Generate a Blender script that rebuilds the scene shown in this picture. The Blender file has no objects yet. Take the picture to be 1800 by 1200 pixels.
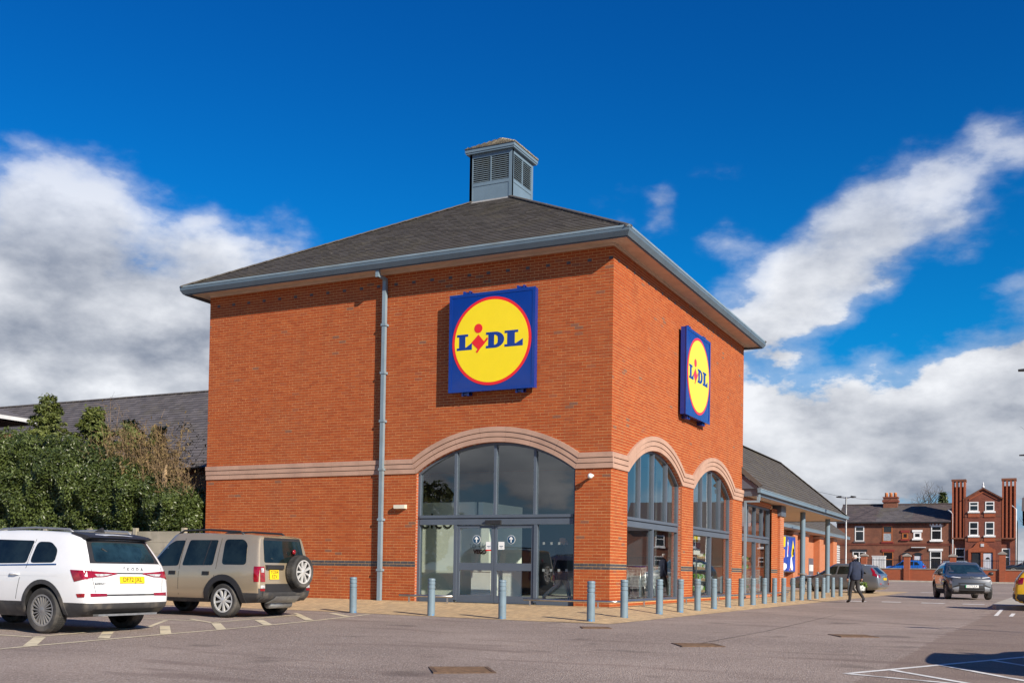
import bpy, bmesh, math, random
from mathutils import Vector, Matrix, noise as mnoise
from mathutils.bvhtree import BVHTree
from mathutils.geometry import tessellate_polygon, delaunay_2d_cdt

random.seed(7)
sc = bpy.context.scene
COL = sc.collection
R_ = math.radians

# ------------------------------------------------------------------ camera
cam_d = bpy.data.cameras.new('camera')
cam = bpy.data.objects.new('camera', cam_d); COL.objects.link(cam)
cam_d.sensor_fit = 'HORIZONTAL'; cam_d.sensor_width = 36.0
cam_d.lens = 37.319
cam_d.shift_y = 0.1961
cam_d.clip_start = 0.1; cam_d.clip_end = 5000
_yaw, _pitch, _roll = R_(-26.4308), R_(1.4750), R_(0.8949)
_f = Vector((math.sin(_yaw)*math.cos(_pitch), math.cos(_yaw)*math.cos(_pitch), math.sin(_pitch)))
_r = Vector((math.cos(_yaw), -math.sin(_yaw), 0)); _u = _r.cross(_f)
_r2 = _r*math.cos(_roll) + _u*math.sin(_roll); _u2 = -_r*math.sin(_roll) + _u*math.cos(_roll)
cam.matrix_world = Matrix(((_r2.x, _u2.x, -_f.x, 9.3009), (_r2.y, _u2.y, -_f.y, -24.0417), (_r2.z, _u2.z, -_f.z, 0.9054), (0, 0, 0, 1)))
sc.camera = cam

# ------------------------------------------------------------------ world: clear sky with cumulus
SUN = Vector((2.03, -1.0, 1.2)).normalized()          # towards the sun
world = bpy.data.worlds.new('World'); sc.world = world
world.use_nodes = True
nt = world.node_tree; nt.nodes.clear()
def N(tree, typ, **kw):
    n = tree.nodes.new(typ)
    for k, v in kw.items():
        if k.startswith('i_'):
            key = k[2:]
            n.inputs[int(key) if key.isdigit() else key.replace('_', ' ')].default_value = v
        else: setattr(n, k, v)
    return n
def L(tree, a, b): tree.links.new(a, b)
def math_n(tree, op, a, b=None, c=None, clamp=False):
    n = tree.nodes.new('ShaderNodeMath'); n.operation = op; n.use_clamp = clamp
    for i, v in enumerate((a, b, c)):
        if v is None: continue
        if isinstance(v, (int, float)): n.inputs[i].default_value = v
        else: tree.links.new(v, n.inputs[i])
    return n.outputs[0]
def maprange(tree, v, a, b, c, d, smooth=True):
    n = tree.nodes.new('ShaderNodeMapRange'); n.interpolation_type = 'SMOOTHSTEP' if smooth else 'LINEAR'; n.clamp = True
    tree.links.new(v, n.inputs['Value'])
    for k, val in zip(('From Min', 'From Max', 'To Min', 'To Max'), (a, b, c, d)): n.inputs[k].default_value = val
    return n.outputs[0]
def mixc(tree, fac, a, b, blend='MIX'):
    n = tree.nodes.new('ShaderNodeMix'); n.data_type = 'RGBA'; n.blend_type = blend
    for sock, v in ((n.inputs[0], fac), (n.inputs[6], a), (n.inputs[7], b)):
        if isinstance(v, (int, float)): sock.default_value = v
        elif isinstance(v, (tuple, list)): sock.default_value = (*v[:3], 1)
        else: tree.links.new(v, sock)
    return n.outputs[2]

sky = N(nt, 'ShaderNodeTexSky', sky_type='NISHITA', sun_disc=False)
sky.sun_elevation = math.asin(SUN.z); sky.sun_rotation = math.atan2(SUN.x, SUN.y)
sky.altitude = 50; sky.air_density = 1.0; sky.dust_density = 0.25; sky.ozone_density = 3.0
hsv = N(nt, 'ShaderNodeHueSaturation', i_Saturation=1.26, i_Value=1.3, i_Hue=0.5); L(nt, sky.outputs[0], hsv.inputs['Color'])
tc = N(nt, 'ShaderNodeTexCoord')
nrm = N(nt, 'ShaderNodeVectorMath', operation='NORMALIZE'); L(nt, tc.outputs['Generated'], nrm.inputs[0])
sep = N(nt, 'ShaderNodeSeparateXYZ'); L(nt, nrm.outputs[0], sep.inputs[0])
sky_col = mixc(nt, 1.0, hsv.outputs[0], mixc(nt, maprange(nt, sep.outputs['Z'], 0.18, 0.52, 0, 1), (0.03, 0.72, 1.05), (0.03, 0.54, 0.95)), 'MULTIPLY')
def cloud_noise(offset, scale, detail, rough, dist=0.0, lac=2.0):
    mp = N(nt, 'ShaderNodeMapping'); mp.inputs['Location'].default_value = offset; mp.inputs['Scale'].default_value = (1, 1, 1.9)
    L(nt, nrm.outputs[0], mp.inputs['Vector'])
    nz = N(nt, 'ShaderNodeTexNoise', i_Scale=scale, i_Detail=detail, i_Roughness=rough, i_Distortion=dist, i_Lacunarity=lac); nz.noise_dimensions = '3D'
    L(nt, mp.outputs[0], nz.inputs['Vector'])
    return nz.outputs[0]
OFF = (3.1, 1.7, 0.4)
nA = cloud_noise(OFF, 4.6, 12, 0.56, 0.0)
so = SUN*0.03
nB = cloud_noise((OFF[0]+so.x, OFF[1]+so.y, OFF[2]+so.z+0.045), 4.6, 8, 0.56, 0.0)
nC = cloud_noise((7.7, 2.2, 5.1), 1.6, 4, 0.5)
nD = cloud_noise((1.3, 8.2, 2.4), 17.0, 6, 0.60)
# coverage falls off with height above the horizon, all the way round
base = math_n(nt, 'ADD', maprange(nt, sep.outputs['Z'], 0.10, 0.36, 0.13, -0.24), math_n(nt, 'MULTIPLY', math_n(nt, 'SUBTRACT', nC, 0.5), 0.25))
# a few cumulus banks and gaps
for (dx, dy, dz), cos_in, cos_out, amp in (
        ((-0.772, 0.60, 0.15), 0.998, 0.970, 0.21), ((-0.70, 0.68, 0.17), 0.998, 0.974, 0.18), ((-0.615, 0.755, 0.205), 0.9992, 0.9890, 0.23), ((-0.545, 0.80, 0.195), 0.9995, 0.991, 0.12),
        ((-0.215, 0.935, 0.262), 0.9998, 0.9955, 0.21), ((-0.16, 0.94, 0.282), 0.9998, 0.9965, 0.20), ((-0.10, 0.945, 0.300), 0.9998, 0.9965, 0.19), ((-0.04, 0.945, 0.318), 0.9998, 0.9975, 0.13),
        ((-0.26, 0.906, 0.325), 0.9998, 0.9978, 0.32), ((-0.335, 0.886, 0.315), 0.9998, 0.998, 0.34), ((-0.02, 0.931, 0.368), 0.9999, 0.9988, 0.20), ((-0.06, 0.98, 0.15), 0.998, 0.985, 0.06), ((-0.22, 0.96, 0.19), 0.999, 0.991, 0.08),
        ((-0.13, 0.965, 0.222), 0.9998, 0.996, -0.12), ((-0.02, 0.96, 0.262), 0.9998, 0.995, -0.14), ((-0.655, 0.70, 0.285), 0.9998, 0.9965, -0.14), ((-0.42, 0.86, 0.35), 0.99, 0.96, -0.10)):
    v = Vector((dx, dy, dz)).normalized()
    dt = N(nt, 'ShaderNodeVectorMath', operation='DOT_PRODUCT'); L(nt, nrm.outputs[0], dt.inputs[0]); dt.inputs[1].default_value = v
    base = math_n(nt, 'ADD', base, maprange(nt, dt.outputs['Value'], cos_out, cos_in, 0.0, amp))
val = math_n(nt, 'ADD', base, math_n(nt, 'MULTIPLY_ADD', nA, 1.35, -0.175))
val = math_n(nt, 'ADD', val, math_n(nt, 'MULTIPLY', math_n(nt, 'SUBTRACT', nD, 0.5), 0.14))
core = maprange(nt, val, 0.545, 0.635, 0.0, 0.97)
veil = maprange(nt, val, 0.43, 0.60, 0.0, 0.34)
hard = math_n(nt, 'MAXIMUM', core, veil)
soft = maprange(nt, val, 0.46, 0.76, 0.0, 0.92)
hz = maprange(nt, sep.outputs['Z'], 0.20, 0.29, 0.0, 0.75)
dens = math_n(nt, 'ADD', math_n(nt, 'MULTIPLY', soft, hz), math_n(nt, 'MULTIPLY', hard, math_n(nt, 'SUBTRACT', 1.0, hz)))
dens = math_n(nt, 'MULTIPLY', dens, maprange(nt, sep.outputs['Z'], 0.25, 0.36, 1.0, 0.78))
lit = math_n(nt, 'ADD', math_n(nt, 'MULTIPLY', math_n(nt, 'SUBTRACT', nA, nB), 3.4), 0.80)
lit = math_n(nt, 'ADD', lit, math_n(nt, 'MULTIPLY', math_n(nt, 'SUBTRACT', nD, 0.5), 0.7))
thick = maprange(nt, val, 0.62, 0.95, 0.0, 0.24)
low = maprange(nt, sep.outputs['Z'], 0.02, 0.24, 0.42, 0.0)
lit = math_n(nt, 'SUBTRACT', math_n(nt, 'SUBTRACT', lit, thick), low, clamp=True)
ccol = mixc(nt, lit, (2.8, 3.15, 3.95), (10.2, 10.35, 10.7))
sky_col = mixc(nt, maprange(nt, sep.outputs['Z'], 0.0, 0.20, 1.0, 0.0), sky_col, (2.6, 4.4, 6.6))      # pale horizon air
wcol = mixc(nt, dens, sky_col, ccol)
bg = N(nt, 'ShaderNodeBackground', i_Strength=0.062); L(nt, wcol, bg.inputs[0])
L(nt, bg.outputs[0], N(nt, 'ShaderNodeOutputWorld').inputs[0])

# ------------------------------------------------------------------ sun
sun_d = bpy.data.lights.new('sun', 'SUN'); sun_d.energy = 5.0; sun_d.angle = R_(0.5); sun_d.color = (1.0, 0.90, 0.76)
sun = bpy.data.objects.new('sun', sun_d); COL.objects.link(sun); sun.location = (30, -15, 30)
sun.rotation_euler = (-SUN).to_track_quat('-Z', 'Y').to_euler()
vs = sc.view_settings
vs.view_transform = 'Standard'; vs.look = 'None'; vs.gamma = 1.0; vs.use_curve_mapping = False; vs.exposure = 0.55

# ------------------------------------------------------------------ materials
def material(name, col, rough=0.6, metal=0.0, var=0.12, vscale=3.0, bump=0.0, bscale=60.0, spec=0.5, coat=0.0, space='pos', col2=None, dirt=None):
    m = bpy.data.materials.new(name); m.use_nodes = True
    t = m.node_tree; b = t.nodes['Principled BSDF']
    b.inputs['Roughness'].default_value = rough; b.inputs['Metallic'].default_value = metal
    b.inputs['Specular IOR Level'].default_value = spec; b.inputs['Coat Weight'].default_value = coat; b.inputs['Coat Roughness'].default_value = 0.04
    vec = N(t, 'ShaderNodeNewGeometry').outputs['Position'] if space == 'pos' else N(t, 'ShaderNodeTexCoord').outputs['Object']
    nz = N(t, 'ShaderNodeTexNoise', i_Scale=vscale, i_Detail=6.0, i_Roughness=0.62); L(t, vec, nz.inputs['Vector'])
    c2 = col2 or tuple(min(1, c*(1+var)) for c in col); c1 = tuple(c*(1-var) for c in col)
    out = mixc(t, maprange(t, nz.outputs[0], 0.3, 0.7, 0, 1), c1, c2)
    if dirt:      # (colour, scale, low, high)
        n2 = N(t, 'ShaderNodeTexNoise', i_Scale=dirt[1], i_Detail=5.0); L(t, vec, n2.inputs['Vector'])
        out = mixc(t, maprange(t, n2.outputs[0], dirt[2], dirt[3], 0, 1), out, dirt[0])
    L(t, out, b.inputs['Base Color'])
    if bump:
        n3 = N(t, 'ShaderNodeTexNoise', i_Scale=bscale, i_Detail=3.0); L(t, vec, n3.inputs['Vector'])
        bp = N(t, 'ShaderNodeBump', i_Strength=bump, i_Distance=0.02); L(t, n3.outputs[0], bp.inputs['Height']); L(t, bp.outputs[0], b.inputs['Normal'])
    return m

def brick_piece_material(name, source):
    # one colour per brick: source 'island' for joined bricks, 'object' for single ones
    m = bpy.data.materials.new(name); m.use_nodes = True
    t = m.node_tree; b = t.nodes['Principled BSDF']; b.inputs['Roughness'].default_value = 0.82; b.inputs['Specular IOR Level'].default_value = 0.25
    geo = N(t, 'ShaderNodeNewGeometry')
    rnd = geo.outputs['Random Per Island'] if source == 'island' else N(t, 'ShaderNodeObjectInfo').outputs['Random']
    ramp = N(t, 'ShaderNodeValToRGB'); L(t, rnd, ramp.inputs[0]); e = ramp.color_ramp.elements
    cs = [(0.0, (0.315, 0.060, 0.0155)), (0.3, (0.35, 0.069, 0.017)), (0.6, (0.375, 0.078, 0.019)), (0.85, (0.395, 0.088, 0.022)), (0.986, (0.33, 0.075, 0.026)), (0.994, (0.20, 0.088, 0.058))]
    e[0].position, e[0].color = cs[0][0], (*cs[0][1], 1); e[1].position, e[1].color = cs[1][0], (*cs[1][1], 1)
    for p, c in cs[2:]:
        k = e.new(p); k.color = (*c, 1)
    ramp.color_ramp.interpolation = 'LINEAR'
    nz = N(t, 'ShaderNodeTexNoise', i_Scale=0.55, i_Detail=6.0, i_Roughness=0.65); L(t, geo.outputs['Position'], nz.inputs['Vector'])
    o = mixc(t, maprange(t, nz.outputs[0], 0.40, 0.75, 0, 0.22), ramp.outputs[0], (0.29, 0.085, 0.035))
    smp = N(t, 'ShaderNodeMapping'); smp.inputs['Scale'].default_value = (2.2, 2.2, 0.16); L(t, geo.outputs['Position'], smp.inputs[0])
    sn = N(t, 'ShaderNodeTexNoise', i_Scale=1.0, i_Detail=5.0, i_Roughness=0.65); L(t, smp.outputs[0], sn.inputs['Vector'])
    o = mixc(t, maprange(t, sn.outputs[0], 0.52, 0.78, 0, 0.38), o, (0.21, 0.062, 0.026))      # rain streaks
    n2 = N(t, 'ShaderNodeTexNoise', i_Scale=38.0, i_Detail=4.0); L(t, geo.outputs['Position'], n2.inputs['Vector'])
    o = mixc(t, maprange(t, n2.outputs[0], 0.35, 0.75, 0, 0.22), o, (0.24, 0.075, 0.036))
    n3 = N(t, 'ShaderNodeTexNoise', i_Scale=0.9, i_Detail=8.0, i_Roughness=0.75); L(t, geo.outputs['Position'], n3.inputs['Vector'])
    o = mixc(t, maprange(t, n3.outputs[0], 0.66, 0.80, 0, 0.22), o, (0.62, 0.50, 0.42))      # lime bloom
    L(t, o, b.inputs['Base Color'])
    bp = N(t, 'ShaderNodeBump', i_Strength=0.35, i_Distance=0.004); L(t, n2.outputs[0], bp.inputs['Height']); L(t, bp.outputs[0], b.inputs['Normal'])
    return m

def brickwall_material(name, c1, c2, mortar, bw=0.225, bh=0.075, grime=(0.1, 0.05, 0.035), gl=0.45, gh=0.8):
    # brickwork too far away for single bricks
    m = bpy.data.materials.new(name); m.use_nodes = True
    t = m.node_tree; b = t.nodes['Principled BSDF']; b.inputs['Roughness'].default_value = 0.85; b.inputs['Specular IOR Level'].default_value = 0.25
    co = N(t, 'ShaderNodeTexCoord'); s = N(t, 'ShaderNodeSeparateXYZ'); L(t, co.outputs['Object'], s.inputs[0])
    cb = N(t, 'ShaderNodeCombineXYZ'); L(t, math_n(t, 'ADD', s.outputs[0], s.outputs[1]), cb.inputs[0]); L(t, s.outputs[2], cb.inputs[1])
    br = N(t, 'ShaderNodeTexBrick', i_Scale=1.0); L(t, cb.outputs[0], br.inputs['Vector'])
    br.inputs['Color1'].default_value = (*c1, 1); br.inputs['Color2'].default_value = (*c2, 1); br.inputs['Mortar'].default_value = (*mortar, 1)
    br.inputs['Mortar Size'].default_value = 0.006; br.inputs['Brick Width'].default_value = bw; br.inputs['Row Height'].default_value = bh
    nz = N(t, 'ShaderNodeTexNoise', i_Scale=0.7, i_Detail=7.0, i_Roughness=0.7); L(t, co.outputs['Object'], nz.inputs['Vector'])
    L(t, mixc(t, maprange(t, nz.outputs[0], gl, gh, 0, 0.75), br.outputs[0], grime), b.inputs['Base Color'])
    bp = N(t, 'ShaderNodeBump', i_Strength=0.5, i_Distance=0.01, invert=True); L(t, br.outputs['Fac'], bp.inputs['Height']); L(t, bp.outputs[0], b.inputs['Normal'])
    return m

def glass_material(name, tint=(0.72, 0.80, 0.78), refl=1.0, ior=1.5, opaque=None):
    # clear sheet glass: mirror reflection by fresnel over a tinted see-through sheet
    m = bpy.data.materials.new(name); m.use_nodes = True
    t = m.node_tree; t.nodes.clear()
    out = N(t, 'ShaderNodeOutputMaterial'); lw = N(t, 'ShaderNodeLayerWeight', i_Blend=0.5)
    gl = N(t, 'ShaderNodeBsdfGlossy', i_Roughness=0.0); gl.inputs['Color'].default_value = (1, 1, 1, 1)
    tr = N(t, 'ShaderNodeBsdfTransparent'); tr.inputs['Color'].default_value = (*tint, 1)
    nz = N(t, 'ShaderNodeTexNoise', i_Scale=0.8, i_Detail=1.0); L(t, N(t, 'ShaderNodeNewGeometry').outputs['Position'], nz.inputs['Vector'])
    bp = N(t, 'ShaderNodeBump', i_Strength=0.02, i_Distance=0.05); L(t, nz.outputs[0], bp.inputs['Height']); L(t, bp.outputs[0], gl.inputs['Normal'])
    mx = N(t, 'ShaderNodeMixShader'); L(t, math_n(t, 'ADD', math_n(t, 'MULTIPLY', math_n(t, 'POWER', lw.outputs['Facing'], 3.4), refl), 0.13, clamp=True), mx.inputs[0]); L(t, tr.outputs[0], mx.inputs[1]); L(t, gl.outputs[0], mx.inputs[2])
    L(t, mx.outputs[0], out.inputs[0])
    return m

def slate_material(name, c1, c2, source='island', lichen=(0.42, 0.40, 0.32), low=0.63, high=0.75, moss=(0.115, 0.10, 0.065)):
    m = bpy.data.materials.new(name); m.use_nodes = True
    t = m.node_tree; b = t.nodes['Principled BSDF']; b.inputs['Roughness'].default_value = 0.75; b.inputs['Specular IOR Level'].default_value = 0.35
    geo = N(t, 'ShaderNodeNewGeometry')
    rnd = geo.outputs['Random Per Island'] if source == 'island' else N(t, 'ShaderNodeObjectInfo').outputs['Random']
    o = mixc(t, rnd, c1, c2)
    nz = N(t, 'ShaderNodeTexNoise', i_Scale=0.8, i_Detail=6.0, i_Roughness=0.7); L(t, geo.outputs['Position'], nz.inputs['Vector'])
    o = mixc(t, maprange(t, nz.outputs[0], 0.45, 0.75, 0, 0.6), o, moss)
    n2 = N(t, 'ShaderNodeTexNoise', i_Scale=9.0, i_Detail=5.0, i_Roughness=0.7); L(t, geo.outputs['Position'], n2.inputs['Vector'])
    o = mixc(t, maprange(t, n2.outputs[0], low, high, 0, 0.8), o, lichen)
    L(t, o, b.inputs['Base Color'])
    bp = N(t, 'ShaderNodeBump', i_Strength=0.3, i_Distance=0.006); L(t, n2.outputs[0], bp.inputs['Height']); L(t, bp.outputs[0], b.inputs['Normal'])
    return m

M = {}
M['brick'] = brick_piece_material('red facing brick', 'island')
M['brick_single'] = brick_piece_material('red facing brick single', 'object')
M['blue_brick'] = material('blue engineering brick', (0.062, 0.058, 0.066), 0.55, var=0.3, vscale=14, bump=0.2, bscale=60)
M['mortar'] = material('buff mortar', (0.62, 0.385, 0.165), 0.95, var=0.15, vscale=5, bump=0.2, bscale=120, dirt=((0.40, 0.21, 0.085), 0.7, 0.5, 0.8))
M['stone'] = material('pink cast stone', (0.42, 0.262, 0.192), 0.85, var=0.10, vscale=1.6, bump=0.12, bscale=90, dirt=((0.30, 0.18, 0.135), 0.9, 0.52, 0.8))
M['blue_grey'] = material('blue grey powder coat', (0.135, 0.195, 0.245), 0.42, var=0.06, vscale=2, dirt=((0.13, 0.18, 0.21), 1.5, 0.55, 0.85))
M['frame'] = material('slate grey window frame paint', (0.085, 0.105, 0.135), 0.38, var=0.06, vscale=2)
M['gutter_pale'] = material('pale weathered gutter', (0.19, 0.255, 0.30), 0.45, var=0.1, vscale=2, dirt=((0.17, 0.2, 0.2), 1.2, 0.5, 0.8))
M['soffit'] = material('cream soffit board', (0.60, 0.47, 0.36), 0.7, var=0.08)
M['steel'] = material('brushed steel', (0.55, 0.53, 0.5), 0.32, metal=1.0, var=0.08, vscale=12)
M['galv'] = material('galvanised steel', (0.33, 0.34, 0.345), 0.5, metal=0.7, var=0.15, vscale=8)
M['black'] = material('black rubber', (0.012, 0.012, 0.013), 0.65, var=0.2)
M['black_plastic'] = material('black plastic', (0.022, 0.022, 0.024), 0.5, var=0.15, bump=0.05, bscale=200, space='obj')
M['dark'] = material('dark void', (0.006, 0.006, 0.007), 0.9)
M['white'] = material('white paint', (0.78, 0.78, 0.76), 0.5, var=0.04)
M['off_white'] = material('off white plastic', (0.66, 0.62, 0.5), 0.45, var=0.06)
M['plaster'] = material('pale interior wall', (0.68, 0.71, 0.63), 0.8, var=0.05, vscale=0.8)
M['int_floor'] = material('interior floor tile', (0.55, 0.55, 0.50), 0.25, var=0.1)
M['glass'] = glass_material('shop window glass', (0.86, 0.91, 0.885), 0.95)
M['slate'] = slate_material('grey brown roof tile', (0.072, 0.064, 0.057), (0.092, 0.082, 0.073))
M['slate_single'] = slate_material('grey brown roof tile single', (0.072, 0.064, 0.057), (0.092, 0.082, 0.073), 'object')
M['slate_old'] = slate_material('old grey slate', (0.085, 0.078, 0.082), (0.135, 0.122, 0.124), lichen=(0.6, 0.6, 0.57), low=0.66, high=0.72)
M['slate_far'] = slate_material('far purple slate', (0.075, 0.062, 0.066), (0.125, 0.10, 0.10))
M['lichen_tile'] = slate_material('lichen covered tile', (0.22, 0.19, 0.14), (0.33, 0.29, 0.22), lichen=(0.5, 0.45, 0.34), low=0.45, high=0.6)
M['lead'] = material('lead flashing', (0.33, 0.33, 0.33), 0.6, var=0.15)
M['sign_blue'] = material('sign blue', (0.002, 0.030, 0.225), 0.25, var=0.05, coat=0.3)
M['sign_yellow'] = material('sign yellow', (0.86, 0.66, 0.0), 0.3, var=0.02, coat=0.3)
M['sign_red'] = material('sign red', (0.72, 0.012, 0.012), 0.3, var=0.02, coat=0.3)
M['line_cream'] = material('worn cream line paint', (0.60, 0.52, 0.36), 0.75, var=0.15, vscale=4, dirt=((0.30, 0.26, 0.21), 3.0, 0.55, 0.72))
M['line_white'] = material('worn white line paint', (0.70, 0.69, 0.66), 0.75, var=0.12, vscale=4, dirt=((0.34, 0.31, 0.29), 3.0, 0.55, 0.72))
M['rust'] = material('rusty cast iron', (0.125, 0.075, 0.045), 0.8, var=0.35, vscale=14, bump=0.4, bscale=90)
M['bark'] = material('bark', (0.10, 0.075, 0.05), 0.9, var=0.3, vscale=9)
M['twig'] = material('pale dry twig', (0.20, 0.135, 0.075), 0.85, var=0.3, vscale=6)
M['wood_pale'] = material('pale split wood', (0.36, 0.25, 0.14), 0.8, var=0.2, vscale=8)
M['concrete'] = material('weathered concrete', (0.36, 0.325, 0.255), 0.92, var=0.25, vscale=2.2, bump=0.3, bscale=50, dirt=((0.16, 0.15, 0.10), 1.1, 0.5, 0.75))
M['kerb'] = material('concrete kerb', (0.40, 0.36, 0.30), 0.9, var=0.15, vscale=2, bump=0.2, bscale=60)
def leaf_material(name, c1, c2, rough=0.32, trans=0.12):
    m = bpy.data.materials.new(name); m.use_nodes = True
    t = m.node_tree; b = t.nodes['Principled BSDF']; b.inputs['Roughness'].default_value = rough; b.inputs['Specular IOR Level'].default_value = 0.5
    b.inputs['Transmission Weight'].default_value = 0.0
    geo = N(t, 'ShaderNodeNewGeometry')
    o = mixc(t, geo.outputs['Random Per Island'], c1, c2)
    nz = N(t, 'ShaderNodeTexNoise', i_Scale=0.8, i_Detail=3.0); L(t, geo.outputs['Position'], nz.inputs['Vector'])
    o = mixc(t, maprange(t, nz.outputs[0], 0.4, 0.75, 0, 0.5), o, tuple(c*1.5 for c in c2))
    L(t, o, b.inputs['Base Color'])
    tl = N(t, 'ShaderNodeBsdfTranslucent'); L(t, o, tl.inputs[0])
    mx = N(t, 'ShaderNodeMixShader', i_0=trans); L(t, b.outputs[0], mx.inputs[1]); L(t, tl.outputs[0], mx.inputs[2])
    L(t, mx.outputs[0], t.nodes['Material Output'].inputs[0])
    return m
M['leaf_dark'] = leaf_material('glossy evergreen leaf', (0.022, 0.038, 0.009), (0.085, 0.112, 0.026), 0.40)
M['leaf_conifer'] = leaf_material('conifer spray', (0.040, 0.062, 0.012), (0.105, 0.125, 0.022), 0.6)
M['leaf_brown'] = leaf_material('dry brown leaf', (0.10, 0.068, 0.024), (0.18, 0.125, 0.045), 0.7)
M['leaf_bright'] = leaf_material('bright shrub leaf', (0.06, 0.11, 0.015), (0.14, 0.20, 0.03), 0.5)

# ------------------------------------------------------------------ mesh helper
class MB:
    def __init__(s): s.v = []; s.f = []; s.m = []
    def add(s, vs, fs, mi=0):
        o = len(s.v); s.v.extend([tuple(p) for p in vs]); s.f.extend([tuple(i+o for i in f) for f in fs]); s.m.extend([mi]*len(fs)); return s
    def quad(s, a, b, c, d, mi=0): return s.add((a, b, c, d), ((0, 1, 2, 3),), mi)
    def box(s, x0, x1, y0, y1, z0, z1, mi=0):
        return s.add([(x0, y0, z0), (x1, y0, z0), (x1, y1, z0), (x0, y1, z0), (x0, y0, z1), (x1, y0, z1), (x1, y1, z1), (x0, y1, z1)],
                     [(0, 3, 2, 1), (4, 5, 6, 7), (0, 1, 5, 4), (1, 2, 6, 5), (2, 3, 7, 6), (3, 0, 4, 7)], mi)
    def cyl(s, p0, p1, r0, r1=None, n=10, caps=True, mi=0):
        r1 = r0 if r1 is None else r1; p0 = Vector(p0); p1 = Vector(p1); d = (p1-p0).normalized()
        a = d.orthogonal().normalized(); b = d.cross(a)
        vs = []
        for p, r in ((p0, r0), (p1, r1)):
            for k in range(n):
                t = 2*math.pi*k/n; vs.append(p + a*(r*math.cos(t)) + b*(r*math.sin(t)))
        fs = [(k, (k+1) % n, n+(k+1) % n, n+k) for k in range(n)]
        if caps: fs += [tuple(range(n-1, -1, -1)), tuple(range(n, 2*n))]
        return s.add(vs, fs, mi)
    def tube(s, pts, r, n=8, mi=0):
        pts = [Vector(p) for p in pts]; rs = r if isinstance(r, (list, tuple)) else [r]*len(pts)
        vs = []; a = None
        for i, p in enumerate(pts):
            d = (pts[min(i+1, len(pts)-1)] - pts[max(i-1, 0)]).normalized()
            if a is None: a = d.orthogonal().normalized()
            a = (a - d*a.dot(d)).normalized(); b = d.cross(a)
            for k in range(n):
                t = 2*math.pi*k/n; vs.append(p + (a*math.cos(t) + b*math.sin(t))*rs[i])
        fs = []
        for i in range(len(pts)-1):
            for k in range(n): fs.append((i*n+k, i*n+(k+1) % n, (i+1)*n+(k+1) % n, (i+1)*n+k))
        fs += [tuple(range(n-1, -1, -1)), tuple(range((len(pts)-1)*n, len(pts)*n))]
        return s.add(vs, fs, mi)
    def lathe(s, prof, n=20, c=(0, 0, 0), axis='z', mi=0, caps=True):
        vs = []
        for r, h in prof:
            for k in range(n):
                t = 2*math.pi*k/n; x, y = r*math.cos(t), r*math.sin(t)
                p = (x, y, h) if axis == 'z' else ((x, h, y) if axis == 'y' else (h, x, y))
                vs.append((p[0]+c[0], p[1]+c[1], p[2]+c[2]))
        fs = []
        for i in range(len(prof)-1):
            for k in range(n):
                q = (i*n+k, i*n+(k+1) % n, (i+1)*n+(k+1) % n, (i+1)*n+k)
                fs.append(q if axis != 'y' else q[::-1])
        if caps: fs.append(tuple(range(n-1, -1, -1))); fs.append(tuple(range((len(prof)-1)*n, len(prof)*n)))
        return s.add(vs, fs, mi)
    def prism(s, poly, fn, a, b, mi=0, holes=()):
        # poly in 2D, fn(u, v, w) -> 3D, extruded from w=a to w=b
        loops = [list(poly)] + [list(h) for h in holes]
        flat = [p for l in loops for p in l]
        tri = tessellate_polygon([[Vector((x, y, 0)) for x, y in l] for l in loops])
        n = len(flat)
        vs = [fn(x, y, a) for x, y in flat] + [fn(x, y, b) for x, y in flat]
        fs = [tuple(t) for t in tri] + [tuple(i+n for i in t[::-1]) for t in tri]
        o = 0
        for l in loops:
            k = len(l)
            for i in range(k): fs.append((o+i, o+(i+1) % k, n+o+(i+1) % k, n+o+i))
            o += k
        return s.add(vs, fs, mi)
    def mesh(s, name, mats, smooth=False, recalc=True):
        me = bpy.data.meshes.new(name); me.from_pydata(s.v, [], s.f)
        for m in (mats if isinstance(mats, (list, tuple)) else [mats]): me.materials.append(M[m] if isinstance(m, str) else m)
        if any(s.m): me.polygons.foreach_set('material_index', s.m)
        if recalc:
            bm = bmesh.new(); bm.from_mesh(me); bmesh.ops.recalc_face_normals(bm, faces=bm.faces); bm.to_mesh(me); bm.free()
        if smooth is True: me.polygons.foreach_set('use_smooth', [True]*len(me.polygons))
        me.update()
        if smooth == 'auto':
            me.polygons.foreach_set('use_smooth', [True]*len(me.polygons)); me.set_sharp_from_angle(angle=R_(35))
        return me
    def build(s, name, mats, parent=None, smooth=False, recalc=True):
        return link(name, s.mesh(name, mats, smooth, recalc), parent)

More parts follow.
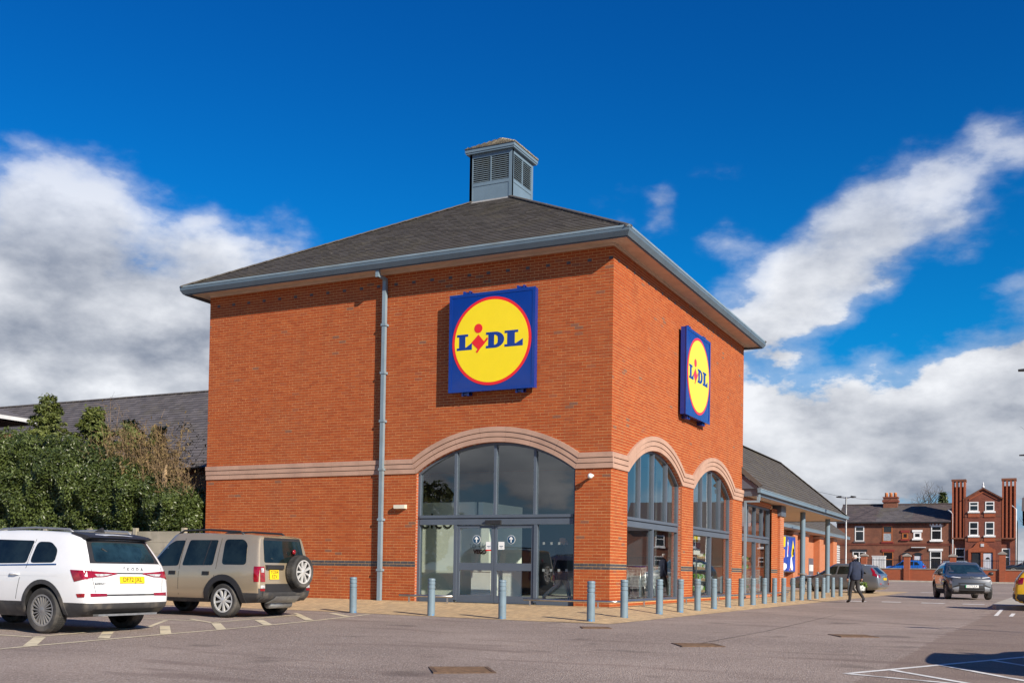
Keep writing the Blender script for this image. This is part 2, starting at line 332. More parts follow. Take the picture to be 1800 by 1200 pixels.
def link(name, me, parent=None, loc=None, rot=None):
    o = bpy.data.objects.new(name, me); COL.objects.link(o)
    if parent is not None: o.parent = parent
    if loc is not None: o.location = loc
    if rot is not None: o.rotation_euler = rot
    return o
def tag(o, label=None, cat=None, group=None, kind=None):
    if label: o['label'] = label
    if cat: o['category'] = cat
    if group: o['group'] = group
    if kind: o['kind'] = kind
    return o
def empty(name, loc=(0, 0, 0), rz=0.0, label=None, cat=None, group=None):
    o = bpy.data.objects.new(name, None); COL.objects.link(o); o.location = loc; o.rotation_euler = (0, 0, rz); o.empty_display_size = 0.2
    return tag(o, label, cat, group)
def copy_tree(o, parent=None):
    c = o.copy(); COL.objects.link(c); c.parent = parent
    for ch in list(o.children): copy_tree(ch, c)
    return c
def text_mesh(body, size, extrude=0.0, align='CENTER', bold=0.0, spacing=1.0):
    cu = bpy.data.curves.new('text', 'FONT'); cu.body = body; cu.size = size; cu.align_x = align; cu.align_y = 'CENTER'; cu.extrude = extrude; cu.offset = bold; cu.space_character = spacing; cu.resolution_u = 3
    o = bpy.data.objects.new('text', cu); COL.objects.link(o)
    bpy.context.view_layer.update()
    me = bpy.data.meshes.new_from_object(o.evaluated_get(bpy.context.evaluated_depsgraph_get()))
    bpy.data.objects.remove(o); bpy.data.curves.remove(cu)
    return me
def text_obj(name, body, size, mat, parent, matrix, extrude=0.001, bold=0.0, spacing=1.0):
    me = text_mesh(body, size, extrude, bold=bold, spacing=spacing); me.name = name; me.materials.clear(); me.materials.append(M[mat] if isinstance(mat, str) else mat)
    o = link(name, me, parent); o.matrix_local = matrix
    return o
# ================================================================== GROUND
def g(y):
    if y < -40: return -0.56
    if y < -5: return -0.14 + 0.012*(y+5)
    if y < 30: return -0.125 + 0.003*y
    if y < 130: return -0.035 + 0.0095*(y-30)
    return 0.915
def side_edge(y): return 1.68 + 0.03*max(0.0, y+4.5)
def front_edge(x): return -4.55 + 0.12*min(max(1.7-x, 0), 7.9)
def paving_z(x, y):
    t = max(x/side_edge(y), y/front_edge(x)) if (x > 0 or y < 0) else 0.0
    t = min(max(t, 0), 1)
    return 0.04*(1-t) + t*(g(y)+0.005)

def asphalt_material():
    m = bpy.data.materials.new('worn pinkish asphalt'); m.use_nodes = True
    t = m.node_tree; b = t.nodes['Principled BSDF']; b.inputs['Roughness'].default_value = 0.9; b.inputs['Specular IOR Level'].default_value = 0.25
    pos = N(t, 'ShaderNodeNewGeometry').outputs['Position']
    big = N(t, 'ShaderNodeTexNoise', i_Scale=0.22, i_Detail=5.0, i_Roughness=0.6); L(t, pos, big.inputs['Vector'])
    mid = N(t, 'ShaderNodeTexNoise', i_Scale=2.3, i_Detail=6.0, i_Roughness=0.7); L(t, pos, mid.inputs['Vector'])
    vor = N(t, 'ShaderNodeTexVoronoi', i_Scale=52.0); L(t, pos, vor.inputs['Vector'])
    fine = N(t, 'ShaderNodeTexNoise', i_Scale=55.0, i_Detail=4.0, i_Roughness=0.8); L(t, pos, fine.inputs['Vector'])
    c = mixc(t, maprange(t, big.outputs[0], 0.35, 0.7, 0, 1), (0.265, 0.210, 0.180), (0.385, 0.308, 0.262))
    c = mixc(t, maprange(t, mid.outputs[0], 0.45, 0.75, 0, 0.45), c, (0.255, 0.200, 0.168))
    sp = N(t, 'ShaderNodeSeparateColor'); L(t, vor.outputs['Color'], sp.inputs[0])
    c = mixc(t, maprange(t, sp.outputs[0], 0.55, 1.0, 0, 0.6), c, (0.50, 0.425, 0.38))
    c = mixc(t, maprange(t, sp.outputs[1], 0.55, 1.0, 0, 0.55), c, (0.15, 0.118, 0.102))
    # a later, browner resurfaced strip on the bay side of the lane, its edge uneven
    s = N(t, 'ShaderNodeSeparateXYZ'); L(t, pos, s.inputs[0])
    edge = math_n(t, 'SUBTRACT', s.outputs[0], math_n(t, 'ADD', math_n(t, 'MULTIPLY', s.outputs[1], 0.026), 7.88))
    edge = math_n(t, 'ADD', edge, math_n(t, 'MULTIPLY', math_n(t, 'SUBTRACT', mid.outputs[0], 0.5), 0.5))
    c = mixc(t, maprange(t, edge, -0.02, 0.02, 0, 0.5), c, (0.21, 0.150, 0.120))
    # tyre scuffs in front of the left bays
    wv = N(t, 'ShaderNodeTexNoise', i_Scale=1.1, i_Detail=4.0); mp = N(t, 'ShaderNodeMapping'); mp.inputs['Scale'].default_value = (0.35, 1.6, 1); mp.inputs['Rotation'].default_value = (0, 0, 0.5)
    L(t, pos, mp.inputs[0]); L(t, mp.outputs[0], wv.inputs['Vector'])
    c = mixc(t, maprange(t, wv.outputs[0], 0.54, 0.72, 0, 0.6), c, (0.195, 0.145, 0.125))
    oil = N(t, 'ShaderNodeTexNoise', i_Scale=0.75, i_Detail=3.0, i_Roughness=0.45); om = N(t, 'ShaderNodeMapping'); om.inputs['Location'].default_value = (4.2, 9.1, 0); L(t, pos, om.inputs[0]); L(t, om.outputs[0], oil.inputs['Vector'])
    c = mixc(t, maprange(t, oil.outputs[0], 0.63, 0.74, 0, 0.55), c, (0.12, 0.095, 0.082))      # old oil and damp patches
    L(t, c, b.inputs['Base Color'])
    bp = N(t, 'ShaderNodeBump', i_Strength=0.7, i_Distance=0.02); L(t, math_n(t, 'ADD', fine.outputs[0], vor.outputs['Distance']), bp.inputs['Height']); L(t, bp.outputs[0], b.inputs['Normal'])
    return m
M['asphalt'] = asphalt_material()
def paving_material():
    m = bpy.data.materials.new('sand coloured block paving'); m.use_nodes = True
    t = m.node_tree; b = t.nodes['Principled BSDF']; b.inputs['Roughness'].default_value = 0.85; b.inputs['Specular IOR Level'].default_value = 0.3
    pos = N(t, 'ShaderNodeNewGeometry').outputs['Position']
    br = N(t, 'ShaderNodeTexBrick', i_Scale=1.0); mp = N(t, 'ShaderNodeMapping'); mp.inputs['Rotation'].default_value = (0, 0, R_(90)); L(t, pos, mp.inputs[0]); L(t, mp.outputs[0], br.inputs['Vector'])
    br.inputs['Color1'].default_value = (0.60, 0.43, 0.235, 1); br.inputs['Color2'].default_value = (0.40, 0.285, 0.165, 1); br.inputs['Mortar'].default_value = (0.30, 0.225, 0.14, 1)
    br.inputs['Mortar Size'].default_value = 0.006; br.inputs['Brick Width'].default_value = 0.2; br.inputs['Row Height'].default_value = 0.1
    nz = N(t, 'ShaderNodeTexNoise', i_Scale=0.9, i_Detail=6.0, i_Roughness=0.7); L(t, pos, nz.inputs['Vector'])
    c = mixc(t, maprange(t, nz.outputs[0], 0.42, 0.72, 0, 0.65), br.outputs[0], (0.37, 0.275, 0.175))
    L(t, c, b.inputs['Base Color'])
    bp = N(t, 'ShaderNodeBump', i_Strength=0.5, i_Distance=0.006, invert=True); L(t, br.outputs['Fac'], bp.inputs['Height']); L(t, bp.outputs[0], b.inputs['Normal'])
    return m
M['paving'] = paving_material()

mb = MB()
ys = [-900, -40, -24, -14, -5, 5, 15, 30, 60, 130, 3000]; xs = [-1500, -30, -10, 0, 4, 8, 12, 30, 80, 1500]
for y in ys:
    for x in xs: mb.v.append((x, y, g(y)))
for j in range(len(ys)-1):
    for i in range(len(xs)-1):
        a = j*len(xs)+i; mb.f.append((a, a+1, a+1+len(xs), a+len(xs))); mb.m.append(0)
tag(mb.build('car_park_ground', 'asphalt'), 'pinkish grey worn asphalt of the car park and lane', kind='structure')

mb = MB()      # forecourt: front strip and side strip, falling away from the walls
def grid(xs, ys, fn):
    o = len(mb.v)
    for y in ys:
        for x in xs: mb.v.append(fn(x, y))
    n = len(xs)
    for j in range(len(ys)-1):
        for i in range(n-1): a = o+j*n+i; mb.f.append((a, a+1, a+1+n, a+n)); mb.m.append(0)
fx = [-13.4 + i*13.4/24 for i in range(25)]
def fr(x, t): y = front_edge(x)*t; return (x, y, paving_z(x, y))
grid(fx, [0, .2, .4, .6, .8, 1.0], lambda x, t: fr(x, t))
grid([0, .34, .67, 1.0], [-4.34 + i*0.542 for i in range(9)], lambda t, y: (side_edge(y)*t, y, paving_z(side_edge(y)*t, y)))
grid([0, .34, .67, 1.0], [0 + i*1.5 for i in range(26)], lambda t, y: (side_edge(y)*t, y, paving_z(side_edge(y)*t, y)))
grid([-5.0, -3, 0], [19.3, 25, 31, 37.5], lambda x, y: (x, y, 0.04))
tag(mb.build('forecourt_paving', 'paving'), 'sand coloured block paving along the shop walls', kind='structure')

# ---- painted lines, drains, cracks: sheets 5 mm above the asphalt
def stripe(pts, w, z=0.006):
    m = MB(); pts = [Vector((x, y, 0)) for x, y in pts]
    for a, b in zip(pts[:-1], pts[1:]):
        d = (b-a); n = max(1, int(d.length/1.5)); s = Vector((-d.y, d.x, 0)).normalized()*w/2
        for k in range(n):
            p = a+d*k/n; q = a+d*(k+1)/n
            m.quad(*[(c.x, c.y, g(c.y)+z) for c in (p-s, q-s, q+s, p+s)])
    return m
def line(name, pts, w, mat, label, z=0.006):
    return tag(stripe(pts, w, z).build(name, mat), label, kind='structure')
line('bay_line', [(-2.95, -15.4), (-3.12, -13.8), (-3.26, -11.1), (-3.28, -9.8), (-3.5, -7.4), (-3.72, -5.9), (-4.12, -4.14)], 0.09, 'line_cream', 'long cream line along the front of the hatched zone')
line('bay_line', [(-5.24, -12.75), (-4.43, -12.76), (-4.75, -10.1), (-5.92, -8.5)], 0.09, 'line_cream', 'cream bay line running under the white car', 0.0062)
line('bay_line', [(-5.95, -7.85), (-4.70, -8.55), (-5.12, -5.35), (-5.65, -4.85)], 0.09, 'line_cream', 'cream bay line running under the gold car', 0.0062)
line('bay_line', [(-9.6, -8.25), (-5.3, -8.3)], 0.09, 'line_cream', 'cream divider line between the two parked cars', 0.0064)
for a, b in (((-3.16, -13.86), (-4.3, -12.75)), ((-3.35, -12.4), (-4.4, -11.33)), ((-3.30, -11.17), (-4.72, -9.75)), ((-3.30, -9.87), (-4.52, -8.65)), ((-3.45, -8.45), (-4.6, -7.35)), ((-3.7, -6.88), (-5.1, -5.45)), ((-3.9, -5.3), (-5.0, -4.35))):
    line('hatch_stripe', [a, b], 0.17, 'line_cream', 'short cream hatch stripe behind the parked cars', 0.0068)
line('bay_line', [(7.33, -11.5), (8.14, -9.9), (9.12, -7.95), (9.9, -6.4)], 0.09, 'line_white', 'white bay line crossing the shadow at the bottom corner')
line('bay_line', [(7.36, -11.5), (8.28, -11.82), (9.3, -12.2)], 0.09, 'line_white', 'white bay line leaving the point of the marking', 0.0062)
line('bay_line', [(7.74, -10.78), (8.62, -11.8), (9.2, -12.5)], 0.09, 'line_white', 'white diagonal line inside the pointed marking', 0.0064)
line('bay_line', [(8.19, -9.8), (9.3, -11.4), (10.4, -13.0)], 0.09, 'line_white', 'long white diagonal line in the shaded bay', 0.0064)
line('bay_line', [(8.72, -8.7), (9.5, -9.8), (10.6, -11.4)], 0.09, 'line_white', 'white diagonal line at the far side of the shaded bay', 0.0064)
for k, (a, b) in enumerate((((2.75, 17.5), (3.5, 17.55)), ((4.02, 17.75), (4.70, 17.8)), ((5.42, 17.65), (6.22, 17.65)), ((6.82, 17.55), (7.55, 17.55)))):
    line('lane_dash', [a, b], 0.62, 'line_white', 'worn white dash across the lane')
line('bay_line', [(8.28, 6.6), (8.25, 14.4)], 0.1, 'line_white', 'white bay line beside the yellow car')
line('bay_line', [(8.64, 6.5), (8.66, 8.9)], 0.1, 'line_white', 'short white bay line end by the yellow car')
line('lane_dash', [(8.6, 46), (9.3, 49)], 0.25, 'line_white', 'white road mark near the far kerb')
line('lane_dash', [(3.6, 37), (6.0, 37.6)], 0.5, 'line_white', 'faint white mark behind the walking man')
M['crack'] = material('tar joint', (0.055, 0.045, 0.04), 0.8, var=0.3, vscale=8)
line('tar_joint', [(2.2, 3.9), (2.75, 3.42), (4.7, 1.7), (6.4, 0.4), (7.9, -0.95)], 0.035, 'crack', 'long dark tar joint across the lane', 0.005)
line('tar_joint', [(4.6, -9.0), (4.85, -4.6), (4.78, -1.0), (4.66, 3.96)], 0.018, 'crack', 'thin dark crack running along the lane', 0.0052)
def drain(cx, cy, ang, s, label, bars=9):
    e = empty('drain_cover', (cx, cy, g(cy)+0.004), ang, label, 'drain cover', 'drain covers in the asphalt')
    f = MB(); h = s/2
    for a in (-1, 1):
        f.box(a*h-0.02, a*h+0.02, -h-0.02, h+0.02, -0.01, 0.006); f.box(-h+0.02, h-0.02, a*h-0.02, a*h+0.02, -0.01, 0.006)
    f.build('frame', 'rust', e)
    pl = MB(); pl.box(-h+0.02, h-0.02, -h+0.02, h-0.02, -0.008, 0.001); pl.build('grate_bed', 'rust', e)
    bm_ = MB(); bm_.box(-h+0.03, h-0.03, -0.014, 0.014, 0.001, 0.006); me = bm_.mesh('bar', 'rust')
    for k in range(bars): link('bar', me, e, (0, -h+0.06+(s-0.12)*k/(bars-1), 0))
drain(3.42, -13.45, 0.62, 0.66, 'rusty square drain cover nearest the camera')
drain(4.70, -8.45, 0.55, 0.62, 'rusty drain cover in the middle of the lane')
drain(6.43, -5.0, 0.5, 0.62, 'rusty drain cover nearest the pointed white marking')
drain(1.9, -5.6, 0.5, 0.5, 'small faint drain cover just off the paving corner')

# ================================================================== THE SHOP
BW, BD, ZT = 12.78, 12.70, 8.91
shop = empty('shop_building', (0, 0, 0), 0, 'red brick hip roofed shop tower with blue round logo signs and glazed arches', 'shop')
FP = lambda u, z, d: (u, d, z)         # front wall, d = metres behind the face
RP = lambda u, z, d: (-d, u, z)        # side wall facing the lane
SPR, RISE = 3.42, 0.75
def arch_r(hw): return (hw*hw + RISE*RISE)/(2*RISE)
def arch_z(x, hw, extra=0.0):
    r = arch_r(hw); zc = SPR + RISE - r; rr = r+extra
    return zc + math.sqrt(max(rr*rr - x*x, 0))
OPEN_F = [(-3.225, 2.285, -0.2)]
OPEN_R = [(3.43, 2.26, 0.14), (9.11, 2.26, 0.14)]

def backing(P, u0, u1, z0, z1, ops, d=0.005):
    m = MB(); cur = u0
    for c, hw, zb in ops:
        m.quad(P(cur, z0, d), P(c-hw, z0, d), P(c-hw, z1, d), P(cur, z1, d))
        n = 24
        for k in range(n):
            a = -hw+2*hw*k/n; b = -hw+2*hw*(k+1)/n
            m.quad(P(c+a, arch_z(a, hw), d), P(c+b, arch_z(b, hw), d), P(c+b, z1, d), P(c+a, z1, d))
        if zb > z0: m.quad(P(c-hw, z0, d), P(c+hw, z0, d), P(c+hw, zb, d), P(c-hw, zb, d))
        cur = c+hw
    m.quad(P(cur, z0, d), P(u1, z0, d), P(u1, z1, d), P(cur, z1, d))
    return m
def reveals(P, ops, depth=0.22):
    m = MB()
    for c, hw, zb in ops:
        pts = [(c-hw, zb)] + [(c-hw+2*hw*k/24, arch_z(-hw+2*hw*k/24, hw)) for k in range(25)] + [(c+hw, zb)]
        for (a, za), (b, zb2) in zip(pts[:-1], pts[1:]): m.quad(P(a, za, 0.0), P(b, zb2, 0.0), P(b, zb2, depth), P(a, za, depth))
    return m
def bricks_for(u0, u1, z0, z1, ops, phase):
    """yield (ua, ub, za, zb, blue)"""
    k0 = math.floor((z0-1.093)/0.075)
    k = k0
    while True:
        za = 1.093 + k*0.075 + 0.0058; zb = za + 0.0634
        if za > z1: break
        zb = min(zb, z1)
        if zb-za > 0.02:
            off = phase + (0.1125 if k % 2 else 0.0)
            i = math.floor((u0-off)/0.225)-1
            spans = [(u0, u1)]
            for c, hw, ob in ops:
                if zb <= ob: continue
                if za < SPR-0.02: cut = hw
                else:
                    r = arch_r(hw); zc = SPR+RISE-r; dz = za-zc
                    rr = r+0.18
                    cut = min(math.sqrt(max(rr*rr-dz*dz, 0)), hw+0.1) if dz < rr else 0
                if cut <= 0: continue
                ns = []
                for a, b in spans:
                    if c-cut > a: ns.append((a, min(b, c-cut)))
                    if c+cut < b: ns.append((max(a, c+cut), b))
                spans = ns
            while off+i*0.225 < u1:
                a = off+i*0.225+0.0058; b = a+0.2134; i += 1
                for s0, s1 in spans:
                    aa, bb = max(a, s0), min(b, s1)
                    if bb-aa > 0.02: yield aa, bb, za, zb, k in (-1, -2)
        k += 1
def brick_skin(P, wall, u0, u1, ops, phase, single_box, zlow=-0.2, top=ZT):
    big, blue = MB(), MB(); singles = []
    for a, b, za, zb, bl in bricks_for(u0, u1, zlow, top, ops, phase):
        full = abs((b-a)-0.2134) < 1e-4 and abs((zb-za)-0.0634) < 1e-4
        if not bl and full and single_box and single_box[0] <= a and b <= single_box[1] and single_box[2] <= za and zb <= single_box[3] and len(singles) < 290:
            singles.append(((a+b)/2, (za+zb)/2)); continue
        m = blue if bl else big
        j = random.uniform(-0.0012, 0.0012)
        pr = [P(a, za, j), P(b, za, j), P(b, zb, j), P(a, zb, j), P(a, za, 0.007), P(b, za, 0.007), P(b, zb, 0.007), P(a, zb, 0.007)]
        m.add(pr, [(0, 1, 2, 3), (0, 4, 5, 1), (1, 5, 6, 2), (2, 6, 7, 3), (3, 7, 4, 0)])
    tag(big.build('bricks', 'brick', wall, recalc=False), kind='stuff')
    if blue.f: tag(blue.build('blue_brick_band', 'blue_brick', wall, recalc=False), 'dark blue brick band two courses high', kind='stuff')
    if singles:
        one = MB(); hw, hz = 0.1067, 0.0317
        one.add([P(-hw, -hz, 0), P(hw, -hz, 0), P(hw, hz, 0), P(-hw, hz, 0), P(-hw, -hz, 0.007), P(hw, -hz, 0.007), P(hw, hz, 0.007), P(-hw, hz, 0.007)],
                [(0, 1, 2, 3), (0, 4, 5, 1), (1, 5, 6, 2), (2, 6, 7, 3), (3, 7, 4, 0)])
        me = one.mesh('brick', 'brick_single', recalc=False)
        for u, z in singles: link('brick', me, wall, P(u, z, random.uniform(-0.0012, 0.0012)))
M['brick_flat'] = brickwall_material('red brickwork', (0.42, 0.10, 0.034), (0.36, 0.082, 0.03), (0.46, 0.37, 0.27), grime=(0.28, 0.09, 0.045), gl=0.5, gh=0.9)
M['brick_orange'] = brickwall_material('orange brickwork', (0.46, 0.13, 0.045), (0.40, 0.11, 0.04), (0.46, 0.37, 0.27), grime=(0.34, 0.11, 0.05), gl=0.5, gh=0.9)

fw = backing(FP, -BW, 0, -0.3, ZT, OPEN_F).build('front_wall', 'mortar', shop, recalc=False)
rw = backing(RP, 0, BD, -0.3, ZT, OPEN_R).build('side_wall', 'mortar', shop, recalc=False)
brick_skin(FP, fw, -BW, 0, OPEN_F, 0.0, (-6.9, 0.0, 0.05, 3.4))
brick_skin(RP, rw, 0, BD, OPEN_R, 0.1125, None)
reveals(FP, OPEN_F).build('window_reveal', 'brick_flat', fw); reveals(RP, OPEN_R).build('window_reveal', 'brick_flat', rw)
m = MB(); m.box(-BW+0.002, -BW+0.25, 0.012, BD, -0.3, ZT); m.build('far_side_wall', 'brick_flat', shop)
m = MB(); m.box(-BW+0.25, -0.012, BD-0.25, BD-0.002, -0.3, ZT); m.build('rear_wall', 'brick_flat', shop)
# dark vent bricks under the eaves
for P, wall, us in ((FP, fw, [-12.45+0.5625*k for k in range(23)]), (RP, rw, [0.35+0.5625*k for k in range(22)])):
    v = MB(); v.box(*( (-0.052, 0.052, -0.003, 0.008) if P is FP else (-0.008, 0.003, -0.052, 0.052)), -0.036, 0.036)
    me = v.mesh('vent_brick', 'blue_brick')
    for u in us: link('vent_brick', me, wall, P(u, 8.548, 0))

# ---- cast stone string course rising over each arch
def course_path(u0, u1, ops, step=0.9):
    """list of segments; each is a list of (point, normal) stations in the wall plane"""
    segs = []
    def straight(a, b, sa, sb):
        n = max(1, round((b-a)/step))
        for k in range(n):
            p, q = a+(b-a)*k/n, a+(b-a)*(k+1)/n
            s0 = sa if k == 0 else 0.0; s1 = sb if k == n-1 else 0.0
            segs.append([((p, SPR), (s0, 1.0)), ((q, SPR), (s1, 1.0))])
    cur, skew = u0, 0.0
    for c, hw, _ in ops:
        r = arch_r(hw); zc = SPR+RISE-r; th = math.asin(hw/r); h = math.tan(th/2)
        straight(cur, c-hw, skew, -h)
        nb = 7
        for k in range(nb):
            a0, a1 = -th+2*th*k/nb, -th+2*th*(k+1)/nb; st = []
            for j in range(7):
                a = a0+(a1-a0)*j/6; nx, nz = math.sin(a), math.cos(a)
                if k == 0 and j == 0: nx, nz = -h, 1.0
                if k == nb-1 and j == 6: nx, nz = h, 1.0
                st.append(((c+r*math.sin(a), zc+r*math.cos(a)), (nx, nz)))
            segs.append(st)
        cur, skew = c+hw, h
    straight(cur, u1, skew, 0.0)
    return segs
PROF = [(0.0, 0.03), (0.0, -0.030), (0.118, -0.030), (0.118, -0.004), (0.136, -0.004), (0.136, -0.045), (0.246, -0.045), (0.246, -0.018), (0.264, -0.018), (0.264, -0.062), (0.385, -0.062), (0.385, 0.03)]
def stone_course(P, wall, u0, u1, ops):
    for st in course_path(u0, u1, ops):
        m = MB(); n = len(PROF); L0 = len(st)
        for i, ((pu, pz), (nu, nz)) in enumerate(st):
            sh = 0.0025*(1 if i == 0 else (-1 if i == L0-1 else 0))
            tu, tz = nz, -nu
            for h, d in PROF: m.v.append(P(pu+nu*h+tu*sh, pz+nz*h+tz*sh, d))
        for i in range(L0-1):
            for k in range(n): m.f.append((i*n+k, i*n+(k+1) % n, (i+1)*n+(k+1) % n, (i+1)*n+k)); m.m.append(0)
        m.f.append(tuple(range(n))); m.m.append(0); m.f.append(tuple((L0-1)*n+k for k in range(n-1, -1, -1))); m.m.append(0)
        m.build('stone_block', 'stone', wall)
stone_course(FP, fw, -BW, 0.062, OPEN_F)
stone_course(RP, rw, 0.0, BD, OPEN_R)

# ---- glazing
def bar(m, P, u0, u1, z0, z1, d0, d1):
    c = [P(u, z, d) for d in (d0, d1) for z in (z0, z1) for u in (u0, u1)]
    m.add(c, [(0, 1, 3, 2), (4, 6, 7, 5), (0, 4, 5, 1), (2, 3, 7, 6), (0, 2, 6, 4), (1, 5, 7, 3)])
def pane(P, parent, poly, d, mat='glass'):
    m = MB(); m.add([P(u, z, d) for u, z in poly], [tuple(range(len(poly)))]); return m.build('pane', mat, parent)
def arch_window(P, wall, c, hw, zb, ups, lows, deep, door=False):
    D0, D1 = 0.10, 0.10+deep
    m = MB()
    n = 28; fr = 0.07
    for k in range(n):     # curved head
        a, b = -hw+2*hw*k/n, -hw+2*hw*(k+1)/n
        q = [P(c+a, arch_z(a, hw)-e, d) for d in (D0, D0+0.1) for e in (0.0, fr)] + [P(c+b, arch_z(b, hw)-e, d) for d in (D0, D0+0.1) for e in (0.0, fr)]
        m.add(q, [(0, 4, 5, 1), (1, 5, 7, 3), (2, 3, 7, 6), (0, 2, 6, 4)])
    for s in (-1, 1): bar(m, P, c+s*hw-(fr if s > 0 else 0), c+s*hw+(0 if s > 0 else fr), zb, SPR-0.03, D0, D1)
    fo = m.build('window_frame', 'frame', wall)
    t = MB(); bar(t, P, c-hw+fr, c+hw-fr, 2.235, 2.31, D0-0.03, D1-0.002); bar(t, P, c-hw+fr, c+hw-fr, 2.205, 2.235, D0+0.03, D1-0.002); bar(t, P, c-hw+fr, c+hw-fr, 2.06, 2.205, D0-0.015, D1-0.002)
    t.build('transom', 'frame', fo)
    for u in ups:
        b_ = MB(); bar(b_, P, u-0.035, u+0.035, 2.31, arch_z(u-c, hw)-0.05, D0-0.01, D1-0.004); b_.build('mullion', 'frame', fo)
    for u in lows:
        b_ = MB(); bar(b_, P, u-0.045, u+0.045, zb+0.06, 2.06, D0-0.01, D1-0.004); b_.build('mullion', 'frame', fo)
    edges = [c-hw+fr] + list(ups) + [c+hw-fr]
    for a, b in zip(edges[:-1], edges[1:]):
        top = [(a+(b-a)*k/8, arch_z(a+(b-a)*k/8-c, hw)-0.04) for k in range(8, -1, -1)]
        pane(P, fo, [(a, 2.29), (b, 2.29)]+top, D0+0.05)
    if not door:
        bt = MB(); bar(bt, P, c-hw+fr, c+hw-fr, zb, zb+0.06, D0-0.01, D1-0.004); bt.build('bottom_rail', 'frame', fo)
        edges = [c-hw+fr] + list(lows) + [c+hw-fr]
        for a, b in zip(edges[:-1], edges[1:]): pane(P, fo, [(a, zb+0.04), (b, zb+0.04), (b, 2.08), (a, 2.08)], D0+0.05)
    return fo
fe = arch_window(FP, fw, -3.225, 2.285, 0.04, (-4.37, -3.21, -2.08), (-4.35, -2.04), 0.14, door=True)
for a, b in ((-5.44, -4.395), (-1.995, -1.01)):      # fixed side lights
    pane(FP, fe, [(a, 0.14), (b, 0.14), (b, 2.08), (a, 2.08)], 0.15)
    s = MB(); bar(s, FP, a, b, 0.04, 0.16, 0.09, 0.2); s.build('bottom_rail', 'frame', fe)
for a, b in ((-4.30, -3.225), (-3.215, -2.09)):      # sliding door leaves
    m = MB(); bar(m, FP, a, a+0.07, 0.05, 2.05, 0.12, 0.17); bar(m, FP, b-0.07, b, 0.05, 2.05, 0.12, 0.17)
    bar(m, FP, a+0.07, b-0.07, 0.05, 0.24, 0.122, 0.168); bar(m, FP, a+0.07, b-0.07, 0.885, 1.075, 0.122, 0.168); bar(m, FP, a+0.07, b-0.07, 1.97, 2.05, 0.122, 0.168)
    leaf = m.build('door', 'frame', fe)
    pane(FP, leaf, [(a+0.06, 0.22), (b-0.06, 0.22), (b-0.06, 0.9), (a+0.06, 0.9)], 0.145); pane(FP, leaf, [(a+0.06, 1.06), (b-0.06, 1.06), (b-0.06, 1.98), (a+0.06, 1.98)], 0.145)
m = MB(); bar(m, FP, -3.44, -3.0, 2.07, 2.17, 0.02, 0.09); m.build('door_sensor', 'black_plastic', fe)
M['arrow_blue'] = material('navy sticker', (0.008, 0.055, 0.12), 0.4, var=0.03); M['paper'] = material('white paper notice', (0.75, 0.77, 0.76), 0.6, var=0.03)
for cx in (-3.74, -2.74):
    disc = MB(); disc.prism([(cx+0.112*math.cos(t*math.pi/14), 1.675+0.112*math.sin(t*math.pi/14)) for t in range(28)], FP, 0.133, 0.137); dd = disc.build('arrow_sticker', 'paper', fe)
    disc = MB(); disc.prism([(cx+0.102*math.cos(t*math.pi/14), 1.675+0.102*math.sin(t*math.pi/14)) for t in range(28)], FP, 0.130, 0.1325); disc.build('sticker_face', 'arrow_blue', dd)
    ar = MB(); ar.prism([(cx-0.015, 1.605), (cx+0.015, 1.605), (cx+0.015, 1.69), (cx+0.05, 1.672), (cx+0.05, 1.705), (cx, 1.755), (cx-0.05, 1.705), (cx-0.05, 1.672), (cx-0.015, 1.69)], FP, 0.127, 0.1295); ar.build('arrow', 'paper', dd)
for cx, red in ((-3.38, True), (-3.02, False)):
    m = MB(); bar(m, FP, cx-0.085, cx+0.085, 1.42, 1.62, 0.134, 0.138); nn = m.build('notice', 'paper', fe)
    m = MB(); bar(m, FP, cx-0.05, cx+0.05, 1.50, 1.515, 0.131, 0.1335); bar(m, FP, cx-0.03, cx+0.03, 1.465, 1.475, 0.131, 0.1335); m.build('print', 'arrow_blue', nn)
    if red: m = MB(); bar(m, FP, cx-0.085, cx+0.085, 1.385, 1.418, 0.134, 0.138); m.build('notice_strip', 'sign_red', nn)
M['frosted'] = material('frosted sticker', (0.20, 0.23, 0.23), 0.5, var=0.1)
for zz in (1.55, 0.88):
    for k in range(4):
        m = MB(); bar(m, FP, -1.86+0.21*k, -1.80+0.21*k, zz, zz+0.065, 0.143, 0.147); m.build('safety_sticker', 'frosted', fe)
arch_window(RP, rw, 3.43, 2.26, 0.14, (2.36, 3.45, 4.60), (3.45,), 0.16)
arch_window(RP, rw, 9.11, 2.26, 0.14, (8.05, 9.12, 10.15), (9.12,), 0.16)

# ---- roof
M['gutter_dark'] = material('dark blue grey gutter', (0.095, 0.135, 0.17), 0.45, var=0.08, vscale=2)
OV = 0.62
def ring(prof, mat, name, parent, closed=True):
    m = MB(); n = len(prof)
    for sx, sy in ((0, 0), (1, 0), (1, 1), (0, 1)):
        for o, z in prof: m.v.append(((o if sx else -BW-o), (BD+o if sy else -o), z))
    for c in range(4):
        for k in range(n if closed else n-1): m.f.append((c*n+k, c*n+(k+1) % n, ((c+1) % 4)*n+(k+1) % n, ((c+1) % 4)*n+k)); m.m.append(0)
    return m.build(name, mat, parent)
ring([(0.46, 8.87), (0.50, 8.835), (0.52, 8.835), (0.52, 9.06), (0.46, 9.06)], 'frame', 'fascia', shop)
ring([(0.522, 8.862), (0.555, 8.858), (OV, 8.968), (OV, 9.085), (0.605, 9.092), (0.600, 9.03), (0.522, 9.03)], 'gutter_dark', 'gutter', shop)
ring([(OV-0.012, 9.094), (OV+0.010, 9.094), (OV+0.010, 9.045), (OV+0.002, 9.04)], 'gutter_pale', 'gutter_lip', shop)
sb = MB()      # soffit boards
k = -BW-0.45
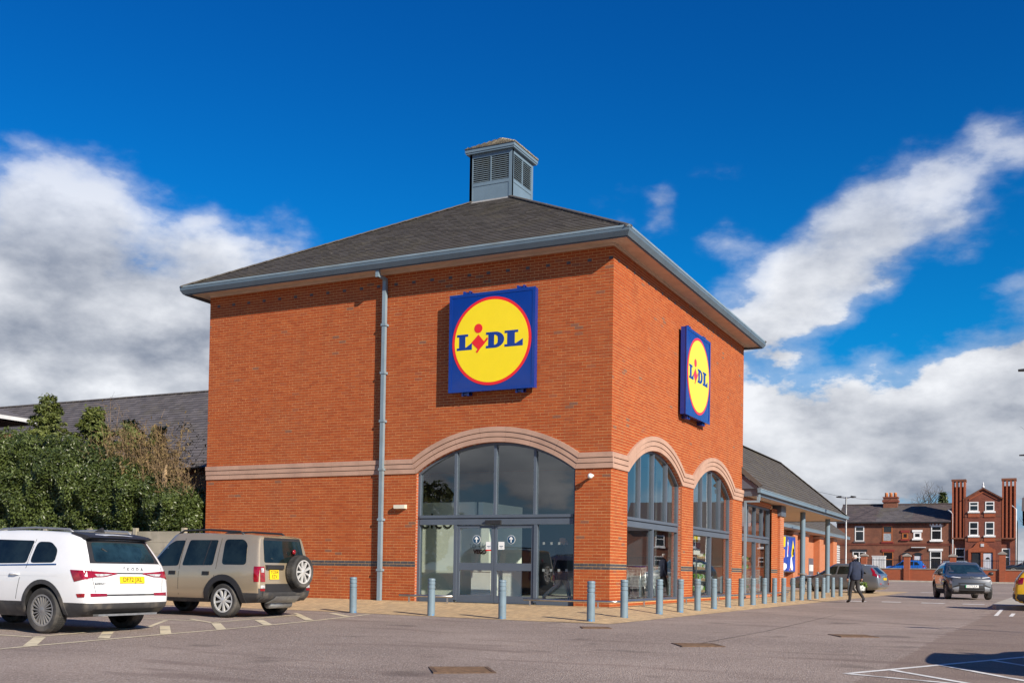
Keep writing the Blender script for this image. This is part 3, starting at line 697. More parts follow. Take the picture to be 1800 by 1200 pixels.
while k < 0.45: sb.box(k, k+0.096, -0.458, -0.003, 8.897, 8.91); k += 0.1
k = 0.0
while k < BD+0.45: sb.box(0.003, 0.458, k, k+0.096, 8.897, 8.91); k += 0.1
tag(sb.build('soffit_boards', 'soffit', shop), kind='stuff')
ring([(0.0, 8.914), (0.46, 8.914)], 'soffit', 'soffit_backing', shop, closed=False)
for P, wall, a, b in ((FP, fw, -BW, 0.035), (RP, rw, 0, BD)):
    t = MB(); bar(t, P, a, b, 8.835, 8.894, -0.035, 0.0); t.build('eaves_trim', 'soffit', wall)

EZ, PITCH = 9.07, R_(30)
AX, AY = -BW/2, BD/2
RUN = BW/2+0.58; APZ = EZ + RUN*math.tan(PITCH)
rb = MB(); cs = [(-BW-0.58, -0.58, EZ-0.03), (0.58, -0.58, EZ-0.03), (0.58, BD+0.58, EZ-0.03), (-BW-0.58, BD+0.58, EZ-0.03), (AX, AY, APZ-0.03)]
rb.add(cs, [(0, 1, 4), (1, 2, 4), (2, 3, 4), (3, 0, 4)])
roof = rb.build('roof', 'dark', shop)
def tile_rect(U, V, Nn, ua, ub, v, ex, th, P0):
    lo, hi = P0+V*v, P0+V*(v+ex*1.04); a = lo+U*ua+Nn*(th+0.012); b = lo+U*ub+Nn*(th+0.012); c = hi+U*ub+Nn*0.006; d = hi+U*ua+Nn*0.006
    return [a, b, c, d, lo+U*ua-Nn*0.01, lo+U*ub-Nn*0.01], [(0, 1, 2, 3), (4, 5, 1, 0), (0, 3, 4), (1, 5, 2)]
def tile_plane(P0, U, V, width_fn, slope, ex, tw, th=0.016, gap=0.006, keep=None):
    """rows of tiles; width_fn(v) -> (ua, ub) at height v up the slope"""
    big = MB(); Nn = U.cross(V).normalized(); row = 0; v = 0.0; singles = []
    while v < slope-0.02:
        ua, ub = width_fn(v+ex*0.5); off = tw*0.5 if row % 2 else 0.0
        k = math.floor((ua-off)/tw)
        while off+k*tw < ub:
            a, b = max(off+k*tw+gap/2, ua), min(off+(k+1)*tw-gap/2, ub); k += 1
            if b-a < 0.03: continue
            if keep and row < keep and abs(b-a-tw+gap) < 1e-6: singles.append((a, v)); continue
            vs, fs = tile_rect(U, V, Nn, a, b, v, ex, th*random.uniform(0.7, 1.35), P0); big.add(vs, fs)
        v += ex; row += 1
    return big, singles, Nn
c30, s30 = math.cos(PITCH), math.sin(PITCH); SL = RUN/c30
planes = [(Vector((AX, -0.58, EZ)), Vector((1, 0, 0)), Vector((0, c30, s30)), 4), (Vector((0.58, AY, EZ)), Vector((0, 1, 0)), Vector((-c30, 0, s30)), 2),
          (Vector((AX, BD+0.58, EZ)), Vector((-1, 0, 0)), Vector((0, -c30, s30)), 0), (Vector((-BW-0.58, AY, EZ)), Vector((0, -1, 0)), Vector((c30, 0, s30)), 0)]
for P0, U, V, keep in planes:
    big, singles, Nn = tile_plane(P0, U, V, lambda v: (-(RUN-v*c30)+0.02, (RUN-v*c30)-0.02), SL, 0.21, 0.30, keep=keep)
    tag(big.build('roof_tiles', 'slate', roof, recalc=False), kind='stuff')
    if singles:
        o = MB(); vs, fs = tile_rect(U, V, Nn, 0, 0.294, 0, 0.21, 0.016, Vector((0, 0, 0))); o.add(vs, fs); me = o.mesh('roof_tile', 'slate_single', recalc=False)
        for a, v in singles: link('roof_tile', me, roof, P0+U*a+V*v+Nn*random.uniform(0, 0.004))
hip = MB()
for k in range(7):
    t = math.pi*(k/6); hip.v += [(0, 0.10*math.cos(t), 0.055*math.sin(t)), (0.40, 0.095*math.cos(t), 0.05*math.sin(t)+0.012)]
hip.f = [(2*k, 2*k+1, 2*k+3, 2*k+2) for k in range(6)] + [tuple(range(0, 14, 2)), tuple(range(13, 0, -2))]; hip.m = [0]*8
hme = hip.mesh('hip_tile', 'slate_single')
for cx, cy in ((0.60, -0.60), (-BW-0.60, -0.60), (0.60, BD+0.60), (-BW-0.60, BD+0.60)):
    a = Vector((cx, cy, EZ-0.015)); b = Vector((AX, AY, APZ-0.015)); d = (b-a); nn = int(d.length/0.38); q = d.to_track_quat('X', 'Z')
    for k in range(nn-2):
        h = link('hip_tile', hme, roof, a+d*(k/nn)); h.rotation_euler = q.to_euler()

# ---- louvred cupola
HS = 0.765
cz0, cz1 = 12.0, 14.20
cm = MB(); cm.box(AX-HS+0.06, AX+HS-0.06, AY-HS+0.06, AY+HS-0.06, cz0, cz1); cup = cm.build('cupola', 'dark', shop)
for sx, sy, ang in ((0, -1, 0), (1, 0, 90), (0, 1, 180), (-1, 0, 270)):
    rot = Matrix.Translation((AX, AY, 0)) @ Matrix.Rotation(R_(ang), 4, 'Z')
    def put(name, m, mat):
        o = m.build(name, mat, cup); o.matrix_local = rot; return o
    f = MB()
    for a, b, z0, z1 in ((-HS, -HS+0.12, cz0, cz1), (HS-0.12, HS, cz0, cz1)): f.box(a, b, -HS+(0.0 if a < 0 else 0.001), -HS+0.09, z0, z1)
    f.box(-HS+0.12, HS-0.12, -HS+0.002, -HS+0.08, 14.07, cz1); f.box(-HS+0.12, HS-0.12, -HS+0.002, -HS+0.08, 13.16, 13.27); f.box(-0.018, 0.018, -HS+0.004, -HS+0.07, 13.27, 14.07)
    put('cupola_frame', f, 'blue_grey')
    f = MB(); f.box(-HS+0.12, HS-0.12, -HS+0.016, -HS+0.06, cz0, 13.16); put('cupola_panel', f, 'blue_grey')
    f = MB(); f.box(-HS-0.01, HS+0.01, -HS-0.012, -HS, 12.55, 12.68); put('flashing', f, 'lead')
    for h in (-1, 1):
        for k in range(12):
            z = 13.295+k*0.0645; a, b = (-HS+0.13, -0.02) if h < 0 else (0.02, HS-0.13)
            s = MB(); s.add([(a, -HS+0.012, z), (b, -HS+0.012, z), (b, -HS+0.055, z+0.030), (a, -HS+0.055, z+0.030), (a, -HS+0.012, z+0.010), (b, -HS+0.012, z+0.010), (b, -HS+0.055, z+0.040), (a, -HS+0.055, z+0.040)],
                            [(0, 3, 2, 1), (4, 5, 6, 7), (0, 1, 5, 4), (1, 2, 6, 5), (2, 3, 7, 6), (3, 0, 4, 7)])
            put('louvre_slat', s, 'gutter_pale')
f = MB(); E2 = 0.86
f.box(AX-E2, AX+E2, AY-E2, AY+E2, 14.20, 14.25); f.box(AX-E2-0.02, AX+E2+0.02, AY-E2-0.02, AY+E2+0.02, 14.25, 14.36); f.build('cupola_eaves', 'blue_grey', cup)
f = MB(); f.add([(AX-E2-0.05, AY-E2-0.05, 14.362), (AX+E2+0.05, AY-E2-0.05, 14.362), (AX+E2+0.05, AY+E2+0.05, 14.362), (AX-E2-0.05, AY+E2+0.05, 14.362), (AX, AY, 14.93)], [(0, 1, 4), (1, 2, 4), (2, 3, 4), (3, 0, 4), (3, 2, 1, 0)])
croof = f.build('cupola_roof', 'lichen_tile', cup)
cs2 = math.atan2(0.568, E2+0.05); cl = math.hypot(0.568, E2+0.05)
for sx, sy, ang in ((0, -1, 0), (1, 0, 90), (0, 1, 180), (-1, 0, 270)):
    rot = Matrix.Translation((AX, AY, 0)) @ Matrix.Rotation(R_(ang), 4, 'Z')
    big, _, _ = tile_plane(Vector((0, -E2-0.05, 14.362)), Vector((1, 0, 0)), Vector((0, math.cos(cs2), math.sin(cs2))), lambda v: (-(E2+0.05)*(1-v/cl), (E2+0.05)*(1-v/cl)), cl, 0.15, 0.2)
    o = tag(big.build('cupola_tiles', 'lichen_tile', cup, recalc=False), kind='stuff'); o.matrix_local = rot

# ---- rainwater pipe
m = MB(); m.box(-6.60, -6.50, -0.15, -0.05, 0.03, 8.72); m.box(-6.585, -6.515, -0.45, -0.13, 8.66, 8.74); m.box(-6.60, -6.50, -0.50, -0.40, 8.66, 8.90)
dp = m.build('downpipe', 'gutter_pale', shop)
br = MB(); br.box(-0.075, 0.075, -0.165, 0.0, -0.03, 0.03); bme = br.mesh('pipe_bracket', 'gutter_pale')
for z in (0.85, 2.2, 3.55, 4.85, 6.15, 7.45): link('pipe_bracket', bme, dp, (-6.55, 0, z))
# wall light and camera
wl = empty('bulkhead_light', (-5.96, 0, 2.54), 0, 'cream bulkhead light on the brick beside the downpipe', 'wall light')
m = MB(); m.box(-0.17, 0.17, -0.035, -0.003, -0.055, 0.055); m.build('back_plate', 'off_white', wl)
m = MB(); m.prism([(-0.16, -0.05), (0.16, -0.05), (0.175, -0.02), (0.175, 0.05), (-0.175, 0.05), (-0.175, -0.02)], lambda u, v, w: (u, w, v), -0.13, -0.036); m.build('diffuser', 'off_white', wl, smooth='auto')
dc = empty('security_camera', (-0.46, 0, 3.21), 0, 'white dome camera on the brick corner pier', 'camera')
m = MB(); m.lathe([(0.02, -0.003), (0.035, -0.05), (0.035, -0.16)], 14, (0, 0, 0.02), 'y'); m.build('bracket', 'white', dc, smooth='auto')
m = MB(); m.lathe([(0.01, 0.062), (0.045, 0.05), (0.062, 0.02), (0.064, -0.01), (0.055, -0.04), (0.03, -0.058), (0.008, -0.064)], 18, (0, -0.2, 0)); m.build('dome', 'white', dc, smooth=True)

# ---- logo signs
def sign(name, mat_w, label):
    e = empty(name, (0, 0, 0), 0, label, 'shop sign', 'round logo signs on the tower'); e.matrix_world = mat_w
    fn = lambda u, v, w: (u, -w, v)            # w = metres in front of the wall
    W2, H2 = 1.22, 1.255
    m = MB(); m.prism([(-W2, -H2), (W2, -H2), (W2, H2), (-W2, H2)], fn, 0.075, 0.235); m.build('case', 'sign_blue', e)
    m = MB()
    for a, b, c, d in ((-W2-0.012, W2+0.012, -H2-0.012, -H2+0.07), (-W2-0.012, W2+0.012, H2-0.07, H2+0.012)): m.box(a, b, -0.25, -0.225, c, d)
    for a, b in ((-W2-0.012, -W2+0.07), (W2-0.07, W2+0.012)): m.box(a, b, -0.25, -0.225, -H2+0.07, H2-0.07)
    m.build('case_rim', 'sign_blue', e)
    m = MB(); n = 12                            # slightly bulged face
    for j in range(n+1):
        for i in range(n+1):
            u, v = -W2+0.06+(2*W2-0.12)*i/n, -H2+0.06+(2*H2-0.12)*j/n
            m.v.append(fn(u, v, 0.236+0.014*min(1, 4*(1-abs(u)/W2))*min(1, 4*(1-abs(v)/H2))))
    for j in range(n):
        for i in range(n): a = j*(n+1)+i; m.f.append((a, a+1, a+n+2, a+n+1)); m.m.append(0)
    m.build('face', 'sign_blue', e, smooth=True)
    circ = lambda r, k=72: [(r*math.cos(2*math.pi*i/k), r*math.sin(2*math.pi*i/k)) for i in range(k)]
    RR = 1.13
    m = MB(); m.prism(circ(RR), fn, 0.235, 0.2535); m.build('red_ring', 'sign_red', e)
    m = MB(); m.prism(circ(RR*0.935), fn, 0.235, 0.2565); m.build('yellow_disc', 'sign_yellow', e)
    def letter(nm, poly, x0, x1, y0, y1, mat, holes=()):
        f = lambda P: [((x0+(x1-x0)*x)*RR, (y0+(y1-y0)*y)*RR) for x, y in P]
        q = MB(); q.prism(f(poly), fn, 0.2565, 0.261, holes=[f(h) for h in holes]); q.build(nm, mat, e)
    Lp = [(0, 0), (1, 0), (1, 0.43), (0.62, 0.17), (0.56, 0.17), (0.56, 0.85), (0.74, 0.85), (0.74, 1), (0, 1), (0, 0.85), (0.15, 0.85), (0.15, 0.15), (0, 0.15)]
    Dp = [(0, 0), (0.5, 0)] + [(0.5+0.5*math.sin(t*math.pi/14), 0.5-0.5*math.cos(t*math.pi/14)) for t in range(1, 14)] + [(0.5, 1), (0, 1), (0, 0.85), (0.13, 0.85), (0.13, 0.15), (0, 0.15)]
    Dh = [(0.45, 0.18), (0.45, 0.82), (0.55, 0.80), (0.64, 0.70), (0.66, 0.5), (0.64, 0.30), (0.55, 0.20)]
    letter('letter_l', Lp, -0.875, -0.485, -0.165, 0.195, 'sign_blue'); letter('letter_d', Dp, -0.125, 0.335, -0.165, 0.195, 'sign_blue', [Dh]); letter('letter_l', Lp, 0.345, 0.80, -0.165, 0.195, 'sign_blue')
    q = MB(); q.prism([((-0.325)*RR+0.105*RR*math.cos(i*math.pi/16), 0.305*RR+0.105*RR*math.sin(i*math.pi/16)) for i in range(32)], fn, 0.2565, 0.261); q.build('letter_i_dot', 'sign_red', e)
    q = MB(); q.prism([(x*RR, y*RR) for x, y in [(-0.32, 0.165), (-0.175, 0.0), (-0.095, 0.09), (-0.075, 0.045), (-0.20, -0.09), (-0.275, -0.16), (-0.345, -0.255), (-0.385, -0.225), (-0.335, -0.165), (-0.50, -0.01)]], fn, 0.2565, 0.2612); q.build('letter_i', 'sign_red', e)
    for x in (-0.75, 0.8):
        for s in (-1, 1):
            q = MB(); z = s*(H2+0.045); q.box(x-0.10, x+0.10, -0.16, -0.0, z-0.035, z+0.035); q.box(x-0.12, x-0.07, -0.19, -0.1, z-0.055*1, z+0.055); q.box(x+0.05, x+0.10, -0.19, -0.1, z-0.055, z+0.055); q.build('bracket', 'sign_blue', e)
    m = MB(); m.box(-W2+0.2, W2-0.2, -0.076, -0.002, -0.9, -0.75); m.box(-W2+0.2, W2-0.2, -0.076, -0.002, 0.75, 0.9); m.build('mounting_rail', 'frame', e)
    return e
sign('logo_sign', Matrix.Translation((-3.21, 0, 6.72)), 'square blue sign with yellow disc above the main entrance arch')
sign('logo_sign', Matrix.Translation((0, 6.42, 6.70)) @ Matrix.Rotation(R_(90), 4, 'Z'), 'square blue sign with yellow disc on the side wall facing the lane')

# ---- steel trolley rails round the base
def rail(name, pts, legs, label):
    e = empty(name, (pts[0][0], pts[0][1], 0), 0, label, 'rail')
    off = Vector((pts[0][0], pts[0][1], 0))
    m = MB(); m.tube([Vector(p)-off for p in pts], 0.032, 10); m.build('tube', 'steel', e, smooth=True)
    for x, y in legs:
        q = MB(); q.cyl(Vector((x, y, paving_z(x, y)))-off, Vector((x, y, 0.18))-off, 0.022, n=8); q.build('leg', 'steel', e)
rail('trolley_rail', [(-5.75, -0.36, 0.20), (-4.15, -0.36, 0.20)], ((-5.45, -0.36), (-4.3, -0.36)), 'short steel rail left of the sliding doors')
rail('trolley_rail', [(-2.12, -0.36, 0.185), (-0.6, -0.36, 0.185), (0.1, -0.36, 0.185), (0.26, -0.32, 0.185), (0.32, -0.2, 0.185), (0.32, 0.5, 0.185), (0.32, 6, 0.185), (0.32, 12, 0.185), (0.32, 18.9, 0.185)], ((-1.95, -0.36), (-0.15, -0.36), (0.32, 1.6), (0.32, 5.2), (0.32, 8.6), (0.32, 11.2), (0.32, 13.9), (0.32, 16.6), (0.32, 18.7)), 'long steel rail wrapping the brick corner below the side windows')
# ---- low wing with canopy, beyond the tower
wing = empty('shop_wing', (0, 12.7, 0), 0, 'low slate roofed wing with columned canopy beyond the tower', 'shop wing')
WY = 12.7
def wl_(m, name, mat, parent=None, **k):     # build in world coordinates, then hang on the wing
    o = m.build(name, mat, parent or wing, **k)
    if parent is None: o.location = (0, -WY, 0)
    return o
bw_ = backing(RP, 17.28, 19.05, -0.3, 3.45, [], 0.005); ww = wl_(bw_, 'pier_wall', 'mortar', recalc=False)
brick_skin(RP, ww, 17.28, 19.05, [], 0.0, None, top=3.45)
m = MB(); m.box(-0.6, -0.012, 18.0, 19.05, -0.3, 3.45); wl_(m, 'pier_core', 'brick_flat')
m = MB(); m.box(-0.13, 0.10, 18.35, 19.0, -0.2, 3.2); wl_(m, 'pilaster', 'brick_orange')
m = MB(); m.box(-0.2, 0.16, 18.25, 19.1, 3.2, 3.62); wl_(m, 'corbel', 'frame')
m = MB()
for u0, u1, z0, z1 in ((12.86, 12.95, 0.14, 3.42), (17.20, 17.28, 0.14, 3.42), (12.95, 17.2, 3.34, 3.42), (12.95, 17.2, 0.14, 0.2)): bar(m, RP, u0, u1, z0, z1, 0.08, 0.24)
wf = wl_(m, 'window_frame', 'frame')
t = MB(); bar(t, RP, 12.95, 17.2, 2.235, 2.31, 0.07, 0.22); bar(t, RP, 12.95, 17.2, 2.06, 2.21, 0.085, 0.22); t.build('transom', 'frame', wf)
for u in (13.9, 15.05, 16.15):
    b_ = MB(); bar(b_, RP, u-0.035, u+0.035, 2.31, 3.34, 0.09, 0.23); b_.build('mullion', 'frame', wf)
b_ = MB(); bar(b_, RP, 15.0, 15.09, 0.2, 2.06, 0.09, 0.23); b_.build('mullion', 'frame', wf)
for a, b in ((12.95, 13.9), (13.9, 15.05), (15.05, 16.15), (16.15, 17.2)): pane(RP, wf, [(a, 2.3), (b, 2.3), (b, 3.36), (a, 3.36)], 0.15)
for a, b in ((12.95, 15.05), (15.05, 17.2)): pane(RP, wf, [(a, 0.18), (b, 0.18), (b, 2.08), (a, 2.08)], 0.15)
m = MB(); m.box(-0.4, -0.02, 12.705, 17.28, 3.425, 3.60); wl_(m, 'lintel', 'brick_orange')
m = MB(); m.box(-0.35, -0.02, 12.705, 17.28, -0.3, 0.135); wl_(m, 'plinth', 'brick_orange')
# canopy: soffit, gutter, roof
CX, CY1, CZ = 0.55, 31.5, 3.66
m = MB(); m.box(-4.9, CX-0.05, 12.72, CY1-0.05, CZ-0.03, CZ+0.01); wl_(m, 'canopy_soffit', 'soffit')
m = MB(); m.box(CX-0.04, CX, 12.72, CY1, CZ-0.06, CZ+0.19); m.box(-4.9, CX, CY1, CY1+0.04, CZ-0.06, CZ+0.19); m.box(-4.9, CX, 12.705, 12.718, CZ-0.06, CZ+0.5); wl_(m, 'fascia', 'frame')
m = MB(); m.box(CX+0.002, CX+0.11, 12.6, CY1+0.14, CZ+0.05, CZ+0.17); m.box(-4.9, CX+0.11, CY1+0.042, CY1+0.16, CZ+0.05, CZ+0.168); wl_(m, 'gutter', 'blue_grey')
m = MB(); m.box(CX-0.01, CX+0.125, 12.59, CY1+0.16, CZ+0.171, CZ+0.195); m.box(-4.9, CX+0.126, CY1+0.03, CY1+0.175, CZ+0.1695, CZ+0.193); wl_(m, 'gutter_lip', 'gutter_pale')
RX, RZ, RYE = -2.2, 6.35, 28.7
p0 = Vector((CX-0.02, 12.72, CZ+0.2)); zt_ = RZ
a1, b1, c1, d1 = (CX-0.02, 12.72, CZ+0.17), (CX-0.02, CY1+0.03, CZ+0.17), (RX, RYE, RZ-0.03), (RX, 12.72, RZ-0.03)
e1, f1 = (-4.95, CY1+0.03, CZ+0.17), (-4.95, 12.72, CZ+0.17)
m = MB(); m.add([a1, b1, c1, d1, e1, f1], [(0, 1, 2, 3), (1, 4, 2), (4, 5, 3, 2)]); wr = wl_(m, 'roof', 'dark')
dx, dz = RX-p0.x, zt_-p0.z; sl = math.hypot(dx, dz); V = Vector((dx/sl, 0, dz/sl)); LEN = CY1+0.03-12.72; HY = (CY1+0.03-RYE)
big, singles, Nn = tile_plane(p0, Vector((0, 1, 0)), V, lambda v: (0.0, LEN-HY*min(v/sl, 1)), sl, 0.22, 0.33)
tag(big.build('roof_tiles', 'slate', wr, recalc=False), kind='stuff')
q0 = Vector((CX-0.02, CY1+0.03, CZ+0.2)); top = Vector((RX, RYE, RZ)); Vh = Vector((0, RYE-q0.y, RZ-q0.z)); slh = Vh.length; Vh.normalize(); half = (CX-0.02-RX)
big, _, _ = tile_plane(Vector((RX, q0.y, q0.z)), Vector((-1, 0, 0)), Vh, lambda v: (-half*(1-v/slh), half*(1-v/slh)), slh, 0.22, 0.33)
tag(big.build('roof_tiles', 'slate', wr, recalc=False), kind='stuff')
for a, b in ((Vector((CX, CY1+0.05, CZ+0.22)), top+Vector((0, 0, 0.03))), (top+Vector((0, 0, 0.03)), Vector((RX, 12.75, RZ+0.03)))):
    d = b-a; nn = int(d.length/0.38); qq = d.to_track_quat('X', 'Z').to_euler()
    for k in range(nn): link('ridge_tile', hme, wr, a+d*(k/nn), qq)
m = MB(); m.prism([(0.0, 4.35), (0.0, 3.86), (0.66, 3.86)], lambda u, v, w: (u*1.0-0.02, w, v), 12.63, 12.70); wl_(m, 'end_board', 'frame')
m = MB(); m.prism([(0.0, 4.62), (0.0, 4.40), (0.62, 3.90), (0.72, 3.98)], lambda u, v, w: (u-0.0, w, v), 12.56, 12.71); wl_(m, 'verge_flashing', 'slate_single')
# canopy downpipe against the tower corner
m = MB(); m.box(0.05, 0.13, 12.74, 12.82, 0.03, 3.45); m.box(0.13, 0.58, 12.745, 12.815, 3.39, 3.45); m.box(0.5, 0.6, 12.74, 12.82, 3.45, 3.66); wl_(m, 'downpipe', 'gutter_pale')
for y in (23.3, 29.4):
    m = MB(); m.lathe([(0.115, 0.0), (0.115, 3.62)], 20, (0.0, y, 0.04)); col = wl_(m, 'column', 'blue_grey', smooth='auto')
    m = MB(); m.lathe([(0.19, 0.86), (0.2, 0.89), (0.2, 0.91), (0.12, 0.93)], 20, (0.0, y, 0.04)); m.build('column_collar', 'galv', col, smooth='auto')
m = MB(); m.box(-4.9, -4.65, 12.8, 31.4, -0.2, CZ-0.035); wl_(m, 'back_wall', 'brick_flat')

# ---- second wing farther back
w2 = empty('rear_wing', (-4.6, 40, 0), 0, 'long orange brick wing with piers behind the canopy columns', 'shop wing')
def w2b(m, name, mat, parent=None, **k):
    o = m.build(name, mat, parent or w2, **k)
    if parent is None: o.location = (4.6, -40, 0)
    return o
m = MB(); m.box(-10.0, -5.15, 38.0, 63.2, -0.2, 3.9); w2w = w2b(m, 'wall', 'brick_orange')
for a, b in ((44.4, 45.7), (47.9, 49.4), (53.4, 54.9), (59.0, 60.6)):
    m = MB(); m.box(-5.149, -4.72, a, b, -0.2, 3.45); pr = m.build('pier', 'brick_orange', w2w)
    m = MB(); m.box(-5.149, -4.68, a-0.08, b+0.08, 3.45, 3.62); m.build('pier_cap', 'stone', w2w)
m = MB(); m.box(-5.149, -4.35, 38.0, 63.6, 3.70, 3.76); w2b(m, 'soffit', 'soffit')
m = MB(); m.box(-4.349, -4.22, 38.0, 63.7, 3.72, 3.90); w2b(m, 'gutter', 'blue_grey')
m = MB(); m.box(-4.36, -4.2, 38.0, 63.72, 3.901, 3.93); w2b(m, 'gutter_lip', 'gutter_pale')
m = MB(); m.add([(-4.25, 38, 3.90), (-4.25, 63.7, 3.90), (-7.6, 60.3, 6.7), (-7.6, 38, 6.7), (-10.95, 63.7, 3.9), (-10.95, 38, 3.9)], [(0, 1, 2, 3), (1, 4, 2), (4, 5, 3, 2), (0, 3, 5)]); r2 = w2b(m, 'roof', 'slate_far')
sl = math.hypot(3.35, 2.8); big, _, _ = tile_plane(Vector((-4.25, 38, 3.92)), Vector((0, 1, 0)), Vector((-3.35/sl, 0, 2.8/sl)), lambda v: (0, 25.7-3.4*v/sl), sl, 0.25, 0.4)
tag(big.build('roof_tiles', 'slate', r2, recalc=False), kind='stuff')
M['louvre'] = material('white louvre paint', (0.55, 0.56, 0.57), 0.5, var=0.08)
m = MB(); m.box(-5.14, -4.95, 61.6, 63.15, -0.1, 3.3); lv = w2b(m, 'louvre_door', 'galv')
s = MB(); s.box(-4.949, -4.90, 61.65, 63.1, -0.05, 0.05); sme = s.mesh('slat', 'louvre')
for k in range(18): link('slat', sme, lv, (0, 0, 0.15+k*0.175))
m = MB(); m.box(-5.145, -5.09, 51.4, 53.1, 0.0, 2.05); dr = w2b(m, 'door', 'frame')
for k in range(3): m = MB(); m.box(-5.089, -5.07, 51.65+k*0.5, 51.92+k*0.5, 1.15, 1.6); m.build('door_notice', 'paper', dr)
# poster hoarding of bright food pictures
M['poster_blue'] = material('poster blue', (0.012, 0.06, 0.36), 0.35, var=0.25, vscale=1.4)
M['poster_orange'] = material('poster orange', (0.75, 0.28, 0.05), 0.4, var=0.3, vscale=2); M['poster_white'] = material('poster white', (0.72, 0.74, 0.8), 0.4, var=0.15, vscale=3)
pp = empty('poster_board', (-4.70, 42.6, 1.1), 0, 'tall blue poster board with food pictures on the wing wall', 'poster')
pf = lambda u, v, w: (w, u, v)
m = MB(); m.prism([(-1.95, 0), (1.95, 0), (1.95, 2.12), (-1.95, 2.12)], pf, 0.0, 0.07); m.build('panel', 'poster_blue', pp)
m = MB(); m.prism([(-2.05, -0.06), (2.05, -0.06), (2.05, 2.2), (-2.05, 2.2)], pf, 0.0, 0.05); m.build('frame', 'frame', pp)
for nm, mat, poly in (('yellow_price', 'sign_yellow', [(-1.85, 2.1), (-0.95, 2.1), (-1.05, 1.5), (-1.35, 1.45), (-1.5, 1.5)]), ('picture', 'poster_orange', [(-1.5, 1.35), (-1.15, 1.3), (-1.2, 0.85), (-1.4, 0.8), (-1.65, 1.0)]),
                      ('picture', 'poster_white', [(-0.5, 2.05), (-0.1, 1.9), (-0.3, 1.1), (-0.2, 0.9), (-0.6, 0.85), (-0.35, 1.5)]), ('picture', 'sign_red', [(-0.2, 1.6), (-0.05, 1.5), (-0.25, 1.0), (-0.32, 1.1)]),
                      ('picture', 'sign_yellow', [(1.2, 1.95), (1.5, 1.6), (1.65, 1.3), (1.3, 0.95), (0.9, 0.85), (0.75, 1.1)]), ('picture', 'poster_orange', [(1.2, 1.5), (1.6, 1.35), (1.35, 0.98), (1.05, 1.05)]),
                      ('picture', 'poster_white', [(0.4, 0.1), (0.55, 0.8), (0.8, 0.95), (1.3, 0.25), (1.2, 0.05)]), ('picture', 'poster_white', [(-1.8, 0.1), (-1.7, 0.45), (-1.2, 0.5), (-0.5, 0.4), (-0.6, 0.2), (-1.2, 0.05)]),
                      ('picture', 'poster_orange', [(0.1, 0.05), (0.5, 0.22), (0.7, 0.08)])):
    q = MB(); q.prism(poly, pf, 0.072, 0.076); q.build(nm, mat, pp)

# ---- inside the shop
inner = empty('shop_interior', (-6, 6, 0.05), 0, 'pale shop lobby seen through the entrance glass', 'lobby')
def inn(m, name, mat, **k):
    o = m.build(name, mat, inner, **k); o.location = (6, -6, -0.05); return o
m = MB(); m.box(-BW+0.3, -0.26, 0.25, BD-0.3, -0.05, 0.05); inn(m, 'floor', 'int_floor')
m = MB(); m.box(-BW+0.3, -0.26, 0.25, BD-0.3, 4.7, 4.8); inn(m, 'ceiling', 'frame')  # dark colour stands in for dim interior behind the upper panes
m = MB(); m.box(-6.6, -5.65, 0.26, 0.4, 0.05, 4.7); inn(m, 'wall_return', 'plaster')
m = MB(); m.box(-7.6, -4.55, 1.5, 1.62, 0.05, 2.75); lw = inn(m, 'lobby_wall', 'plaster')
m = MB(); m.box(-4.5, -4.36, 1.62, 4.1, 0.05, 2.75); inn(m, 'lobby_wall', 'plaster')
m = MB(); m.box(-12.0, -2.6, 11.6, 11.75, 0.05, 4.6); inn(m, 'back_partition', 'frame')  # dark grey painted in place of the unlit depth of the shop
m = MB(); m.box(-BW+0.3, -0.3, BD-0.34, BD-0.26, 0.05, 4.6); inn(m, 'rear_lining', 'plaster')
m = MB(); m.box(-0.3, -0.255, 5.72, 6.82, 0.05, 4.6); inn(m, 'wall_lining', 'plaster')
for y in (5.65, 11.65): m = MB(); m.box(-0.85, -0.5, y+0.35, y+0.6, 0.05, 3.6); inn(m, 'white_pillar', 'plaster')
m = MB(); m.box(-0.9, -0.3, 6.0, 6.75, 0.05, 4.6); inn(m, 'pier_lining', 'plaster')
RXm = Matrix.Rotation(R_(90), 4, 'X')
text_obj('wall_lettering', 'elcome', 0.62, 'black', inner, Matrix.Translation((6-5.35, -6+1.485, 2.16)) @ RXm, 0.002)
text_obj('wall_lettering', 'to Lidl', 0.24, 'galv', inner, Matrix.Translation((6-4.28, -6+1.30, 1.50)) @ RXm, 0.002)
text_obj('wall_lettering', 'VEGO', 0.15, 'black', inner, Matrix.Translation((6-4.26, -6+1.30, 1.33)) @ RXm, 0.002, bold=0.008)
m = MB(); m.box(-4.54, -4.0, 1.32, 1.44, 0.9, 2.2); inn(m, 'film_panel', 'plaster')
# white sales counter on a pallet, sunlit through the doors
ct = empty('display_counter', (-3.93, 1.05, 0.05), 0, 'white boxy counter on a pallet just inside the doors', 'counter')
for k in range(3): q = MB(); q.box(-0.32, 0.32, -0.32+k*0.26, -0.18+k*0.26, 0, 0.10); q.build('pallet_block', 'wood_pale', ct)
q = MB(); q.box(-0.34, 0.34, -0.36, 0.4, 0.10, 0.125); q.build('pallet_deck', 'wood_pale', ct)
q = MB(); q.box(-0.29, 0.29, -0.30, 0.36, 0.126, 0.80); q.build('cabinet', 'white', ct); q = MB(); q.box(-0.31, 0.31, -0.32, 0.39, 0.80, 0.83); q.build('top', 'white', ct)
ct = empty('notice_panel', (-3.2, 1.15, 0.05), 0, 'white free standing panel behind the right door leaf', 'panel')
q = MB(); q.box(-0.27, 0.27, -0.03, 0.03, 0.12, 0.98); q.build('board', 'white', ct); q = MB(); q.box(-0.27, 0.27, -0.032, 0.032, 0.05, 0.12); q.build('foot_strip', 'poster_blue', ct)
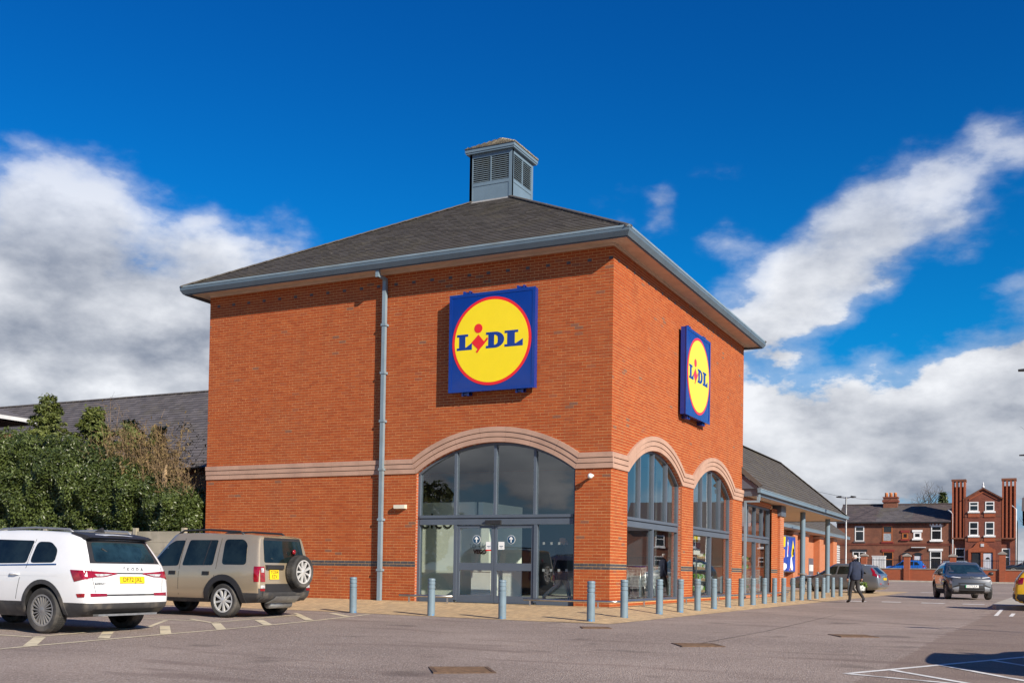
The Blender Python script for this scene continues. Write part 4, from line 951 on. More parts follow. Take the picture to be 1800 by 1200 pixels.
for s in (-1, 1): q = MB(); q.box(s*0.22-0.02, s*0.22+0.02, -0.15, 0.15, 0, 0.05); q.build('foot', 'galv', ct)
# wire trolley
M['wire'] = material('zinc wire', (0.52, 0.53, 0.53), 0.4, metal=0.3, var=0.1)
def trolley(label, group):
    e = empty('shopping_trolley', (0, 0, 0), 0, label, 'trolley', group)
    r = 0.010; m = MB()
    L0, W0, zb, zt = 0.85, 0.27, 0.45, 0.95
    def pt(u, v, w): return (u*(1-0.12*(1-w))*L0-0.1+(1-w)*0.12, v*W0*(1-0.15*u), zb+(zt-zb)*w+u*0.06)
    for w in (0, .2, .4, .6, .8, 1): m.tube([pt(0, -1, w), pt(1, -1, w), pt(1, 1, w), pt(0, 1, w), pt(0, -1, w)], r*(1.6 if w == 1 else 1), 4)
    for k in range(10):
        u = k/9
        for v in (-1, 1): m.cyl(pt(u, v, 0), pt(u, v, 1), r, n=4, caps=False)
        m.cyl(pt(u, -1, 0), pt(u, 1, 0), r, n=4, caps=False)
    for k in range(6): v = -1+2*k/5; m.cyl(pt(1, v, 0), pt(1, v, 1), r, n=4, caps=False); m.cyl(pt(0, v, 0), pt(0, v, 1), r, n=4, caps=False)
    m.build('basket', 'wire', e)
    m = MB()
    for s in (-1, 1): m.tube([(-0.16, s*0.27, 1.0), (-0.12, s*0.27, 0.5), (-0.05, s*0.27, 0.16), (0.75, s*0.22, 0.16)], 0.013, 6); m.cyl((0.35, s*0.25, 0.16), (0.2, s*0.26, 0.46), 0.01, n=5)
    m.build('chassis', 'steel', e, smooth=True)
    m = MB(); m.cyl((-0.17, -0.28, 1.0), (-0.17, 0.28, 1.0), 0.02, n=8); m.build('handle', 'sign_blue', e)
    for x in (-0.02, 0.72):
        for s in (-1, 1): m = MB(); m.lathe([(0.06, -0.018), (0.065, 0), (0.06, 0.018)], 12, (x, s*0.24, 0.066), 'y'); m.build('wheel', 'black', e)
    return e
tr = trolley('wire shopping trolley parked against the canopy pier', 'trolleys'); tr.location = (-0.95, 20.2, 0.04); tr.rotation_euler.z = R_(80)
for k, (x, y, rz, lb) in enumerate(((-0.75, 20.9, 84, 'second wire shopping trolley nested by the canopy pier'), (-0.85, 4.0, 88, 'first wire trolley behind the nearest side window'), (-0.85, 4.4, 88, 'middle wire trolley behind the nearest side window'),
                                     (-0.85, 4.8, 88, 'rear wire trolley of the row behind the nearest side window'), (-1.5, 5.6, 88, 'wire trolley in the inner row behind the nearest side window'), (-0.8, 16.6, 80, 'wire trolley behind the glazing of the wing'))):
    c = copy_tree(tr); c.location = (x, y, 0.04 if y > 18 else 0.05); c.rotation_euler.z = R_(rz); c['label'] = lb
# shelves with plants and packets behind the second side window
M['packet_green'] = material('green produce', (0.12, 0.26, 0.03), 0.6, var=0.5, vscale=9); M['packet_tan'] = material('cardboard tray', (0.42, 0.28, 0.15), 0.8, var=0.2); M['packet_white'] = material('white packet', (0.6, 0.62, 0.6), 0.5, var=0.2, vscale=7)
for sy, lb in ((11.0, 'produce shelf with green plants behind the second side window'), (17.0, 'produce shelf behind the wing glazing')):
    e = empty('produce_shelf', (-1.2, sy, 0.05), 0, lb, 'shelf')
    m = MB()
    for x in (-0.3, 0.3):
        for y in (-0.75, 0.75): m.box(x-0.02, x+0.02, y-0.02, y+0.02, 0, 1.6)
    m.build('frame', 'galv', e)
    for k in range(4):
        z = 0.18+k*0.38; m = MB(); m.box(-0.3, 0.3, -0.73, 0.73, z, z+0.025); sh = m.build('shelf_board', 'galv', e)
        for j in range(6):
            y = -0.68+j*0.235; h = random.uniform(0.10, 0.2); m = MB(); m.box(-0.05, 0.28, y, y+0.2, z+0.026, z+0.026+h*0.5); m.build('tray', 'packet_tan', sh)
            m = MB()
            for q in range(12): a = Vector((random.uniform(0, 0.26), y+random.uniform(0.02, 0.18), z+0.03+h*0.45)); d = Vector((random.uniform(-.06, .06), random.uniform(-.06, .06), random.uniform(.06, .16))); s_ = Vector((0.02, 0.03, 0)); m.quad(a-s_, a+s_, a+d+s_*1.4, a+d-s_*1.4)
            m.build('produce', ['packet_green', 'packet_green', 'packet_white'][random.randrange(3)], sh, recalc=False)
e = empty('hanging_banner', (-0.8, 10.0, 1.75), 0, 'blue and white price banner hanging behind the second side window', 'banner')
m = MB(); m.box(-0.01, 0.01, -0.42, 0.30, -0.25, 0.35); m.build('card', 'paper', e); m = MB(); m.box(0.0105, 0.014, -0.42, 0.3, -0.05, 0.15); m.build('stripe', 'sign_blue', e); m = MB(); m.box(0.0105, 0.014, -0.42, 0.0, 0.17, 0.35); m.build('price_patch', 'sign_yellow', e)
m = MB(); m.cyl((0, 0.1, 0.35), (0, 0.1, 2.9), 0.006, n=5); m.build('cord', 'galv', e)

# ---- bollards
prof = [(0.0826, 0.0), (0.0826, 0.565), (0.073, 0.573), (0.073, 0.590), (0.0826, 0.598), (0.0826, 0.655), (0.073, 0.663), (0.073, 0.680), (0.0826, 0.688), (0.0826, 0.742), (0.074, 0.75), (0.074, 0.762), (0.0826, 0.770), (0.0826, 0.800), (0.078, 0.815), (0.05, 0.824)]
M['bollard'] = material('chipped blue grey bollard paint', (0.150, 0.212, 0.255), 0.5, var=0.08, vscale=5, dirt=((0.13, 0.155, 0.17), 6, 0.6, 0.74))
M['bollard_base'] = material('bright blue old paint', (0.05, 0.20, 0.42), 0.5, var=0.2, vscale=8)
bm_ = MB(); bm_.lathe(prof, 22); post_me = bm_.mesh('post', 'bollard', smooth='auto')
bb = MB()
for k in range(9):
    t = random.uniform(0, 6.28); w = random.uniform(0.12, 0.4); h = random.uniform(0.015, 0.07)
    pts = [(0.0834*math.cos(t+w*i/4), 0.0834*math.sin(t+w*i/4)) for i in range(5)]
    for (x0, y0), (x1, y1) in zip(pts[:-1], pts[1:]): bb.quad((x0, y0, 0.002), (x1, y1, 0.002), (x1, y1, h*random.uniform(.6, 1)), (x0, y0, h))
chip_me = bb.mesh('paint_chips', 'bollard_base', recalc=False)
BOL = [(-4.81, -3.80), (-2.70, -3.85), (-0.84, -4.05), (1.121, -3.93), (1.288, -2.438), (1.305, -0.119), (1.351, 1.345), (1.362, 2.797), (1.363, 4.353), (1.37, 5.786), (1.397, 7.145), (1.414, 8.539), (1.40, 10.1), (1.455, 11.29), (1.479, 12.614), (1.50, 14.005), (1.519, 15.467), (1.515, 16.906), (1.522, 18.325), (1.534, 19.714), (1.542, 21.9), (1.577, 23.6), (1.607, 25.8)]
names = ['bollard farthest to the left, alone in front of the brick wall', 'bollard in front of the glass left of the doors', 'bollard standing before the middle of the sliding doors', 'bollard at the corner of the paving, nearest the camera']
ords = ['first', 'second', 'third', 'fourth', 'fifth', 'sixth', 'seventh', 'eighth', 'ninth', 'tenth', 'eleventh', 'twelfth', 'thirteenth', 'fourteenth', 'fifteenth', 'sixteenth', 'seventeenth', 'eighteenth', 'last']
for k, (x, y) in enumerate(BOL):
    lb = 'blue grey grooved ' + names[k] if k < 4 else 'blue grey grooved bollard, %s after the corner one along the side wall' % ords[k-4]
    e = empty('bollard', (x, y, paving_z(x, y)-0.005), random.uniform(0, 6), lb, 'bollard', 'bollards along the paving edge')
    e.rotation_euler = (random.uniform(-.008, .008), random.uniform(-.008, .008), random.uniform(0, 6))
    link('post', post_me, e); link('paint_chips', chip_me, e)
# ================================================================== STREET BEHIND THE LANE
# the street runs parallel to the shop front
SA = 0.0
def st(x, y, z=0.0): return Vector((x, y, z))
STZ = 0.95
def house_brick(nm, c1, c2, grime): return brickwall_material(nm, c1, c2, (0.20, 0.14, 0.10), grime=grime, gl=0.35, gh=0.75)
M['far_brick'] = house_brick('sooty red house brick', (0.25, 0.098, 0.058), (0.19, 0.074, 0.046), (0.095, 0.048, 0.035))
M['far_brick2'] = house_brick('dark red house brick', (0.25, 0.074, 0.045), (0.20, 0.058, 0.037), (0.10, 0.036, 0.028))
M['wall_brick'] = brickwall_material('boundary wall brick', (0.34, 0.085, 0.035), (0.28, 0.07, 0.03), (0.28, 0.18, 0.13), grime=(0.2, 0.06, 0.03), gl=0.5, gh=0.85)
M['terracotta'] = material('terracotta pot', (0.52, 0.19, 0.07), 0.8, var=0.2, vscale=3); M['red_paint'] = material('dull red painted lintel', (0.22, 0.03, 0.022), 0.6, var=0.1)
M['win_dark'] = material('dark window glass', (0.015, 0.017, 0.02), 0.08, var=0.3, vscale=1.5, spec=0.7)
M['curtain'] = material('net curtain', (0.30, 0.33, 0.36), 0.8, var=0.25, vscale=6)
M['orange_frame'] = material('orange stained frame', (0.38, 0.12, 0.03), 0.5); M['door_white'] = material('white door', (0.55, 0.57, 0.62), 0.5, var=0.05); M['door_dark'] = material('dark door', (0.02, 0.022, 0.025), 0.4)
M['path'] = material('far pavement', (0.25, 0.22, 0.19), 0.9, var=0.2)
def window(parent, x0, x1, z0, z1, frame='white', split=0.33, lintel=None, sill=None, curtain=False, mid=False, ft=0.09):
    m = MB()
    m.box(x0, x0+ft, -0.04, 0.03, z0, z1); m.box(x1-ft, x1, -0.04, 0.03, z0, z1); m.box(x0+ft, x1-ft, -0.04, 0.03, z0, z0+ft); m.box(x0+ft, x1-ft, -0.04, 0.03, z1-ft, z1)
    zs = z1-(z1-z0)*split
    if split: m.box(x0+ft, x1-ft, -0.038, 0.03, zs-ft/2, zs+ft/2)
    if mid: m.box((x0+x1)/2-ft/2, (x0+x1)/2+ft/2, -0.036, 0.03, z0+ft, z1-ft)
    w = m.build('window', frame, parent)
    for a, b in (((z0+ft, zs-ft/2), (zs+ft/2, z1-ft)) if split else ((z0+ft, z1-ft),)):
        q = MB(); q.box(x0+ft, x1-ft, -0.012, 0.0, a, b); q.build('pane', 'curtain' if (curtain and a < zs-ft) else 'win_dark', w)
    if lintel: q = MB(); q.box(x0-0.12, x1+0.12, -0.09, -0.003, z1+0.005, z1+0.24); q.build('lintel', lintel, w)
    if sill: q = MB(); q.box(x0-0.12, x1+0.12, -0.14, -0.003, z0-0.17, z0-0.003); q.build('sill', sill, w)
    return w
def terrace(name, label, x0, x1, roofmat, band=True):
    e = empty(name, st(-3.85, 92, STZ), SA, label, 'house', 'terraced houses')
    def pb(m, nm, mat, **k): o = m.build(nm, mat, e, **k); o.location = (0, 0, -STZ); return o
    m = MB(); m.box(x0, x1, 0.0, 7.5, STZ-0.3, 6.45); w = pb(m, 'wall', 'far_brick')
    m = MB(); m.add([(x0, -0.3, 6.45), (x1, -0.3, 6.45), (x1, 3.9, 8.5), (x0, 3.9, 8.5), (x1, 8.1, 6.45), (x0, 8.1, 6.45)], [(0, 1, 2, 3), (3, 2, 4, 5), (1, 4, 2), (0, 3, 5)]); r = pb(m, 'roof', 'slate_far')
    sl = math.hypot(4.2, 2.05); big, _, _ = tile_plane(Vector((x0, -0.3, 6.47)), Vector((1, 0, 0)), Vector((0, 4.2/sl, 2.05/sl)), lambda v: (0, x1-x0), sl, 0.28, 0.45)
    tag(big.build('roof_slates', roofmat, r, recalc=False), kind='stuff')
    m = MB(); m.box(x0, x1, 3.7, 4.1, 8.5, 8.62); m.build('ridge', 'slate_far', r)
    m = MB(); m.box(x0, x1, -0.42, -0.3, 6.36, 6.46); m.build('gutter', 'black_plastic', r)
    k = x0+0.15
    while k < x1-0.2:
        q = MB(); q.box(k, k+0.14, -0.16, -0.003, 6.12, 6.35); q.build('eaves_bracket', 'far_brick2', w); k += 0.34
    q = MB(); q.box(x0, x1, -0.06, -0.002, 4.08, 4.22); q.box(x0, x1, -0.09, -0.002, 4.22, 4.28); q.build('brick_band', 'far_brick2', w)
    return e, w
e, w = terrace('terraced_house', 'left terraced house with wide white ground floor window and purple slates', -6.1, -2.15, 'slate_far')
window(w, -4.24, -3.31, 4.48, 6.05, sill='slate_far'); window(w, -4.45, -3.12, 1.9, 3.4, lintel='black_plastic', mid=True, split=0.4)
e, w = terrace('terraced_house', 'middle terraced house with red painted lintels and chimney', -2.15, 1.35, 'slate_old')
window(w, -1.47, -0.51, 4.45, 6.1, 'orange_frame', 0.45, 'red_paint', 'red_paint', True); window(w, 0.44, 1.04, 4.72, 5.38, 'orange_frame', 0, 'red_paint', 'red_paint', ft=0.14)
window(w, -1.43, -0.41, 1.4, 3.4, 'orange_frame', 0.4, 'red_paint')
def doorway(w, x0, x1, z0, z1, mat):
    q = MB(); q.box(x0-0.16, x0, -0.12, -0.002, z0, z1+0.1); q.box(x1, x1+0.16, -0.12, -0.002, z0, z1+0.1); q.build('door_surround', 'far_brick2', w)
    pts = [(x0-0.16, z1), (x1+0.16, z1)] + [((x0+x1)/2+((x1-x0)/2+0.16)*math.cos(t*math.pi/8), z1+0.35*math.sin(t*math.pi/8)) for t in range(1, 8)]
    q = MB(); q.prism(pts, lambda u, v, k: (u, k, v), -0.08, -0.004); q.build('arch_head', 'door_dark', w)
    q = MB(); q.box(x0, x1, -0.05, -0.002, z0, z1-0.02); d = q.build('door', mat, w)
    q = MB(); q.prism([((x0+x1)/2+0.2*math.cos(t*math.pi/6), z1-0.65+0.2*math.sin(t*math.pi/6)) for t in range(7)], lambda u, v, k: (u, k, v), -0.06, -0.051); q.build('fanlight', 'win_dark', d)
doorway(w, 0.50, 1.17, STZ, 3.0, 'door_dark')
ch = empty('chimney_stack', st(-4.95, 95.6, 7.2), SA, 'square brick chimney stack with orange pots on the terrace roof', 'chimney')
m = MB(); m.box(-0.72, 0.72, -0.5, 0.5, 0, 2.0); m.build('stack', 'far_brick', ch); m = MB(); m.box(-0.82, 0.82, -0.6, 0.6, 1.55, 1.78); m.box(-0.78, 0.78, -0.56, 0.56, 2.0, 2.12); m.build('stack_cap', 'far_brick2', ch)
for k in range(6): m = MB(); m.lathe([(0.16, 0), (0.13, 0.35), (0.15, 0.38), (0.14, 0.45)], 10, (-0.55+0.45*(k % 3)+0.1, -0.22 if k < 3 else 0.22, 2.12)); m.build('chimney_pot', 'terracotta', ch, smooth=True)
e, w = terrace('terraced_house', 'right terraced house with white lintels and white sash windows', 1.35, 5.1, 'slate_far')
window(w, 3.24, 4.25, 4.62, 6.05, lintel='white', sill='white'); window(w, 1.55, 2.3, 4.78, 5.42, 'white', 0, 'white', 'white', ft=0.15); window(w, 3.15, 4.25, 1.4, 3.5, lintel='white', sill='white')
doorway(w, 1.66, 2.32, STZ, 3.0, 'door_white')
q = MB(); q.box(1.37, 2.75, -0.35, -0.01, 3.82, 3.9); q.build('porch_canopy', 'louvre', w)
# tall gabled house with ribbed chimneys
th = empty('tall_house', st(4.25, 92, STZ), SA, 'tall red brick house with stepped gable and two giant ribbed chimneys', 'house')
def tb(m, nm, mat, **k): o = m.build(nm, mat, th, **k); o.location = (0, 0, -STZ); return o
m = MB(); m.box(-2.98, 3.0, 0.25, 8, STZ-0.3, 6.8); tw_ = tb(m, 'wall', 'far_brick2')
m = MB(); m.prism([(-1.65, STZ-0.3), (1.65, STZ-0.3), (1.65, 8.82), (0, 9.72), (-1.65, 8.82)], lambda u, v, k: (u, k, v), -0.2, 7.9); bay = tb(m, 'gable_bay', 'far_brick2')
m = MB(); m.add([(-1.85, -0.42, 8.76), (0, -0.42, 9.86), (0, 8, 9.86), (-1.85, 8, 8.76), (1.85, -0.42, 8.76), (1.85, 8, 8.76)], [(0, 1, 2, 3), (1, 4, 5, 2)]); tb(m, 'roof', 'slate_far', recalc=False)
for s in (-1, 1):
    m = MB(); m.add([(s*1.85, -0.4, 8.63), (0, -0.4, 9.73), (0, -0.4, 9.84), (s*1.85, -0.4, 8.74), (s*1.85, -0.2, 8.63), (0, -0.2, 9.73), (0, -0.2, 9.84), (s*1.85, -0.2, 8.74)], [(0, 1, 2, 3), (4, 7, 6, 5), (0, 4, 5, 1), (3, 2, 6, 7), (0, 3, 7, 4)]); tb(m, 'bargeboard', 'far_brick')
    m = MB(); m.add([(s*1.3, -0.27, 8.6), (0, -0.27, 9.35), (0, -0.27, 9.5), (s*1.3, -0.27, 8.75), (s*1.3, -0.2, 8.6), (0, -0.2, 9.35), (0, -0.2, 9.5), (s*1.3, -0.2, 8.75)], [(0, 1, 2, 3), (0, 4, 5, 1), (3, 2, 6, 7)]); tb(m, 'gable_moulding', 'wall_brick')
m = MB(); m.lathe([(0.12, 0), (0.16, 0.12), (0.05, 0.25), (0.09, 0.35), (0.02, 0.62)], 8, (0, -0.3, 9.82)); tb(m, 'finial', 'louvre', smooth=True)
for cx in (-2.27, 2.33):
    m = MB(); m.box(cx-0.62, cx+0.62, 0.1, 1.3, 4.7, 10.0); cs_ = tb(m, 'chimney', 'far_brick2')
    for k in range(4): q = MB(); x = cx-0.54+k*0.36; q.box(x-0.08, x+0.08, -0.16, 0.098, 4.85, 10.0); q.box(x-0.08, x+0.08, -0.16, 1.3, 10.0, 10.55); q.build('chimney_rib', 'wall_brick', cs_)
    q = MB(); q.box(cx-0.68, cx+0.68, -0.2, 1.36, 10.55, 10.75); q.box(cx-0.66, cx+0.66, -0.18, 1.34, 4.72, 4.85); q.build('chimney_cap', 'far_brick', cs_)
bay2 = MB(); bay2.box(-1.66, 1.66, -0.24, -0.19, 4.55, 4.78); bay2.box(-1.66, 1.66, -0.23, -0.19, 6.95, 7.08); bo = bay2.build('string_band', 'far_brick', bay)
for x0, x1, z0, z1 in ((-1.28, -0.43, 7.5, 8.44), (0.19, 1.02, 7.5, 8.46), (-1.28, -0.43, 5.08, 6.43), (0.19, 1.02, 5.08, 6.43)):
    o = window(bay, x0, x1, z0, z1, split=0.38 if z0 > 7 else 0.5, sill='white'); o.location = (0, -0.2, 0)
    q = MB(); q.box(x0-0.1, x1+0.1, -0.27, -0.2, z0-0.6, z0-0.25); q.build('apron_panel', 'wall_brick', bay)
for x0, x1 in ((-2.62, -1.68), (1.70, 2.45)):
    o = window(tw_, x0, x1, 1.9, 3.8, split=0.45); o.location = (0, 0.25, 0)
pm = [(-1.35, STZ), (-1.12, STZ), (-1.12, 3.40), (0.92, 3.40), (0.92, STZ), (1.13, STZ), (1.13, 3.66), (0.65, 3.9), (0.28, 4.36), (-0.12, 4.53), (-0.55, 4.36), (-0.9, 3.9), (-1.35, 3.66)]
q = MB(); q.prism(pm, lambda u, v, k: (u, k, v), -0.34, -0.2); q.build('porch_surround', 'wall_brick', bay); q = MB(); q.box(-0.2, 0.02, -0.34, -0.2, STZ, 3.45); q.build('porch_post', 'wall_brick', bay)
q = MB(); q.box(-1.0, -0.25, -0.24, -0.203, STZ, 3.3); q.build('door', 'door_dark', bay)
q = MB(); q.box(0.05, 0.85, -0.24, -0.203, STZ, 3.3); dd = q.build('door', 'door_white', bay)
q = MB(); q.prism([(0.45+0.2*math.cos(t*math.pi/6), 2.7+0.22*math.sin(t*math.pi/6)) for t in range(7)], lambda u, v, k: (u, k, v), -0.25, -0.241); q.build('fanlight', 'win_dark', dd)
q = MB(); q.box(-0.2, 0.1, -0.4, -0.34, 3.95, 4.25); q.build('wall_plaque', 'louvre', bay)
for x, z1 in ((-2.82, 7.5), (2.98, 7.9)):
    q = MB(); q.tube([(x-0.45, -0.05, z1+0.15), (x-0.2, -0.1, z1), (x, -0.1, z1-0.25), (x, -0.1, STZ)], 0.07, 6); tb(q, 'downpipe', 'louvre', smooth=True)
# dark roofed house at the edge of the frame
sh = empty('side_house', st(11.2, 93, STZ), SA, 'shadowed dark house beyond the second giant chimney', 'house')
m = MB(); m.box(-3.2, 6, 0, 8, -0.3, 5.6); m.build('wall', 'far_brick', sh)
m = MB(); m.add([(-3.5, -0.3, 6.6), (6, -0.3, 5.5), (6, 4, 8.2), (-3.5, 4, 8.2), (6, 8.3, 5.5), (-3.5, 8.3, 5.5)], [(0, 1, 2, 3), (3, 2, 4, 5)]); m.build('roof', 'slate_far', sh)
for x in (0.5, 3): window(sh, x, x+1, 1.2, 2.8)

# raised street, boundary wall with piers and railings
def strip(name, s0, s1, d0, d1, z, mat, label, zb=-0.5):
    m = MB(); c = [st(s0, d0), st(s1, d0), st(s1, d1), st(s0, d1)]
    m.add([(p.x, p.y, zb) for p in c]+[(p.x, p.y, z) for p in c], [(4, 5, 6, 7), (0, 1, 5, 4), (1, 2, 6, 5), (2, 3, 7, 6), (3, 0, 4, 7)])
    return tag(m.build(name, mat), label, kind='structure')
strip('street', -40, 70, 77.45, 93.5, STZ-0.004, 'asphalt', 'raised street in front of the terraced houses')
strip('kerb', -25, 60, 75.9, 76.3, 0.52, 'kerb', 'grey kerb below the boundary wall')
bwl = empty('boundary_wall', st(0, 77, 0.3), SA, 'low red brick boundary wall with tall piers across the lane end', 'wall')
m = MB(); m.box(-14, 34, 0, 0.4, -0.5, 1.22); m.build('wall_panel', 'wall_brick', bwl); m = MB(); m.box(-14, 34, -0.05, 0.44, 1.22, 1.31); m.build('coping', 'path', bwl)
for x in (-5.05, -1.35, 2.47, 6.44, 11.5, 17):
    m = MB(); m.box(x-0.25, x+0.25, -0.14, 0.5, -0.5, 2.36 if x < 5 else 2.6); p_ = m.build('pier', 'wall_brick', bwl)
    zt = 2.36 if x < 5 else 2.6; m = MB(); m.add([(x-0.36, -0.2, zt), (x+0.36, -0.2, zt), (x+0.36, 0.56, zt), (x-0.36, 0.56, zt), (x-0.36, -0.2, zt+0.1), (x+0.36, -0.2, zt+0.1), (x+0.36, 0.56, zt+0.1), (x-0.36, 0.56, zt+0.1), (x, 0.18, zt+0.3)], [(0, 1, 5, 4), (1, 2, 6, 5), (2, 3, 7, 6), (3, 0, 4, 7), (4, 5, 8), (5, 6, 8), (6, 7, 8), (7, 4, 8), (3, 2, 1, 0)]); m.build('pier_cap', 'path', p_)
rl = MB()
k = -13.9
while k < 33: rl.box(k-0.011, k+0.011, 0.19, 0.21, 1.31, 2.15); k += 0.14
rl.box(-14, 34, 0.185, 0.215, 2.02, 2.06); tag(rl.build('railings', 'black_plastic', bwl), 'thin black railings along the wall top', kind='stuff')
cb = empty('utility_cabinet', st(-4.5, 83, STZ), SA, 'white ribbed cabinet standing behind the boundary wall', 'cabinet')
m = MB(); m.box(-0.6, 0.6, -0.25, 0.25, 0, 1.8); m.build('body', 'louvre', cb)
for k in range(9): m = MB(); m.box(-0.56+k*0.13, -0.48+k*0.13, -0.275, -0.251, 0.05, 1.72); m.build('rib', 'white', cb)
m = MB(); m.box(-0.64, 0.64, -0.3, 0.3, 1.8, 1.86); m.build('lid', 'white', cb)

# ---- lamps and wires
def lamp(loc, h, label, arms, armlen=1.3, rz=0.0):
    e = empty('street_lamp', loc, rz, label, 'street lamp', 'street lamps')
    m = MB(); m.tube([(0, 0, 0), (0, 0, 1.0), (0, 0, 1.05), (0, 0, h)], [0.09, 0.085, 0.06, 0.045], 10); m.build('post', 'galv', e, smooth='auto')
    for s in arms:
        m = MB(); m.cyl((0, 0, h-0.05), (s*armlen*0.55, 0, h), 0.03, n=8); m.build('arm', 'galv', e)
        m = MB(); m.prism([(s*armlen*0.5, 0.0), (s*armlen, 0.03), (s*armlen, 0.08), (s*armlen*0.5, 0.12)], lambda u, v, w: (u, w, h-0.04+v), -0.13, 0.13); m.build('lamp_head', 'black_plastic', e)
    return e
lamp((-0.84, 40.2, g(40)), 5.4, 'slim lamp post with short double head rising behind the canopy end', (-1, 1), 0.55, SA)
lamp((10.0, 20.9, g(21)), 8.9, 'tall street lamp whose head pokes in at the upper frame edge', (-1, 1), 1.45, SA)
lamp((9.7, 43.1, g(43)), 7.8, 'farther street lamp whose head pokes in above the tall house', (-1, 1), 1.45, SA)
lamp((18.05, -6.07, g(-6)), 6.0, 'street lamp outside the frame casting a thin shadow over the lane', (-1,), 1.0, SA)
for k, (a, b, sag) in enumerate((((-6.5, 25.5, 7.2), st(-4.9, 95.5, 9.1), 0.9), ((-6.6, 24.6, 7.0), st(-9.4, 95.5, 8.3), 1.3))):
    a = Vector(a); pts = [a.lerp(b, t/16)-Vector((0, 0, sag*4*(t/16)*(1-t/16))) for t in range(17)]
    m = MB(); m.tube(pts, 0.014, 4); tag(m.build('overhead_cable', 'black'), ['upper thin cable from the wing roof to the chimney stack', 'lower thin cable from the wing roof to the terrace end'][k], 'cable', 'overhead cables')

# ---- bare trees and a fir behind the roofs
def bare_tree(loc, h, label, seed, spread=0.55, levels=5, name='bare_tree'):
    rnd = random.Random(seed); e = empty(name, loc, 0, label, 'tree')
    tr_, tw = MB(), MB()
    def grow(p, d, l, r, lv):
        q = p+d*l; mid = p+d*l*0.5+Vector((rnd.uniform(-1, 1), rnd.uniform(-1, 1), rnd.uniform(-1, 1)))*l*0.06
        (tr_ if lv <= 1 else tw).tube([p, mid, q], [r, r*0.85, r*0.68], 5 if lv < 2 else 3)
        if lv >= levels: return
        for k in range(3 if lv < 1 else rnd.choice((2, 3, 3))):
            nd = (d + Vector((rnd.uniform(-1, 1), rnd.uniform(-1, 1), rnd.uniform(-0.25, 0.8)))*spread*(0.9+0.25*lv)).normalized()
            grow(q if k else mid, nd, l*rnd.uniform(0.62, 0.85), r*0.62, lv+1)
    grow(Vector((0, 0, -0.2)), Vector((0, 0, 1)), h*0.28, h*0.018, 0)
    tr_.build('trunk', 'bark', e, smooth=True); tw.build('twigs', 'bark', e, recalc=False)
    return e
bare_tree(st(-5.3, 120, 1), 14.5, 'bare winter tree showing above the terrace roof ridge', 3, 0.75, 6)
bare_tree(st(9.2, 118, 1), 18, 'bare winter tree beside the second giant chimney', 5, 0.6, 6)
bare_tree((-48, 24, 0.0), 12.5, 'bare winter tree far behind the low roof at the frame edge', 8, 0.7, 5)
def leaf_cloud(m, n, fn, size, rnd, up=0.3, asp=0.5):
    for _ in range(n):
        p, nn = fn(rnd)
        d = Vector((rnd.gauss(0, 1), rnd.gauss(0, 1), rnd.gauss(0, 1)))
        nn = (nn*1.1 + d*0.75 + Vector((0, 0, up))).normalized(); a = nn.orthogonal().normalized(); a.rotate(Matrix.Rotation(rnd.uniform(0, 6.28), 3, nn)); b = nn.cross(a)
        s = size*rnd.uniform(0.6, 1.35); t = a*s; w = b*s*asp
        m.add((p-t, p+w*0.9+nn*s*0.12, p+t, p-w*0.9+nn*s*0.12), ((0, 1, 2, 3),))
def conifer(loc, h, r, label, seed, n=2600, size=0.12, base=0.12, name='conifer_tree', mat='leaf_conifer', lean=0.0):
    rnd = random.Random(seed); e = empty(name, loc, 0, label, 'tree')
    m = MB(); m.tube([(0, 0, -0.2), (0, 0, h*0.5), (lean, 0, h*0.97)], [h*0.025, h*0.017, 0.01], 7); m.build('trunk', 'bark', e, smooth=True)
    m = MB(); br = []
    for k in range(int(h*26)):
        z = h*(base+(0.98-base)*rnd.random()**0.9); f = (1-(z/h))**0.75; a = rnd.uniform(0, 6.28); l = r*f*rnd.uniform(0.55, 1.15)+0.08
        br.append((Vector((lean*z/h, 0, z)), Vector((math.cos(a)*l, math.sin(a)*l, l*rnd.uniform(-0.05, 0.35)))))
    def fn(rn):
        p, d = rn.choice(br); t = rn.random()**0.6; q = p+d*t; j = 0.05+0.10*(1-t)*r
        j *= 0.6; return q+Vector((rn.uniform(-j, j)*1.6, rn.uniform(-j, j)*1.6, rn.uniform(-j, j)*1.3-0.06*t)), Vector((d.x, d.y, 0.3)).normalized()
    leaf_cloud(m, n, fn, size, rnd, 0.2, 0.42); m.build('crown', mat, e, recalc=False)
    m = MB()
    for p, d in br: m.cyl(p, p+d*0.9, 0.012, 0.004, n=3, caps=False)
    m.build('branches', 'bark', e, recalc=False)
    return e
conifer(st(-1.55, 119, 1), 10.6, 2.4, 'dark fir tip beside the first giant chimney', 11, 1500, 0.3, mat='leaf_dark')

# ================================================================== LEFT BACKGROUND
nb = empty('neighbour_building', (-30, 14, 0), 0, 'long low building with speckled grey slate roof behind the hedge', 'building')
m = MB(); m.box(-16, 9.5, -5.2, 5.2, -0.3, 4.9); m.build('wall', 'far_brick', nb)
m = MB(); m.add([(-16.4, -5.9, 4.75), (9.9, -5.9, 4.75), (9.9, 0, 9.0), (-16.4, 0, 9.0), (9.9, 5.9, 4.75), (-16.4, 5.9, 4.75)], [(0, 1, 2, 3), (3, 2, 4, 5), (1, 4, 2), (0, 3, 5)]); nr = m.build('roof', 'dark', nb)
sl = math.hypot(5.9, 4.25); big, singles, Nn = tile_plane(Vector((-16.4, -5.9, 4.78)), Vector((1, 0, 0)), Vector((0, 5.9/sl, 4.25/sl)), lambda v: (0, 26.3), sl, 0.24, 0.36)
tag(big.build('roof_slates', 'slate_old', nr, recalc=False), kind='stuff')
for k in range(57): link('ridge_tile', hme, nr, (-16.4+k*0.46, 0, 9.02))
